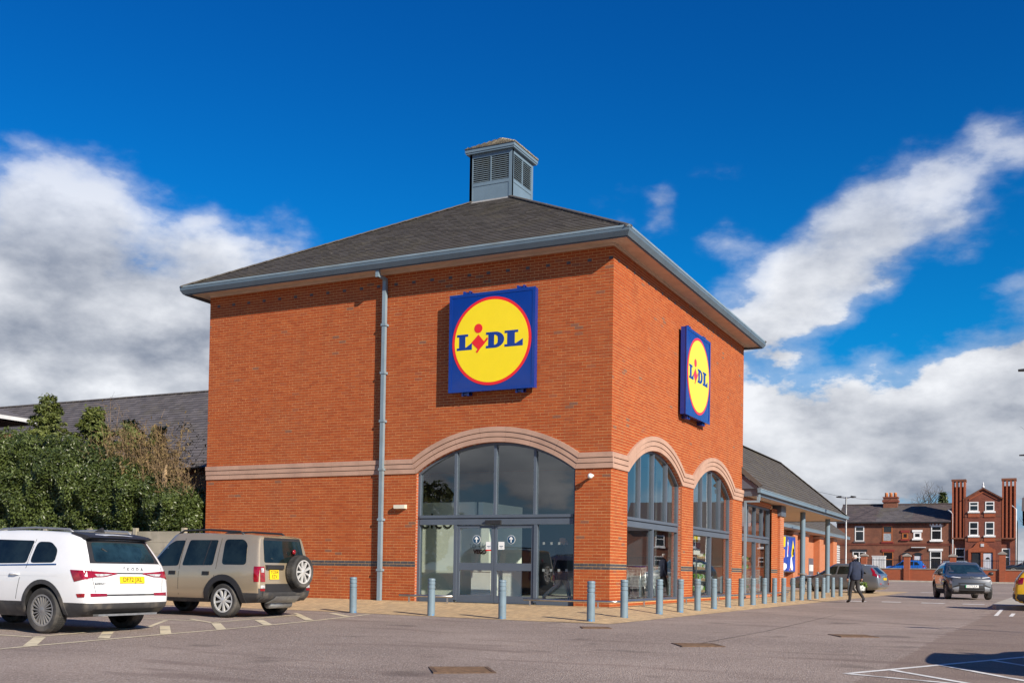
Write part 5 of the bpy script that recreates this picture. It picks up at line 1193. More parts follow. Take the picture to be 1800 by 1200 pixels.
ob = empty('outbuilding', (-28.6, 3.6, 1.0), 0, 'small red brick outbuilding with pale edged roof at the frame edge', 'building')
m = MB(); m.box(-6, 1.3, -0.1, 1.2, -0.3, 5.0); m.build('wall', 'far_brick', ob)
m = MB(); m.add([(-6.5, -0.7, 5.55), (2.0, -0.7, 5.55), (2.0, 1.8, 5.55), (-6.5, 1.8, 5.55), (-2.6, 0.5, 7.0)], [(0, 1, 4), (1, 2, 4), (2, 3, 4), (3, 0, 4)]); orf = m.build('roof', 'slate_old', ob)
m = MB(); m.box(-6.52, 2.02, -0.76, -0.7, 5.43, 5.57); m.box(2.0, 2.06, -0.76, 1.8, 5.43, 5.575); m.build('fascia', 'louvre', orf)
m = MB(); m.box(-6.4, 1.95, -0.69, 1.7, 5.38, 5.42); m.build('soffit', 'dark', orf)
# concrete panel fence
fe_ = empty('panel_fence', (-13.0, -0.62, -0.1), 0, 'weathered panel fence under the overhanging hedge', 'fence')
pm_ = MB(); pm_.box(0.01, 1.80, -0.02, 0.02, 0, 0.325); pme = pm_.mesh('board', 'concrete')
po = MB(); po.box(-0.06, 0.06, -0.06, 0.06, -0.1, 2.08); pome = po.mesh('post', 'concrete')
for k in range(7):
    link('post', pome, fe_, (-k*1.92, 0, 0))
    for j in range(6): o = link('board', pme, fe_, (-(k+1)*1.92+0.06, random.uniform(-.006, .006), j*0.331)); 
# big evergreen hedge
hd = empty('evergreen_hedge', (-18.5, 1.05, 0), 0, 'broad glossy evergreen hedge spilling over the fence', 'hedge')
HX = [-27, -23.7, -22, -20.6, -19.3, -17.6, -16.0, -14.8, -13.9, -13.0]; HZ = [5.2, 5.3, 5.45, 5.0, 5.1, 4.6, 4.0, 3.6, 3.3, 3.05]
def interp(x, X, Z):
    for a, b, za, zb in zip(X[:-1], X[1:], Z[:-1], Z[1:]):
        if x <= b: return za+(zb-za)*max(0, (x-a)/(b-a))
    return Z[-1]
def hedge_pt(rn):
    x = rn.uniform(-27, -12.95); t = rn.random(); top = interp(x, HX, HZ) + 0.35*mnoise.noise(Vector((x*0.9, 3, 0)))
    z = 1.85 + (top-1.85)*t**0.85
    nz = mnoise.noise(Vector((x*0.75, z*0.95, 1.3))) + 0.75*mnoise.noise(Vector((x*2.0, z*2.2, 7.7)))
    front = 0.15 + 1.5*max(0, t-0.55)**1.5*2.0 - nz*0.42
    dep = rn.random()**2.2*0.45
    return Vector((x+18.5, front+dep-1.6, z + rn.uniform(-.04, .04))), Vector((0, -0.8, 0.45))
rnd = random.Random(21); m = MB(); leaf_cloud(m, 62000, hedge_pt, 0.052, rnd, 0.25, 0.55); m.build('leaves', 'leaf_dark', hd, recalc=False)
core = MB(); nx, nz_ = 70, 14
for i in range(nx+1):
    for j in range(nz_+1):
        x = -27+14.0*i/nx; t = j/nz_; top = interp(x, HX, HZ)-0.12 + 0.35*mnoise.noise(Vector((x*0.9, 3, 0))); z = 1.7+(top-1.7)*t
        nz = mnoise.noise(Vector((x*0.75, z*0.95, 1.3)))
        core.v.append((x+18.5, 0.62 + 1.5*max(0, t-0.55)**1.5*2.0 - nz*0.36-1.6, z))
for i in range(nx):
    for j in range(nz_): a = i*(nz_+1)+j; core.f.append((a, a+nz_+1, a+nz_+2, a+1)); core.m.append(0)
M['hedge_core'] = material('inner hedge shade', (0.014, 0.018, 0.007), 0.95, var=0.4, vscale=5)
core.build('inner_shade_sheet', 'hedge_core', hd, recalc=False)  # added dark sheet behind the leaves, blocks light and paints the hedge's inner shade
m = MB()
for k in range(60):
    x = rnd.uniform(-8.4, 5.4); z = rnd.uniform(2.2, 3.6); m.tube([(x, -0.9, 0.0), (x+rnd.uniform(-.3, .3), -1.0, z*0.6), (x+rnd.uniform(-.6, .6), -0.9, z)], [0.03, 0.02, 0.008], 4)
m.build('stems', 'bark', hd, recalc=False)
conifer((-22.05, 2.2, 0.0), 6.9, 2.6, 'pointed yellow green conifer at the hedge end with a thin tip', 31, 12000, 0.075, 0.25, lean=-0.15)
conifer((-20.0, 2.3, 0.0), 6.3, 2.9, 'broad yellow green conifer in the middle of the hedge', 32, 14000, 0.075, 0.25)
conifer((-18.3, 2.3, 0.0), 5.75, 2.8, 'shorter bushy conifer beside the brown twigs', 33, 13000, 0.075, 0.25)
conifer((-16.9, 2.2, 0.0), 5.5, 1.8, 'narrow olive conifer among the brown twigs', 34, 6000, 0.07, 0.3)
def twig_shrub(name, loc, label, seed, n, h, w, leafn):
    rn = random.Random(seed); e = empty(name, loc, 0, label, 'shrub'); m = MB(); tips = []
    for k in range(n):
        x = rn.uniform(-w, w); hh = h*rn.uniform(0.55, 1.05); lx = rn.gauss(0.15, 0.55); ly = rn.gauss(-0.1, 0.25)
        p = [Vector((x*0.7, rn.uniform(-.4, .4), 0)), Vector((x*0.85+lx*0.3, ly*0.4, hh*0.5)), Vector((x+lx*0.7, ly*0.8, hh*0.8)), Vector((x+lx*1.3, ly*1.3, hh))]
        m.tube(p, [0.011, 0.008, 0.006, 0.003], 3); tips.append(p)
        for q in range(6):
            a = p[1].lerp(p[3], rn.random()); m.cyl(a, a+Vector((rn.uniform(-.45, .45), rn.uniform(-.3, .3), rn.uniform(.0, .35))), 0.005, 0.002, n=3, caps=False)
    m.build('twigs', 'twig', e, recalc=False)
    def fn(r_):
        p = r_.choice(tips); t = r_.random(); q = p[1].lerp(p[3], t); return q+Vector((r_.gauss(0, .12), r_.gauss(0, .12), r_.gauss(0, .12))), Vector((0, -1, 0.3))
    m = MB(); leaf_cloud(m, leafn, fn, 0.055, rn, 0.2, 0.4); m.build('leaves', 'leaf_brown', e, recalc=False)
    return e
twig_shrub('dry_shrub', (-16.1, 0.75, 1.5), 'dry brown twiggy shrub rising out of the hedge', 41, 230, 3.8, 1.5, 5200)
twig_shrub('dry_shrub', (-14.5, 0.4, 1.2), 'sparse pale twigs leaning against the brick wall corner', 42, 80, 3.2, 0.9, 900)
twig_shrub('tall_sapling', (-19.25, 2.3, 3.6), 'single thin sapling standing above the conifers', 43, 4, 2.9, 0.12, 60)
stump = empty('broken_stump', (-14.9, 0.35, 0), 0, 'pale broken tree stump sticking out of the hedge', 'stump')
m = MB(); m.tube([(0, 0, 0), (0.05, 0, 2.9), (0.24, -0.1, 3.7), (0.30, -0.1, 3.95)], [0.09, 0.085, 0.07, 0.03], 9); m.build('stem', 'wood_pale', stump)
# ---- planted island with a shrub near the yellow car
isl = MB(); pts = [(7.95, 13.6), (8.1, 12.6), (9.5, 12.9), (12, 14.8), (12.5, 20), (10, 26), (8.9, 30), (8.35, 30), (8.2, 24), (8.0, 17)]
isl.prism(pts, lambda u, v, w: (u, v, w+g(v)), -0.1, 0.12); tag(isl.build('kerb_island', 'kerb'), 'paved kerb island at the lane edge', kind='structure')
def shrub(loc, label, seed, r, n, mat):
    rn = random.Random(seed); e = empty('low_shrub', loc, 0, label, 'shrub')
    def fn(r_):
        d = Vector((r_.gauss(0, 1), r_.gauss(0, 1), abs(r_.gauss(0, 1)))).normalized(); k = 0.75+0.3*mnoise.noise(d*2.2+Vector((seed, 0, 0))); return Vector((d.x*r*k*r_.uniform(.6, 1), d.y*r*k*r_.uniform(.6, 1), d.z*r*0.85*k+0.1)), d
    m = MB(); leaf_cloud(m, n, fn, 0.09, rn, 0.3, 0.5); m.build('leaves', mat, e, recalc=False)
    m = MB()
    for k in range(14): d = Vector((rn.uniform(-.6, .6), rn.uniform(-.6, .6), 1)).normalized(); m.cyl((0, 0, 0), d*r*0.85, 0.02, 0.006, n=4)
    m.build('stems', 'bark', e)
shrub((10.1, 42.5, g(42)), 'bright yellow green shrub behind the yellow car', 5, 1.35, 1500, 'leaf_bright')
shrub((9.6, 41.0, g(41)), 'low sunlit shrub at the foot of the brighter one', 6, 0.8, 700, 'leaf_bright')
# ---- things the shop glass mirrors: a house across the street and a leafy tree behind the car park
rh = empty('dormer_house', (24, 92, 0.5), R_(-8), 'brown brick house with white dormer mirrored in the side windows', 'house')
m = MB(); m.box(-9, 9, 0, 8, -0.5, 5.2); rwl = m.build('wall', 'far_brick', rh)
m = MB(); m.add([(-9.3, -0.4, 5.1), (9.3, -0.4, 5.1), (9.3, 4, 8.6), (-9.3, 4, 8.6), (9.3, 8.4, 5.1), (-9.3, 8.4, 5.1)], [(0, 1, 2, 3), (3, 2, 4, 5), (1, 4, 2), (0, 3, 5)]); rf_ = m.build('roof', 'slate_far', rh)
m = MB(); m.prism([(-1.1, 5.6), (1.1, 5.6), (1.1, 6.9), (0, 8.0), (-1.1, 6.9)], lambda u, v, w: (u-4, w, v), 0.3, 3.4); m.build('dormer', 'louvre', rf_)
for x in (-7, -3.5, 1, 4.5): window(rwl, x, x+1.1, 3.3, 4.6, sill='white'); window(rwl, x, x+1.1, 0.8, 2.2, sill='white')
tt = empty('leafy_tree', (-27.5, -36, g(-36)), 0, 'leafy tree mirrored in the entrance glass', 'tree')
m = MB(); m.tube([(0, 0, 0), (0.1, 0, 2), (0, 0.1, 4.5)], [0.25, 0.2, 0.12], 8); m.build('trunk', 'bark', tt, smooth=True)
rn_ = random.Random(9)
def tfn(r_):
    d = Vector((r_.gauss(0, 1), r_.gauss(0, 1), r_.gauss(0, 1))).normalized(); k = 0.75+0.5*mnoise.noise(d*1.8); return Vector((d.x*3.2*k, d.y*3.2*k, 4.6+d.z*2.8*k))*1.0, d
m = MB(); leaf_cloud(m, 5000, tfn, 0.2, rn_, 0.2, 0.5); m.build('crown', 'leaf_conifer', tt, recalc=False)
# ================================================================== VEHICLES
def paint(name, col, metal=0.0, rough=0.35, dirt=None):
    return material(name, col, rough, metal, var=0.03, vscale=1.5, coat=1.0, space='obj', dirt=dirt)
M['paint_white'] = paint('white car paint', (0.72, 0.73, 0.74)); M['paint_gold'] = paint('champagne gold metallic', (0.52, 0.42, 0.285), 0.6, 0.30)
M['paint_grey'] = paint('mid grey metallic', (0.16, 0.18, 0.21), 0.5, 0.34); M['paint_dark'] = paint('graphite paint', (0.085, 0.09, 0.10), 0.3, 0.4)
M['paint_blue'] = paint('bright blue paint', (0.012, 0.12, 0.48), 0.1); M['paint_silver'] = paint('silver paint', (0.42, 0.46, 0.5), 0.6); M['paint_navy'] = paint('dark navy paint', (0.02, 0.03, 0.045), 0.2); M['paint_yellow'] = paint('yellow paint', (0.62, 0.36, 0.0))
def car_glass(name, c, rough=0.03):
    m = material(name, c, rough, 0, var=0.5, vscale=2.2, spec=0.55, space='obj'); return m
M['car_glass'] = car_glass('tinted car glass', (0.010, 0.016, 0.016)); M['car_glass_blue'] = car_glass('blue tinted rear screen', (0.012, 0.03, 0.042))
M['lamp_red'] = material('red lamp lens', (0.24, 0.004, 0.009), 0.12, var=0.3, vscale=14, coat=1.0, space='obj'); M['lamp_clear'] = material('clear lamp lens', (0.42, 0.42, 0.42), 0.12, var=0.4, vscale=16, coat=1.0, space='obj')
M['drl'] = material('white light strip', (0.8, 0.82, 0.85), 0.2, var=0.05); M['chrome'] = material('bright trim', (0.6, 0.6, 0.6), 0.18, metal=1.0)
M['cladding'] = material('dusty black cladding', (0.040, 0.040, 0.042), 0.62, var=0.25, vscale=4, space='obj', dirt=((0.13, 0.115, 0.095), 3.5, 0.5, 0.75))
M['tyre'] = material('dusty tyre rubber', (0.035, 0.034, 0.033), 0.8, var=0.35, vscale=5, bump=0.2, bscale=70, space='obj', dirt=((0.10, 0.09, 0.078), 4, 0.5, 0.75))
M['alloy'] = material('silver alloy', (0.68, 0.68, 0.66), 0.32, metal=0.45, var=0.08, space='obj'); M['alloy_mid'] = material('machined grey alloy', (0.27, 0.265, 0.26), 0.35, metal=0.4, var=0.1, space='obj'); M['alloy_dark'] = material('dark alloy back', (0.03, 0.03, 0.032), 0.5, metal=0.3, space='obj')
M['plate_yellow'] = material('yellow number plate', (0.80, 0.55, 0.01), 0.4, var=0.02); M['plate_white'] = material('white number plate', (0.75, 0.76, 0.74), 0.4, var=0.02); M['plate_green'] = material('green plate flash', (0.02, 0.25, 0.10), 0.4)
M['seam'] = material('panel gap', (0.012, 0.012, 0.012), 0.8)

def crom(P, n):
    """Catmull-Rom resample of a list of Vectors to n points"""
    out = []; k = len(P)-1
    for i in range(n):
        t = i/(n-1)*k; a = min(int(t), k-1); f = t-a
        p0 = P[max(a-1, 0)]; p1 = P[a]; p2 = P[a+1]; p3 = P[min(a+2, k)]
        m1 = (p2-p0)*0.5; m2 = (p3-p1)*0.5
        # keep tangents short where stations bunch up
        l = (p2-p1).length; m1 = m1*min(1, 1.2*l/max(m1.length, 1e-6)); m2 = m2*min(1, 1.2*l/max(m2.length, 1e-6))
        f2, f3 = f*f, f*f*f
        out.append(p1*(2*f3-3*f2+1)+m1*(f3-2*f2+f)+p2*(-2*f3+3*f2)+m2*(f3-f2))
    return out
def soften(P, r, n=4):
    """round every corner of a 2D polygon with radius about r"""
    o = []; k = len(P)
    for i in range(k):
        a, b, c_ = Vector(P[i-1]), Vector(P[i]), Vector(P[(i+1) % k]); u, v = a-b, c_-b
        d = min(r, u.length*0.45, v.length*0.45); p, q = b+u.normalized()*d, b+v.normalized()*d
        for j in range(n+1): t = j/n; w = p*(1-t)**2 + b*2*t*(1-t) + q*t*t; o.append((w.x, w.y))
    return o

VD = {'L': Vector((0, 1, 0)), 'R': Vector((0, -1, 0)), 'B': Vector((-1, 0, 0)), 'F': Vector((1, 0, 0)), 'T': Vector((0, 0, 1))}
class Car:
    def __init__(s, name, label, L_, W_, rails, bulge_r=0.05, bulge_f=0.12, ns=46, nm=21):
        s.L, s.W = L_, W_
        s.e = empty(name, (0, 0, 0), 0, label, 'car')
        R = [crom([Vector(p) for p in r], ns) for r in rails]
        cols = []
        for i in range(ns):
            c = crom([r[i] for r in R], nm); c[-1].y = 0
            cols.append(c)
        bm = bmesh.new(); K = 10
        vl = [[bm.verts.new(p) for p in c] for c in cols]; vr = [[bm.verts.new((p.x, -p.y, p.z)) for p in c] for c in cols]
        for i in range(ns-1):
            for j in range(nm-1):
                bm.faces.new((vl[i][j], vl[i][j+1], vl[i+1][j+1], vl[i+1][j])); bm.faces.new((vr[i][j], vr[i+1][j], vr[i+1][j+1], vr[i][j+1]))
            bm.faces.new((vl[i][0], vl[i+1][0], vr[i+1][0], vr[i][0]))
        for i, b in ((0, -bulge_r), (ns-1, bulge_f)):
            g_ = []
            for j in range(nm):
                p = cols[i][j]; row = []
                for k in range(K+1):
                    t = 1-2*k/K; q = Vector((p.x + b*(1-t*t)*min(1, p.y*2), p.y*t, p.z + (0.02*(1-t*t) if j > nm*0.7 else 0)))
                    row.append(bm.verts.new(q))
                g_.append(row)
            for j in range(nm-1):
                for k in range(K): bm.faces.new((g_[j][k], g_[j][k+1], g_[j+1][k+1], g_[j+1][k]))
        bmesh.ops.remove_doubles(bm, verts=bm.verts, dist=0.0008)
        bmesh.ops.dissolve_degenerate(bm, dist=0.0005, edges=bm.edges)
        bmesh.ops.recalc_face_normals(bm, faces=bm.faces)
        s.bm = bm; s.bvh = BVHTree.FromBMesh(bm)
    def body(s, mat, arches, name='body', zone=None):
        """arches: list of (x, z, r)"""
        me = bpy.data.meshes.new(name); s.bm.to_mesh(me); s.bm.free(); me.materials.append(M[mat]); me.materials.append(M['dark'])
        if zone:
            me.materials.append(M[zone[0]])
            for p in me.polygons:
                if zone[1](p.center): p.material_index = 2
        o = link(name, me, s.e)
        cut = MB()
        for x, z, r in arches:
            for sd in (-1, 1): y0, y1 = sorted((sd*(s.W/2-0.30), sd*(s.W/2+0.3))); cut.lathe([(r, y0), (r, y1)], 36, (x, 0, z), 'y')
        c = cut.build('cutter', ['dark'])
        md = o.modifiers.new('b', 'BOOLEAN'); md.object = c; md.operation = 'DIFFERENCE'; md.solver = 'EXACT'; md.material_mode = 'TRANSFER'
        bpy.context.view_layer.update()
        ev = bpy.data.meshes.new_from_object(o.evaluated_get(bpy.context.evaluated_depsgraph_get()))
        o.modifiers.clear(); o.data = ev; ev.name = name
        cm_ = c.data; bpy.data.objects.remove(c); bpy.data.meshes.remove(cm_)
        ev.polygons.foreach_set('use_smooth', [True]*len(ev.polygons)); ev.set_sharp_from_angle(angle=R_(38)); ev.update()
        s.o = o
        return o
    def cast(s, a, b, view):
        org, d = {'L': ((a, 3, b), (0, -1, 0)), 'R': ((a, -3, b), (0, 1, 0)), 'B': ((-3, a, b), (1, 0, 0)), 'F': ((s.L+3, a, b), (-1, 0, 0)), 'T': ((a, b, 5), (0, 0, -1))}[view]
        h = s.bvh.ray_cast(Vector(org), Vector(d))
        if h[0] is None: return None, None
        n = h[1] if h[1].dot(Vector(d)) < 0 else -h[1]
        return h[0], n
    def decal(s, name, poly, view, mat, off=0.004, step=0.07, parent=None, rounded=0, grid_=True, thick=True):
        if rounded: poly = soften(poly, 0.05 if rounded == 1 else 0.08)
        pts = []
        for i in range(len(poly)):
            a, b = poly[i], poly[(i+1) % len(poly)]; n = max(1, int(math.hypot(b[0]-a[0], b[1]-a[1])/step))
            pts += [(a[0]+(b[0]-a[0])*k/n, a[1]+(b[1]-a[1])*k/n) for k in range(n)]
        nb = len(pts); ed = [(i, (i+1) % nb) for i in range(nb)]
        vs = [Vector(p) for p in pts]
        if grid_:
            x0, x1 = min(p[0] for p in pts), max(p[0] for p in pts); y0, y1 = min(p[1] for p in pts), max(p[1] for p in pts)
            def inside(x, y):
                c = False
                for i in range(nb):
                    (xa, ya), (xb, yb) = pts[i], pts[(i+1) % nb]
                    if (ya > y) != (yb > y) and x < (xb-xa)*(y-ya)/(yb-ya)+xa: c = not c
                return c
            x = x0+step
            while x < x1:
                y = y0+step
                while y < y1:
                    if inside(x, y): vs.append(Vector((x, y)))
                    y += step
                x += step
        ov, _, of, *_r = delaunay_2d_cdt(vs, ed, [], 1, 1e-5)
        m = MB(); ok = []
        for v in ov:
            h, n = s.cast(v.x, v.y, view)
            if h is None or abs(n.dot(VD[view])) < 0.18: ok.append(None); continue
            ok.append(len(m.v)); m.v.append(tuple(h+n*off))
        for f in of:
            if all(ok[i] is not None for i in f) and max(abs((Vector(m.v[ok[a_]])-Vector(m.v[ok[b_]])).dot(VD[view])) for a_ in f for b_ in f) < 0.16: m.f.append(tuple(ok[i] for i in f)); m.m.append(0)
        # give the sheet an edge so it sits on the body
        if thick and m.f:
            bm = bmesh.new(); bmv = [bm.verts.new(v) for v in m.v]
            for f in m.f:
                try: bm.faces.new([bmv[i] for i in f])
                except ValueError: pass
            bmesh.ops.recalc_face_normals(bm, faces=bm.faces); me = bpy.data.meshes.new(name); 
            vdir = {'L': Vector((0, 1, 0)), 'R': Vector((0, -1, 0)), 'B': Vector((-1, 0, 0)), 'F': Vector((1, 0, 0)), 'T': Vector((0, 0, 1))}[view]
            if sum((f.normal.dot(vdir)*f.calc_area() for f in bm.faces)) < 0: bmesh.ops.reverse_faces(bm, faces=bm.faces)
            be = [e for e in bm.edges if e.is_boundary]; r = bmesh.ops.extrude_edge_only(bm, edges=be)
            for v in [x for x in r['geom'] if isinstance(x, bmesh.types.BMVert)]: v.co = v.co - vdir*(off+0.004)
            for f in bm.faces: f.smooth = True
            bm.to_mesh(me); bm.free(); me.materials.append(M[mat]); me.set_sharp_from_angle(angle=R_(50))
            return link(name, me, parent or s.e)
        return m.build(name, mat, parent or s.e, smooth=True)
    def both(s, name, poly, mat, **k):
        return [s.decal(name, poly, v, mat, **k) for v in ('L', 'R')]
    def seam(s, pts, views=('L', 'R'), w=0.010, mat='seam', name='panel_gap'):
        for v in views:
            for a, b in zip(pts[:-1], pts[1:]):
                d = Vector((b[0]-a[0], b[1]-a[1])); n = Vector((-d.y, d.x)).normalized()*w/2
                s.decal(name, [(a[0]-n.x, a[1]-n.y), (b[0]-n.x, b[1]-n.y), (b[0]+n.x, b[1]+n.y), (a[0]+n.x, a[1]+n.y)], v, mat, off=0.0022, step=0.12, grid_=False, thick=False)
    def arch(s, x, z, r0, r1, a0=-8, a1=188, mat='cladding', off=0.012):
        n = 20
        poly = [(x+r1*math.cos(R_(a0+(a1-a0)*k/n)), z+r1*math.sin(R_(a0+(a1-a0)*k/n))) for k in range(n+1)] + [(x+r0*math.cos(R_(a1-(a1-a0)*k/n)), z+r0*math.sin(R_(a1-(a1-a0)*k/n))) for k in range(n+1)]
        s.both('wheel_arch', poly, mat, off=off, step=0.09)
    def wheels(s, xs, r, w, rim, style, track):
        t = MB(); hw = w/2
        t.lathe([(rim, -hw*0.9), (rim+0.02, -hw), (r-0.03, -hw), (r-0.008, -hw*0.82), (r, -hw*0.6), (r, hw*0.6), (r-0.008, hw*0.82), (r-0.03, hw), (rim+0.02, hw), (rim, hw*0.9)], 40, (0, 0, 0), 'y', caps=False); tme = t.mesh('tyre', 'tyre', smooth='auto')
        tr_ = MB()
        for k in range(60):      # tread blocks
            a = 2*math.pi*k/60
            for y0, y1 in ((-hw*0.58, -hw*0.22), (-hw*0.14, hw*0.14), (hw*0.22, hw*0.58)):
                a0, a1 = a-0.035, a+0.035; q = []
                for rr in (r-0.004, r+0.006):
                    for aa in (a0, a1):
                        for y in (y0, y1): q.append((rr*math.cos(aa), y, rr*math.sin(aa)))
                tr_.add(q, [(4, 5, 7, 6), (0, 1, 5, 4), (2, 6, 7, 3), (0, 4, 6, 2), (1, 3, 7, 5)])
        trme = tr_.mesh('tread', 'tyre', recalc=False)
        b = MB(); b.lathe([(rim-0.005, hw*0.35), (rim-0.005, hw*0.42)], 36, (0, 0, 0), 'y'); b.lathe([(rim*0.62, hw*0.30), (rim*0.62, hw*0.46)], 24, (0, 0, 0), 'y'); bme = b.mesh('brake_disc', 'alloy_dark')
        f = MB(); y1 = hw*0.93
        f.lathe([(rim-0.022, y1-0.03), (rim-0.022, y1), (rim+0.004, y1), (rim+0.004, y1-0.03)], 40, (0, 0, 0), 'y', caps=False)
        f.lathe([(0.062, y1-0.05), (0.062, y1-0.012), (0.045, y1-0.004)], 18, (0, 0, 0), 'y')
        def spoke(a, w0, w1, tw=0.0, r0=0.045):
            ca, sa = math.cos(a), math.sin(a); cb, sb_ = math.cos(a+tw), math.sin(a+tw)
            P = lambda rr, ww, y, c, s_: (rr*c-ww*s_, y, rr*s_+ww*c)
            q = [P(r0, -w0, y1-0.03, ca, sa), P(r0, w0, y1-0.03, ca, sa), P(r0, w0*0.8, y1-0.006, ca, sa), P(r0, -w0*0.8, y1-0.006, ca, sa),
                 P(rim-0.015, -w1, y1-0.045, cb, sb_), P(rim-0.015, w1, y1-0.045, cb, sb_), P(rim-0.015, w1*0.7, y1-0.008, cb, sb_), P(rim-0.015, -w1*0.7, y1-0.008, cb, sb_)]
            f.add(q, [(0, 1, 2, 3), (4, 7, 6, 5), (0, 4, 5, 1), (1, 5, 6, 2), (2, 6, 7, 3), (3, 7, 4, 0)])
        n, w0, w1, tw = {'multi': (20, 0.010, 0.014, 0.10), 'nine': (9, 0.020, 0.030, 0.0), 'five': (5, 0.03, 0.045, 0.0), 'ten': (10, 0.014, 0.022, 0.0)}[style]
        for k in range(n): spoke(2*math.pi*k/n, w0, w1, tw)
        fme = f.mesh('rim', 'alloy_mid' if style in ('multi', 'five') else 'alloy', smooth='auto')
        def place(parent, loc, rot):
            wo = link('wheel', tme, parent, loc, rot); link('tread', trme, wo); link('rim', fme, wo); link('brake_disc', bme, wo); return wo
        for x in xs:
            for sd in (-1, 1): place(s.e, (x, sd*track/2, r), (0, random.uniform(0, 1.2), 0 if sd > 0 else math.pi))
        s.place_wheel = place
    def plate(s, view, y, z, w, h, lines, mat, tilt=0.0, size=0.075, x=None):
        hit, n = s.cast(y, z, view); sg = -1 if view == 'B' else 1
        xx = (x if x is not None else hit.x+sg*0.012)
        e = MB(); e.box(-w/2, w/2, -0.004, 0.004, -h/2, h/2); o = e.build('number_plate', mat, s.e)
        o.matrix_local = Matrix.Translation((xx, y, z)) @ Matrix.Rotation(R_(-90 if view == 'B' else 90), 4, 'Z') @ Matrix.Rotation(tilt, 4, 'X')
        for k, tx in enumerate(lines):
            zz = (len(lines)-1)*0.5*size*1.25 - k*size*1.25
            text_obj('plate_text', tx, size*1.38, 'seam', o, Matrix.Translation((0, -0.0055, zz)) @ Matrix.Rotation(R_(90), 4, 'X'), 0.0008)
        return o
    def text(s, view, body, y, z, size, mat, spacing=1.0, off=0.006):
        hit, n = s.cast(y, z, view); sg = -1 if view == 'B' else 1
        return text_obj('badge_lettering', body, size, mat, s.e, Matrix.Translation((hit.x+sg*off, y, z)) @ Matrix.Rotation(R_(-90 if view == 'B' else 90), 4, 'Z') @ Matrix.Rotation(R_(90), 4, 'X'), 0.003, bold=0.002, spacing=spacing)
    def bar(s, name, pts, r, mat, n=8, smooth=True):
        m = MB(); m.tube(pts, r, n); return m.build(name, mat, s.e, smooth=smooth)
    def mirrors(s, x, z, mat, w=0.0):
        for sd in (-1, 1):
            y = sd*(s.W/2+0.10); m = MB()
            m.lathe([(0.02, -0.10), (0.065, -0.085), (0.085, 0.0), (0.075, 0.075), (0.02, 0.10)], 12, (0, 0, 0), 'y'); o = m.build('door_mirror', mat, s.e, smooth=True); o.location = (x, y, z); o.scale = (0.8, 1, 0.9)
            m = MB(); m.tube([(x, sd*(s.W/2-0.12), z-0.06), (x, y, z-0.03)], 0.025, 6); m.build('mirror_arm', 'black_plastic', s.e)
    def place(s, x, y, rz, z=None): s.e.location = (x, y, g(y) if z is None else z); s.e.rotation_euler.z = R_(rz); return s.e

def rails(L_, W_, H, *, gc=0.22, sill=0.40, mid=0.72, belt=(1.05, 1.02, 0.98, 0.93), ra=0.95, fa=3.75, tail=(0.10, 0.0, 0.02, 0.07, 0.35), roof_w=0.66, top_f=2.55, cowl=3.35, hood=0.98, nose=0.74, roof_r=None, belt_in=0.96, tail_w=0.86, nose_w=0.74):
    w = W_/2; roof_r = roof_r if roof_r is not None else H-0.05
    X = [None, 0.07, 0.42, ra, 1.65, 2.25, (2.25+cowl)/2, cowl, fa+0.15, L_-0.22, L_-0.01]
    fw_ = [tail_w, 0.945, 0.985, 1.0, 1.0, 1.0, 1.0, 0.995, 0.98, 0.90, nose_w]
    t0, t1, t2, t3, t4 = tail
    def low(z, k, x0, rise=0.0, nose_in=0.0):
        return [((x0 if i == 0 else max(X[i], x0+0.05*i) if i < 3 else X[i]) - (nose_in if i == 10 else nose_in*0.6 if i == 9 else 0), w*k*fw_[i], z+(rise if i in (0, 10) else rise*0.5 if i in (1, 9) else 0)) for i in range(11)]
    r0 = low(gc, 0.86, t0, 0.08, 0.10); r1 = low(sill, 0.97, t1, 0.0, 0.0); r2 = low(mid, 1.0, t2, 0.0, 0.02)
    bz = [belt[0], belt[0], belt[0]-0.005, (belt[0]*2+belt[1])/3, belt[1], (belt[1]+belt[2])/2, belt[2], belt[3], belt[3]-0.03, nose+0.06, nose]
    r3 = [((t3 if i == 0 else X[i]+(t3 if i == 1 else 0)) - (0.05 if i == 10 else 0.03 if i == 9 else 0), w*belt_in*fw_[i]*(1 if i < 8 else 0.97), bz[i]) for i in range(11)]
    xr = [t4, t4+0.05, t4+0.3, 1.0+t4*0.3, 1.6, 2.1, top_f, cowl+0.02, fa+0.1, L_-0.27, L_-0.10]
    zr = [roof_r-0.05, roof_r-0.03, roof_r+0.0, H-0.045, H-0.03, H-0.03, H-0.075, hood-0.02, hood-0.05, nose+0.10, nose+0.03]
    r4 = [(xr[i], w*(roof_w*(0.94 if i == 0 else 0.97 if i == 1 else 1.0) if i < 7 else (0.80, 0.80, 0.76, 0.62)[i-7]), zr[i]) for i in range(11)]
    r5 = [(xr[i]-(0.03 if i < 2 else 0)+(0.06 if i == 6 else 0), w*(roof_w*0.72 if i < 7 else 0.5), zr[i]+(0.04 if i < 7 else 0.035)) for i in range(11)]
    r6 = [(xr[i]-(0.05 if i < 2 else 0)+(0.10 if i == 6 else 0.05 if i == 7 else 0), 0, zr[i]+(0.055 if i < 7 else 0.05)) for i in range(11)]
    return [r0, r1, r2, r3, r4, r5, r6]

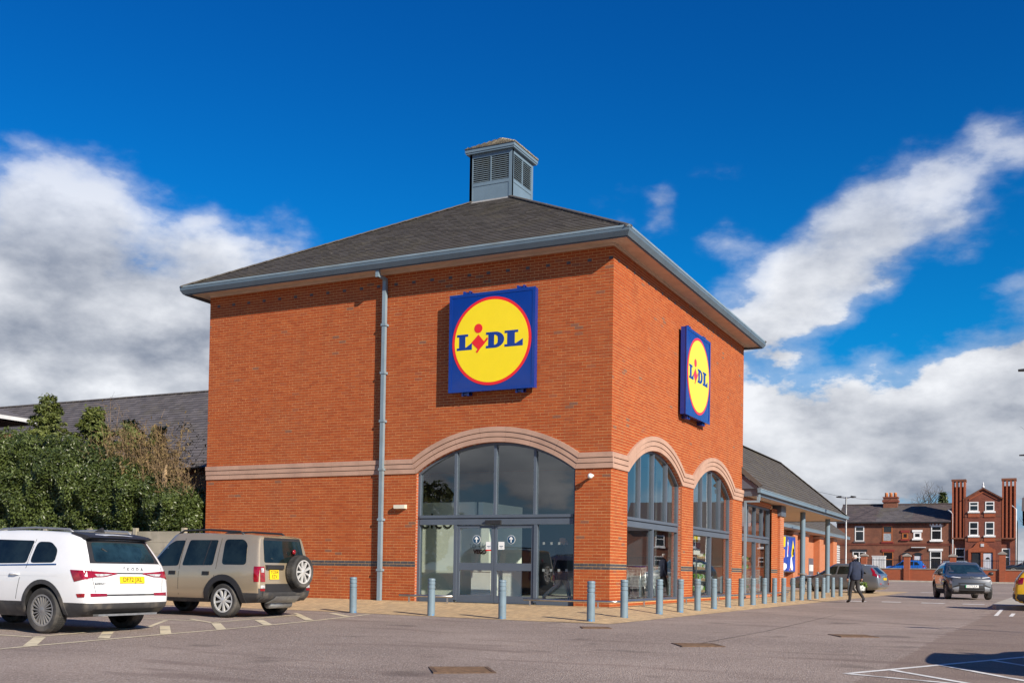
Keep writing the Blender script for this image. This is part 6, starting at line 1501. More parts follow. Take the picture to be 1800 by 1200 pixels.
# ---------------- white SUV
c = Car('white_suv', 'white SUV with yellow plate parked with its tail towards the lane', 4.70, 1.88, rails(4.70, 1.88, 1.64, gc=0.26, sill=0.44, mid=0.78, belt=(1.09, 1.07, 1.04, 1.0), ra=0.94, fa=3.82, tail=(0.12, 0.0, 0.035, 0.10, 0.36), roof_w=0.72, hood=1.05, roof_r=1.57, belt_in=0.965))
c.body('paint_white', ((0.94, 0.37, 0.425), (3.73, 0.37, 0.425)), zone=('cladding', lambda p: p.z < 0.50))
c.both('side_window', [(0.72, 1.125), (1.28, 1.115), (1.26, 1.46), (0.95, 1.455), (0.74, 1.33)], 'car_glass', rounded=2)
c.both('side_window', [(1.36, 1.112), (2.28, 1.095), (2.24, 1.495), (1.34, 1.475)], 'car_glass', rounded=1)
c.both('side_window', [(2.36, 1.092), (3.28, 1.07), (2.76, 1.44), (2.52, 1.50), (2.34, 1.498)], 'car_glass', rounded=1)
c.both('window_trim', [(0.66, 1.085), (3.4, 1.035), (3.4, 1.052), (0.66, 1.108)], 'chrome', off=0.006)
c.seam([(1.32, 1.5), (1.33, 1.05), (1.46, 0.86), (1.58, 0.42)]); c.seam([(2.30, 1.5), (2.31, 1.05), (2.30, 0.42)]); c.seam([(0.6, 0.92), (3.4, 0.90)], w=0.012, mat='paint_white', name='crease')
c.decal('rear_screen_surround', [(-0.735, 1.12), (0.735, 1.12), (0.62, 1.50), (-0.62, 1.50)], 'B', 'black_plastic', off=0.003)
c.decal('rear_window', [(-0.64, 1.145), (0.64, 1.145), (0.555, 1.455), (-0.555, 1.455)], 'B', 'car_glass_blue', off=0.007, rounded=1)
c.decal('windscreen', [(-0.72, 1.10), (0.72, 1.10), (0.60, 1.52), (-0.60, 1.52)], 'F', 'car_glass')
m = MB(); m.prism([(0.20, 1.535), (0.30, 1.572), (0.62, 1.625), (0.62, 1.60), (0.34, 1.50)], lambda u, v, w: (u, w, v), -0.66, 0.66); m.build('spoiler', 'black_plastic', c.e)
c.bar('rear_wiper', [(0.165, -0.05, 1.15), (0.17, 0.16, 1.22), (0.205, 0.42, 1.36)], 0.012, 'black', 6)
for sd in (1, -1):
    f = lambda P: [(y*sd, z) for y, z in P]
    c.decal('tail_light', f([(0.815, 1.005), (0.30, 0.975), (0.26, 0.955), (0.52, 0.905), (0.70, 0.90), (0.815, 0.88)]), 'B', 'lamp_red', off=0.008, step=0.035)
    c.decal('tail_light_lens', f([(0.70, 0.952), (0.36, 0.955), (0.52, 0.918), (0.66, 0.916)]), 'B', 'lamp_clear', off=0.012)
    c.decal('reflector', f([(0.80, 0.65), (0.50, 0.645), (0.50, 0.60), (0.80, 0.595)]), 'B', 'lamp_red', off=0.008, step=0.035)
c.both('tail_light', [(0.055, 1.005), (0.34, 1.015), (0.24, 0.83), (0.055, 0.87)], 'lamp_red', off=0.008, step=0.03)
c.both('reflector', [(0.055, 0.65), (0.20, 0.64), (0.17, 0.585), (0.055, 0.59)], 'lamp_red', off=0.008, step=0.03)
c.decal('tailgate_strip', [(-0.50, 0.632), (0.50, 0.632), (0.50, 0.606), (-0.50, 0.606)], 'B', 'cladding', off=0.008)
c.decal('tailgate_lip', [(-0.42, 0.975), (0.42, 0.975), (0.42, 0.955), (-0.42, 0.955)], 'B', 'seam', off=0.004)
c.decal('rear_bumper_trim', [(-0.72, 0.36), (0.72, 0.36), (0.72, 0.40), (-0.72, 0.40)], 'B', 'black_plastic', off=0.008)
m = MB(); m.box(0.02, 0.14, -0.62, 0.62, 0.285, 0.315); m.build('skid_strip', 'galv', c.e)
c.both('sill_cladding', [(1.42, 0.26), (3.42, 0.26), (3.42, 0.44), (1.42, 0.44)], 'cladding', off=0.010)
c.seam([(0.74, 1.11), (0.74, 1.0), (0.735, 0.85), (0.70, 0.66)], ('B',)); c.seam([(-0.74, 1.11), (-0.74, 1.0), (-0.735, 0.85), (-0.70, 0.66)], ('B',))
for x in (0.94, 3.73): c.arch(x, 0.37, 0.415, 0.485)
c.wheels((0.94, 3.73), 0.362, 0.235, 0.250, 'multi', 1.63)
c.plate('B', -0.03, 0.862, 0.52, 0.112, ['DF72 JXL'], 'plate_yellow', R_(-6))
c.text('B', 'ŠKODA', -0.08, 1.03, 0.075, 'galv', 2.1); c.text('B', 'KODIAQ', 0.60, 0.80, 0.05, 'galv', 1.2)
for sd in (-1, 1): c.bar('roof_rail', [(0.62, sd*0.60, 1.60), (0.72, sd*0.605, 1.665), (1.5, sd*0.615, 1.695), (2.3, sd*0.605, 1.675), (2.45, sd*0.595, 1.61)], 0.018, 'galv')
m = MB(); m.prism([(0.62, 1.63), (0.84, 1.64), (0.66, 1.715)], lambda u, v, w: (u, w, v), -0.02, 0.02); m.build('aerial_fin', 'black_plastic', c.e)
for v in ('L', 'R'):
    for x in (1.58, 2.55): h, n = c.cast(x, 0.93, v); q = MB(); q.tube([(x-0.11, h.y+n.y*0.005, 0.93), (x-0.06, h.y+n.y*0.035, 0.935), (x+0.06, h.y+n.y*0.035, 0.935), (x+0.11, h.y+n.y*0.005, 0.93)], 0.014, 6); q.build('door_handle', 'paint_white', c.e, smooth=True)
c.mirrors(3.15, 1.12, 'paint_white')
c.place(-3.99, -11.28, 180)
# ---------------- gold SUV with spare wheel
c = Car('gold_suv', 'champagne gold SUV with a spare wheel on its tailgate beside the brick wall', 4.40, 1.81, rails(4.40, 1.81, 1.72, gc=0.30, sill=0.46, mid=0.78, belt=(1.06, 1.04, 1.02, 0.98), ra=0.92, fa=3.48, tail=(0.12, 0.03, 0.03, 0.05, 0.15), roof_w=0.78, top_f=2.45, cowl=3.15, hood=1.02, roof_r=1.67, belt_in=0.97, tail_w=0.90), bulge_r=0.03)
c.body('paint_gold', ((0.92, 0.35, 0.42), (3.48, 0.35, 0.42)), zone=('cladding', lambda p: p.z < 0.36 or (p.z < 0.56 and (p.x < 0.62 or p.x > 3.75))))
c.both('side_window', [(0.36, 1.08), (0.98, 1.08), (1.0, 1.60), (0.52, 1.60), (0.40, 1.50)], 'car_glass', rounded=2)
c.both('side_window', [(1.22, 1.065), (2.05, 1.05), (1.95, 1.585), (1.18, 1.585)], 'car_glass', rounded=1)
c.both('side_window', [(2.16, 1.045), (2.98, 1.02), (2.52, 1.48), (2.36, 1.57), (2.08, 1.58)], 'car_glass', rounded=1)
c.both('quarter_bar', [(1.46, 1.06), (1.485, 1.06), (1.385, 1.585), (1.36, 1.585)], 'black_plastic', off=0.007)
c.seam([(1.10, 1.62), (1.12, 1.02), (1.16, 0.84), (1.30, 0.60), (1.35, 0.42)]); c.seam([(2.08, 1.62), (2.12, 1.02), (2.14, 0.44)]); c.seam([(0.3, 0.83), (3.3, 0.80)], w=0.012, mat='paint_gold', name='crease'); c.seam([(3.02, 1.0), (3.0, 0.5)])
c.decal('rear_window', [(-0.66, 1.13), (0.66, 1.13), (0.60, 1.60), (-0.60, 1.60)], 'B', 'car_glass', off=0.005, rounded=1)
c.decal('rear_window_header', [(-0.60, 1.585), (0.60, 1.585), (0.57, 1.645), (-0.57, 1.645)], 'B', 'black_plastic', off=0.006)
c.decal('windscreen', [(-0.70, 1.06), (0.70, 1.06), (0.60, 1.58), (-0.60, 1.58)], 'F', 'car_glass')
c.bar('rear_wiper', [(0.055, 0.05, 1.13), (0.06, 0.45, 1.22)], 0.012, 'black', 6)
for sd in (1, -1):
    f = lambda P: [(y*sd, z) for y, z in P]
    c.decal('tail_light', f([(0.80, 1.05), (0.68, 1.05), (0.67, 0.74), (0.80, 0.74)]), 'B', 'lamp_red', off=0.010, step=0.03)
    c.decal('tail_light_lens', f([(0.78, 1.02), (0.70, 1.02), (0.70, 0.93), (0.78, 0.93)]), 'B', 'lamp_clear', off=0.014)
    c.decal('bumper_light', f([(0.80, 0.67), (0.68, 0.67), (0.68, 0.61), (0.80, 0.61)]), 'B', 'lamp_clear', off=0.010); c.decal('bumper_light', f([(0.80, 0.605), (0.68, 0.605), (0.68, 0.555), (0.80, 0.555)]), 'B', 'lamp_red', off=0.010)
c.both('tail_light', [(0.05, 1.05), (0.16, 1.05), (0.14, 0.74), (0.05, 0.74)], 'lamp_red', off=0.010, step=0.03)
c.decal('tailgate_panel', [(-0.66, 0.46), (0.66, 0.46), (0.66, 0.70), (-0.66, 0.70)], 'B', 'black_plastic', off=0.009)
c.decal('rear_bumper', [(-0.74, 0.36), (0.74, 0.36), (0.74, 0.53), (-0.74, 0.53)], 'B', 'cladding', off=0.03)
c.decal('skid_panel', [(-0.50, 0.34), (0.44, 0.34), (0.34, 0.45), (-0.42, 0.45)], 'B', 'galv', off=0.045)
c.bar('silencer', [(0.28, -0.45, 0.27), (0.28, 0.25, 0.27)], 0.09, 'galv', 12)
c.both('sill_strip', [(1.30, 0.30), (3.12, 0.30), (3.12, 0.38), (1.30, 0.38)], 'cladding', off=0.008)
for x in (0.92, 3.48): c.arch(x, 0.35, 0.41, 0.53, -14, 194, 'black_plastic', 0.02)
c.wheels((0.92, 3.48), 0.347, 0.225, 0.245, 'nine', 1.56)
sp = c.place_wheel(c.e, (-0.12, -0.28, 0.95), (0, 0, R_(90))); sp.name = 'spare_wheel'
m = MB(); m.box(-0.06, 0.08, -0.36, -0.2, 0.86, 1.04); m.build('spare_bracket', 'black_plastic', c.e)
m = MB(); m.box(-0.03, 0.05, 0.12, 0.64, 1.0, 1.085); o = m.build('tailgate_handle', 'black_plastic', c.e)
m = MB(); m.lathe([(0.01, -0.03), (0.05, -0.02), (0.05, 0.01)], 12, (0.0, -0.22, 1.36), 'x'); m.build('brake_light', 'lamp_red', c.e, smooth=True)
c.plate('B', 0.40, 0.89, 0.285, 0.20, ['YO04', 'EZV'], 'plate_yellow', R_(-3), 0.072)
for sd in (-1, 1): c.bar('roof_rail', [(0.55, sd*0.66, 1.68), (0.68, sd*0.665, 1.76), (1.5, sd*0.67, 1.80), (2.2, sd*0.66, 1.785), (2.42, sd*0.65, 1.68)], 0.022, 'black_plastic')
for v in ('L', 'R'):
    for x in (1.38, 2.30): c.decal('door_handle', [(x-0.09, 0.86), (x+0.09, 0.86), (x+0.09, 0.935), (x-0.09, 0.935)], v, 'black', off=0.014)
m = MB(); m.box(2.3, 2.36, -0.5, 0.5, 0.95, 1.0); m.build('dash_shelf', 'black', c.e)
c.mirrors(2.92, 1.10, 'black_plastic')
c.place(-4.75, -6.30, 180)
# ---------------- grey estate behind the canopy columns
def saloon_rails(L_=4.65, W_=1.84, H=1.49): return rails(L_, W_, H, gc=0.20, sill=0.36, mid=0.66, belt=(0.98, 0.95, 0.91, 0.86), ra=0.98, fa=3.72, tail=(0.12, 0.0, 0.02, 0.08, 0.44), roof_w=0.68, top_f=2.35, cowl=3.25, hood=0.92, nose=0.66, roof_r=H-0.09)
c = Car('grey_estate', 'grey estate car parked behind the canopy columns and the walking man', 4.65, 1.84, saloon_rails())
c.body('paint_grey', ((0.98, 0.33, 0.385), (3.72, 0.33, 0.385)))
c.both('side_window', [(0.62, 1.0), (1.22, 0.985), (1.24, 1.32), (0.98, 1.30)], 'car_glass', rounded=1)
c.both('side_window', [(1.32, 0.985), (2.1, 0.965), (2.04, 1.37), (1.30, 1.35)], 'car_glass', rounded=1)
c.both('side_window', [(2.18, 0.96), (3.12, 0.93), (2.5, 1.32), (2.3, 1.37), (2.12, 1.375)], 'car_glass', rounded=1)
c.seam([(1.26, 1.4), (1.28, 0.9), (1.36, 0.4)]); c.seam([(2.14, 1.4), (2.16, 0.9), (2.12, 0.36)])
c.decal('rear_window', [(-0.62, 1.02), (0.62, 1.02), (0.52, 1.33), (-0.52, 1.33)], 'B', 'car_glass'); c.decal('windscreen', [(-0.66, 0.96), (0.66, 0.96), (0.54, 1.38), (-0.54, 1.38)], 'F', 'car_glass')
c.both('tail_light', [(0.34, 1.30), (0.48, 1.28), (0.34, 1.04), (0.34, 0.92), (0.04, 0.84), (0.04, 0.94), (0.20, 1.02)], 'lamp_red', off=0.010)
for sd in (1, -1): c.decal('tail_light', [(y*sd, z) for y, z in [(0.78, 0.95), (0.60, 0.95), (0.60, 0.80), (0.78, 0.82)]], 'B', 'lamp_red', off=0.010); c.decal('bumper_reflector', [(y*sd, z) for y, z in [(0.76, 0.55), (0.56, 0.55), (0.56, 0.48), (0.76, 0.48)]], 'B', 'lamp_red', off=0.01)
c.plate('B', 0.0, 0.76, 0.52, 0.11, ['YK13 LVD'], 'plate_yellow')
for x in (0.98, 3.72): c.arch(x, 0.33, 0.375, 0.40, mat='paint_grey', off=0.006)
c.both('sill_strip', [(1.35, 0.22), (3.35, 0.22), (3.35, 0.30), (1.35, 0.30)], 'black_plastic', off=0.006)
c.wheels((0.98, 3.72), 0.33, 0.22, 0.225, 'ten', 1.58); c.mirrors(3.02, 1.0, 'paint_grey')
for sd in (-1, 1): c.bar('roof_rail', [(0.75, sd*0.56, 1.43), (0.9, sd*0.57, 1.475), (2.1, sd*0.575, 1.49), (2.3, sd*0.565, 1.43)], 0.015, 'galv')
c.place(2.35, 31.9, 171, g(31.9)+0.0)
estate = c
# ---------------- graphite crossover coming towards us
c = Car('grey_crossover', 'dark grey electric crossover driving up the lane towards the camera', 4.30, 1.85, rails(4.30, 1.85, 1.57, gc=0.22, sill=0.42, mid=0.72, belt=(1.08, 1.05, 1.02, 0.98), ra=0.85, fa=3.53, tail=(0.12, 0.0, 0.03, 0.12, 0.45), roof_w=0.70, top_f=2.2, cowl=3.2, hood=1.04, nose=0.86, roof_r=1.46, nose_w=0.84), bulge_f=0.10)
c.body('paint_dark', ((0.85, 0.35, 0.41), (3.53, 0.35, 0.41)))
c.both('side_window', [(0.72, 1.12), (1.2, 1.10), (1.18, 1.40), (0.95, 1.36)], 'car_glass', rounded=1); c.both('side_window', [(1.28, 1.10), (2.0, 1.08), (1.94, 1.45), (1.26, 1.42)], 'car_glass', rounded=1); c.both('side_window', [(2.08, 1.075), (3.0, 1.05), (2.4, 1.40), (2.2, 1.45), (2.03, 1.45)], 'car_glass', rounded=1)
c.decal('windscreen', [(-0.74, 1.085), (0.74, 1.085), (0.585, 1.475), (-0.585, 1.475)], 'F', 'car_glass_blue', off=0.004); c.decal('rear_window', [(-0.62, 1.12), (0.62, 1.12), (0.52, 1.38), (-0.52, 1.38)], 'B', 'car_glass')
for sd in (1, -1):
    f = lambda P: [(y*sd, z) for y, z in P]
    c.decal('headlight', f([(0.76, 0.94), (0.86, 0.90), (0.82, 0.70), (0.70, 0.72)]), 'F', 'black_plastic', off=0.006)
    c.decal('light_strip', f([(0.42, 0.915), (0.86, 0.965), (0.86, 0.935), (0.42, 0.895)]), 'F', 'drl', off=0.012); c.decal('light_strip', f([(0.80, 0.95), (0.855, 0.95), (0.80, 0.66), (0.765, 0.66)]), 'F', 'drl', off=0.013)
    c.decal('bumper_vent', f([(0.46, 0.66), (0.80, 0.50), (0.74, 0.44), (0.44, 0.58)]), 'F', 'black', off=0.006); c.decal('bumper_blade', f([(0.50, 0.55), (0.82, 0.47), (0.82, 0.36), (0.52, 0.32)]), 'F', 'paint_silver', off=0.009)
c.decal('upper_grille', [(-0.55, 0.70), (0.55, 0.70), (0.50, 0.655), (-0.50, 0.655)], 'F', 'black', off=0.005); c.decal('lower_grille', [(-0.50, 0.60), (0.50, 0.60), (0.48, 0.30), (-0.48, 0.30)], 'F', 'black', off=0.005); c.decal('radar_cover', [(-0.15, 0.40), (0.15, 0.40), (0.15, 0.31), (-0.15, 0.31)], 'F', 'black_plastic', off=0.010)
c.decal('bonnet_lip', [(-0.6, 0.885), (0.6, 0.885), (0.6, 0.87), (-0.6, 0.87)], 'F', 'seam', off=0.003)
c.plate('F', 0.0, 0.555, 0.52, 0.112, ['LG73 JLA'], 'plate_white', 0.0); h, n = c.cast(-0.24, 0.555, 'F'); m = MB(); m.box(0, 0.003, -0.262, -0.225, 0.50, 0.61); o = m.build('plate_flash', 'plate_green', c.e); h, n = c.cast(0, 0.555, 'F'); o.location = (h.x+0.016, 0, 0)
c.text('F', 'KIA', 0.0, 0.925, 0.10, 'chrome', 0.95, 0.012)
for x in (0.85, 3.53): c.arch(x, 0.35, 0.40, 0.47, mat='black_plastic')
c.both('sill_cladding', [(1.25, 0.22), (3.15, 0.22), (3.15, 0.42), (1.25, 0.42)], 'black_plastic', off=0.01)
c.wheels((0.85, 3.53), 0.345, 0.22, 0.24, 'five', 1.60); c.mirrors(3.0, 1.10, 'black_plastic')
p_ = MB(); p_.lathe([(0.0, 0.0), (0.09, 0.04), (0.10, 0.12), (0.06, 0.2)], 10, (2.5, -0.35, 1.06))
c.place(5.72, 28.6, -76)
crossover = c
# ---------------- small hatchback used for the other parked cars
c = Car('yellow_hatchback', 'yellow car whose tail shows at the frame edge beside the kerb island', 4.0, 1.75, rails(4.0, 1.75, 1.48, gc=0.2, sill=0.36, mid=0.66, belt=(0.98, 0.95, 0.92, 0.88), ra=0.72, fa=3.2, tail=(0.10, 0.0, 0.02, 0.08, 0.38), roof_w=0.70, top_f=2.0, cowl=2.9, hood=0.93, nose=0.68, roof_r=1.40))
c.body('paint_yellow', ((0.72, 0.31, 0.365), (3.2, 0.31, 0.365)))
c.both('side_window', [(0.5, 1.01), (1.0, 0.99), (1.0, 1.32), (0.75, 1.30)], 'car_glass', rounded=1); c.both('side_window', [(1.08, 0.985), (1.8, 0.965), (1.74, 1.36), (1.06, 1.34)], 'car_glass', rounded=1); c.both('side_window', [(1.88, 0.96), (2.75, 0.94), (2.15, 1.32), (1.98, 1.36), (1.82, 1.37)], 'car_glass', rounded=1)
c.decal('rear_window', [(-0.6, 1.02), (0.6, 1.02), (0.5, 1.33), (-0.5, 1.33)], 'B', 'car_glass'); c.decal('windscreen', [(-0.64, 0.96), (0.64, 0.96), (0.54, 1.36), (-0.54, 1.36)], 'F', 'car_glass')
c.both('tail_light', [(0.03, 0.98), (0.26, 1.0), (0.22, 0.80), (0.03, 0.78)], 'lamp_red', off=0.01)
for sd in (1, -1): c.decal('tail_light', [(y*sd, z) for y, z in [(0.88, 0.97), (0.6, 0.97), (0.6, 0.82), (0.88, 0.82)]], 'B', 'lamp_red', off=0.01); c.decal('headlight', [(y*sd, z) for y, z in [(0.72, 0.74), (0.42, 0.70), (0.42, 0.62), (0.74, 0.64)]], 'F', 'lamp_clear', off=0.01)
c.both('bumper_cladding', [(0.0, 0.22), (0.34, 0.22), (0.34, 0.50), (0.0, 0.50)], 'black_plastic', off=0.01); c.decal('bumper_cladding', [(-0.9, 0.22), (0.9, 0.22), (0.9, 0.5), (-0.9, 0.5)], 'B', 'black_plastic', off=0.01); c.decal('number_plate', [(-0.26, 0.70), (0.26, 0.70), (0.26, 0.59), (-0.26, 0.59)], 'B', 'plate_yellow', off=0.012)
for x in (0.72, 3.2): c.arch(x, 0.31, 0.36, 0.42, mat='black_plastic')
c.wheels((0.72, 3.2), 0.305, 0.2, 0.21, 'ten', 1.52); c.mirrors(2.7, 0.98, 'black_plastic')
c.place(8.62, 12.35, 1)
hatch = c
def recolour(root, name, label, mat, loc, rz):
    r = copy_tree(root); r.name = name; r['label'] = label; r.location = loc; r.rotation_euler.z = R_(rz)
    for ch in r.children:
        if ch.name.split('.')[0] == 'body': ch.data = ch.data.copy(); ch.data.materials[0] = M[mat]
        if ch.name.split('.')[0] == 'bumper_cladding' and mat != 'paint_yellow': ch.data = ch.data.copy(); ch.data.materials[0] = M[mat]
    return r
recolour(hatch.e, 'blue_hatchback', 'bright blue hatchback half hidden behind a boundary wall pier', 'paint_blue', st(-0.35, 84, STZ), 180)
recolour(estate.e, 'silver_car', 'silver car behind the boundary wall, above the oncoming crossover', 'paint_silver', st(0.75, 84, STZ), 0)
recolour(estate.e, 'navy_car', 'dark car behind the wall under the second giant chimney', 'paint_navy', st(10.9, 84, STZ+0.25), 180)
recolour(hatch.e, 'parked_hatchback', 'grey hatchback outside the frame whose shadow falls over the white bay lines', 'paint_grey', (10.95, -11.2, g(-9)), 88)

# ================================================================== PEOPLE AND THE SHOPPING BAG
def fabric(name, col, var=0.25): return material(name, col, 0.85, var=var, vscale=9, bump=0.3, bscale=25, space='obj')
M['skin'] = material('skin', (0.50, 0.27, 0.19), 0.55, var=0.08, vscale=12, space='obj'); M['navy_cloth'] = fabric('navy jacket cloth', (0.014, 0.022, 0.05)); M['dark_trousers'] = fabric('charcoal trouser cloth', (0.028, 0.026, 0.027)); M['shoe'] = fabric('dark brown leather', (0.035, 0.02, 0.014)); M['grey_hair'] = material('short white hair', (0.52, 0.48, 0.45), 0.8, var=0.15, vscale=30, space='obj')
M['pale_trousers'] = fabric('pale trousers', (0.50, 0.45, 0.40), 0.1); M['black_coat'] = fabric('black coat', (0.012, 0.013, 0.016)); M['maroon_shoe'] = fabric('maroon shoe', (0.10, 0.02, 0.02))
def person(label, J, bones, mats, loc, rz, jacket=None, hair=True):
    e = empty('person', loc, R_(rz), label, 'person')
    idx = {k: i for i, k in enumerate(J)}
    me = bpy.data.meshes.new('body'); me.from_pydata([J[k][0] for k in J], [(idx[a], idx[b]) for a, b, _ in bones], [])
    o = link('body', me); o.modifiers.new('s', 'SKIN'); sb2 = o.modifiers.new('u', 'SUBSURF'); sb2.levels = 2; sb2.render_levels = 2
    sv = me.skin_vertices[0].data
    for k, i in idx.items(): r = J[k][1]; sv[i].radius = r if isinstance(r, tuple) else (r, r); sv[i].use_root = (k == 'pelvis')
    bpy.context.view_layer.update()
    ev = bpy.data.meshes.new_from_object(o.evaluated_get(bpy.context.evaluated_depsgraph_get())); o.modifiers.clear(); old = o.data; o.data = ev; bpy.data.meshes.remove(old); ev.name = 'body'
    names = sorted(set(m_ for *_, m_ in bones)); ev.materials.clear()
    for n in names: ev.materials.append(M[mats[n]])
    for p in ev.polygons:
        best = 1e9
        for a, b, m_ in bones:
            A, B = Vector(J[a][0]), Vector(J[b][0]); t = max(0, min(1, (p.center-A).dot(B-A)/max((B-A).length_squared, 1e-9))); d = (p.center-A.lerp(B, t)).length/ (0.04+0.5*(max(J[a][1]) if isinstance(J[a][1], tuple) else J[a][1]))
            if d < best: best = d; k = names.index(m_)
        p.material_index = k; p.use_smooth = True
    o.parent = e
    # fingers rooted in the palms, face features and hair
    for s_ in ('l', 'r'):
        h = Vector(J['hand_'+s_][0]); wv = Vector(J['wrist_'+s_][0]); d = (h-wv).normalized(); sd = -1 if s_ == 'l' else 1; f = MB()
        for k in range(4):
            b0 = h+Vector((0, (k-1.5)*0.020, 0)); l = (0.066, 0.076, 0.072, 0.056)[k]; m1 = b0+d*l*0.5+Vector((-sd*0.006, 0, 0)); f.tube([b0-d*0.03, m1, m1+(d+Vector((-sd*0.75, 0, 0))).normalized()*l*0.55], [0.0095, 0.009, 0.007], 6)
        f.tube([h-d*0.05+Vector((0, 0.03, 0)), h+Vector((-sd*0.012, 0.055, 0.0)), h+d*0.035+Vector((-sd*0.02, 0.058, 0))], [0.011, 0.0105, 0.008], 6)
        f.build('fingers', 'skin', e, smooth=True)
    hd_ = Vector(J['head'][0]); f = MB()
    f.tube([hd_+Vector((0, 0.085, 0.0)), hd_+Vector((0, 0.118, -0.022)), hd_+Vector((0, 0.092, -0.035))], [0.008, 0.016, 0.010], 6)
    for sd in (-1, 1): f.tube([hd_+Vector((sd*0.080, 0.0, 0.025)), hd_+Vector((sd*0.094, -0.012, 0.0)), hd_+Vector((sd*0.082, 0.0, -0.03))], [0.010, 0.014, 0.008], 6)
    f.build('nose_and_ears', 'skin', e, smooth=True)
    f = MB()
    for sd in (-1, 1): f.lathe([(0.002, -0.008), (0.011, 0), (0.002, 0.008)], 8, tuple(hd_+Vector((sd*0.033, 0.087, 0.012))), 'y')
    f.box(hd_.x-0.025, hd_.x+0.025, hd_.y+0.080, hd_.y+0.092, hd_.z-0.062, hd_.z-0.056); f.build('eyes_and_mouth', 'shoe', e)
    if hair:
        f = MB(); n = 14
        for j in range(6):
            for k in range(n+1):
                a = math.pi*(1.0+k/n) ; t = -0.75+j*0.28; r_ = 0.099*math.cos(t*0.9); f.v.append((hd_.x+r_*math.cos(a)*0.92, hd_.y+r_*math.sin(a)*1.03, hd_.z+0.03+0.085*math.sin(t)))
        for j in range(5):
            for k in range(n): a = j*(n+1)+k; f.f.append((a, a+1, a+n+2, a+n+1)); f.m.append(0)
        f.build('hair', 'grey_hair', e, smooth=True)
    if jacket:
        f = MB(); n = 20; rings = jacket['rings']
        for (cx, cy, z, rx, ry) in rings:
            for k in range(n): a = 2*math.pi*k/n; w = 1+0.035*math.sin(a*5+z*23); f.v.append((cx+rx*w*math.cos(a), cy+ry*w*math.sin(a), z+0.008*math.sin(a*4)))
        for i in range(len(rings)-1):
            for k in range(n): f.f.append((i*n+k, i*n+(k+1) % n, (i+1)*n+(k+1) % n, (i+1)*n+k)); f.m.append(0)
        f.build('jacket', jacket['mat'], e, smooth=True)
    return e
def walker(stride=1.0):
    return {'pelvis': ((0, 0, 0.93), (0.15, 0.115)), 'waist': ((0, 0.01, 1.08), (0.16, 0.12)), 'chest': ((0, 0.0, 1.30), (0.185, 0.125)), 'neck0': ((0, 0.01, 1.46), (0.085, 0.075)), 'neck': ((0, 0.035, 1.53), 0.058), 'head': ((0, 0.05, 1.635), (0.088, 0.10)), 'crown': ((0, 0.045, 1.715), (0.066, 0.078)),
            'sho_l': ((-0.185, 0, 1.405), 0.078), 'elb_l': ((-0.275, -0.07*stride, 1.13), 0.058), 'wrist_l': ((-0.30, 0.02*stride, 0.90), 0.040), 'hand_l': ((-0.295, 0.05*stride, 0.83), (0.022, 0.042)),
            'sho_r': ((0.185, 0, 1.405), 0.078), 'elb_r': ((0.28, -0.05, 1.13), 0.058), 'wrist_r': ((0.325, 0.03, 0.90), 0.040), 'hand_r': ((0.33, 0.05, 0.83), (0.022, 0.042)),
            'hip_l': ((-0.095, 0, 0.86), 0.098), 'knee_l': ((-0.09, 0.13*stride, 0.49), 0.068), 'ank_l': ((-0.07, 0.20*stride, 0.09), 0.050), 'toe_l': ((-0.08, 0.36*stride, 0.045), (0.045, 0.035)),
            'hip_r': ((0.095, 0, 0.86), 0.098), 'knee_r': ((0.10, -0.04*stride, 0.48), 0.068), 'ank_r': ((0.11, -0.34*stride, 0.17), 0.050), 'toe_r': ((0.12, -0.25*stride, 0.045), (0.045, 0.038))}
BONES = [('pelvis', 'waist', 'top'), ('waist', 'chest', 'top'), ('chest', 'neck0', 'top'), ('neck0', 'neck', 'skin'), ('neck', 'head', 'skin'), ('head', 'crown', 'skin')]
for s_ in ('l', 'r'): BONES += [('chest', 'sho_'+s_, 'top'), ('sho_'+s_, 'elb_'+s_, 'top'), ('elb_'+s_, 'wrist_'+s_, 'top'), ('wrist_'+s_, 'hand_'+s_, 'skin'), ('pelvis', 'hip_'+s_, 'legs'), ('hip_'+s_, 'knee_'+s_, 'legs'), ('knee_'+s_, 'ank_'+s_, 'legs'), ('ank_'+s_, 'toe_'+s_, 'shoe')]
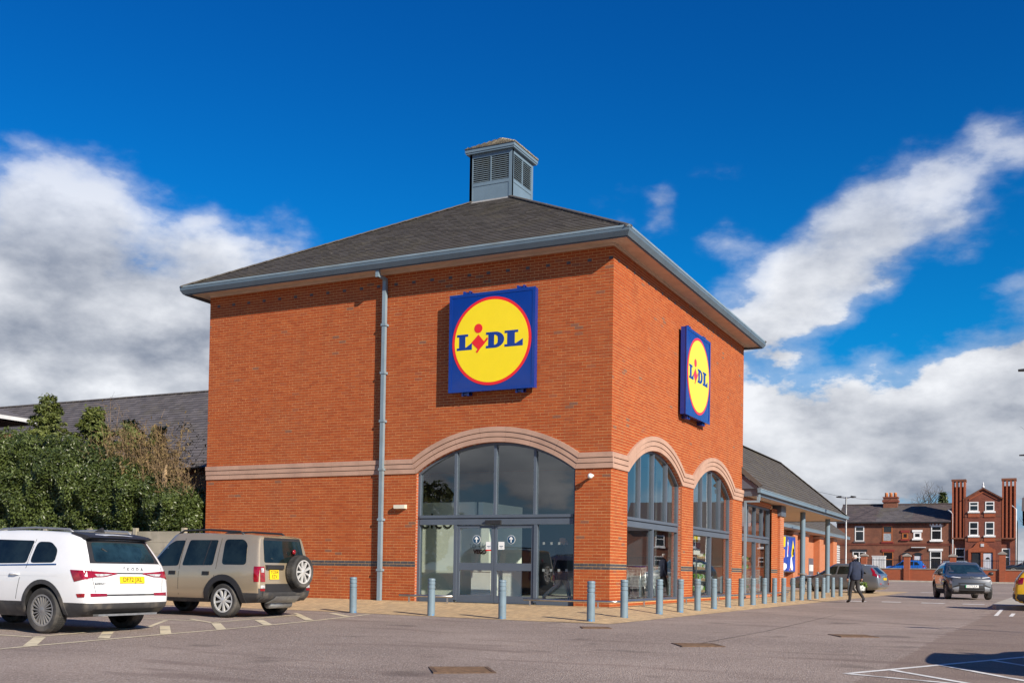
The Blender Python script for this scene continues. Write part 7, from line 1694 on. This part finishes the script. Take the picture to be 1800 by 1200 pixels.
RN = [(0, 0, 0.84, 0.185, 0.142), (0, 0, 0.88, 0.198, 0.155), (0, 0.0, 1.0, 0.212, 0.168), (0, -0.005, 1.15, 0.218, 0.17), (0, -0.01, 1.30, 0.222, 0.162), (0, -0.005, 1.40, 0.205, 0.14), (0, 0.005, 1.465, 0.12, 0.105), (0, 0.012, 1.50, 0.072, 0.075)]
man = person('balding man in navy jacket and dark trousers walking away past the bollards', walker(), BONES, {'top': 'navy_cloth', 'skin': 'skin', 'legs': 'dark_trousers', 'shoe': 'shoe'}, (3.42, 15.3, g(15.3)-0.012), 48, {'rings': RN, 'mat': 'navy_cloth'})
bag = empty('shopping_bag', (0, 0, 0), 0, 'white carrier bag of green vegetables in the man\'s hand', 'bag'); hp = man.matrix_basis @ Vector((0.345, 0.06, 0.78)); bag.location = (hp.x, hp.y, hp.z-0.34); bag.rotation_euler.z = R_(48)
m = MB()
for z, rx, ry in ((0, 0.10, 0.05), (0.02, 0.13, 0.075), (0.14, 0.14, 0.085), (0.24, 0.11, 0.06)):
    for k in range(12): a = 2*math.pi*k/12; w = 1+0.08*math.sin(a*3+z*30); m.v.append((rx*w*math.cos(a), ry*w*math.sin(a), z))
for i in range(3):
    for k in range(12): m.f.append((i*12+k, i*12+(k+1) % 12, (i+1)*12+(k+1) % 12, (i+1)*12+k)); m.m.append(0)
m.f.append(tuple(range(11, -1, -1))); m.m.append(0); m.build('sack', 'packet_white', bag, smooth=True)
m = MB(); m.tube([(-0.07, 0, 0.22), (-0.02, 0, 0.33), (0.0, 0, 0.36), (0.02, 0, 0.33), (0.07, 0, 0.22)], 0.008, 5); m.build('handle', 'packet_white', bag)
m = MB(); rb_ = random.Random(4); leaf_cloud(m, 260, lambda r_: (Vector((r_.gauss(0.03, .085), r_.gauss(0, .06), 0.2+r_.gauss(0, .05))), Vector((0, 0, 1))), 0.045, rb_, 0.3, 0.6); m.build('greens', 'leaf_bright', bag, recalc=False)
person('shopper in black coat and pale trousers walking inside behind the glass', walker(1.25), BONES, {'top': 'black_coat', 'skin': 'skin', 'legs': 'pale_trousers', 'shoe': 'maroon_shoe'}, (-1.72, 0.95, 0.052), -80, {'rings': [(0, 0, 0.62, 0.23, 0.2)]+[(0, 0, 0.75, 0.215, 0.185)]+RN[1:], 'mat': 'black_coat'}, hair=False)
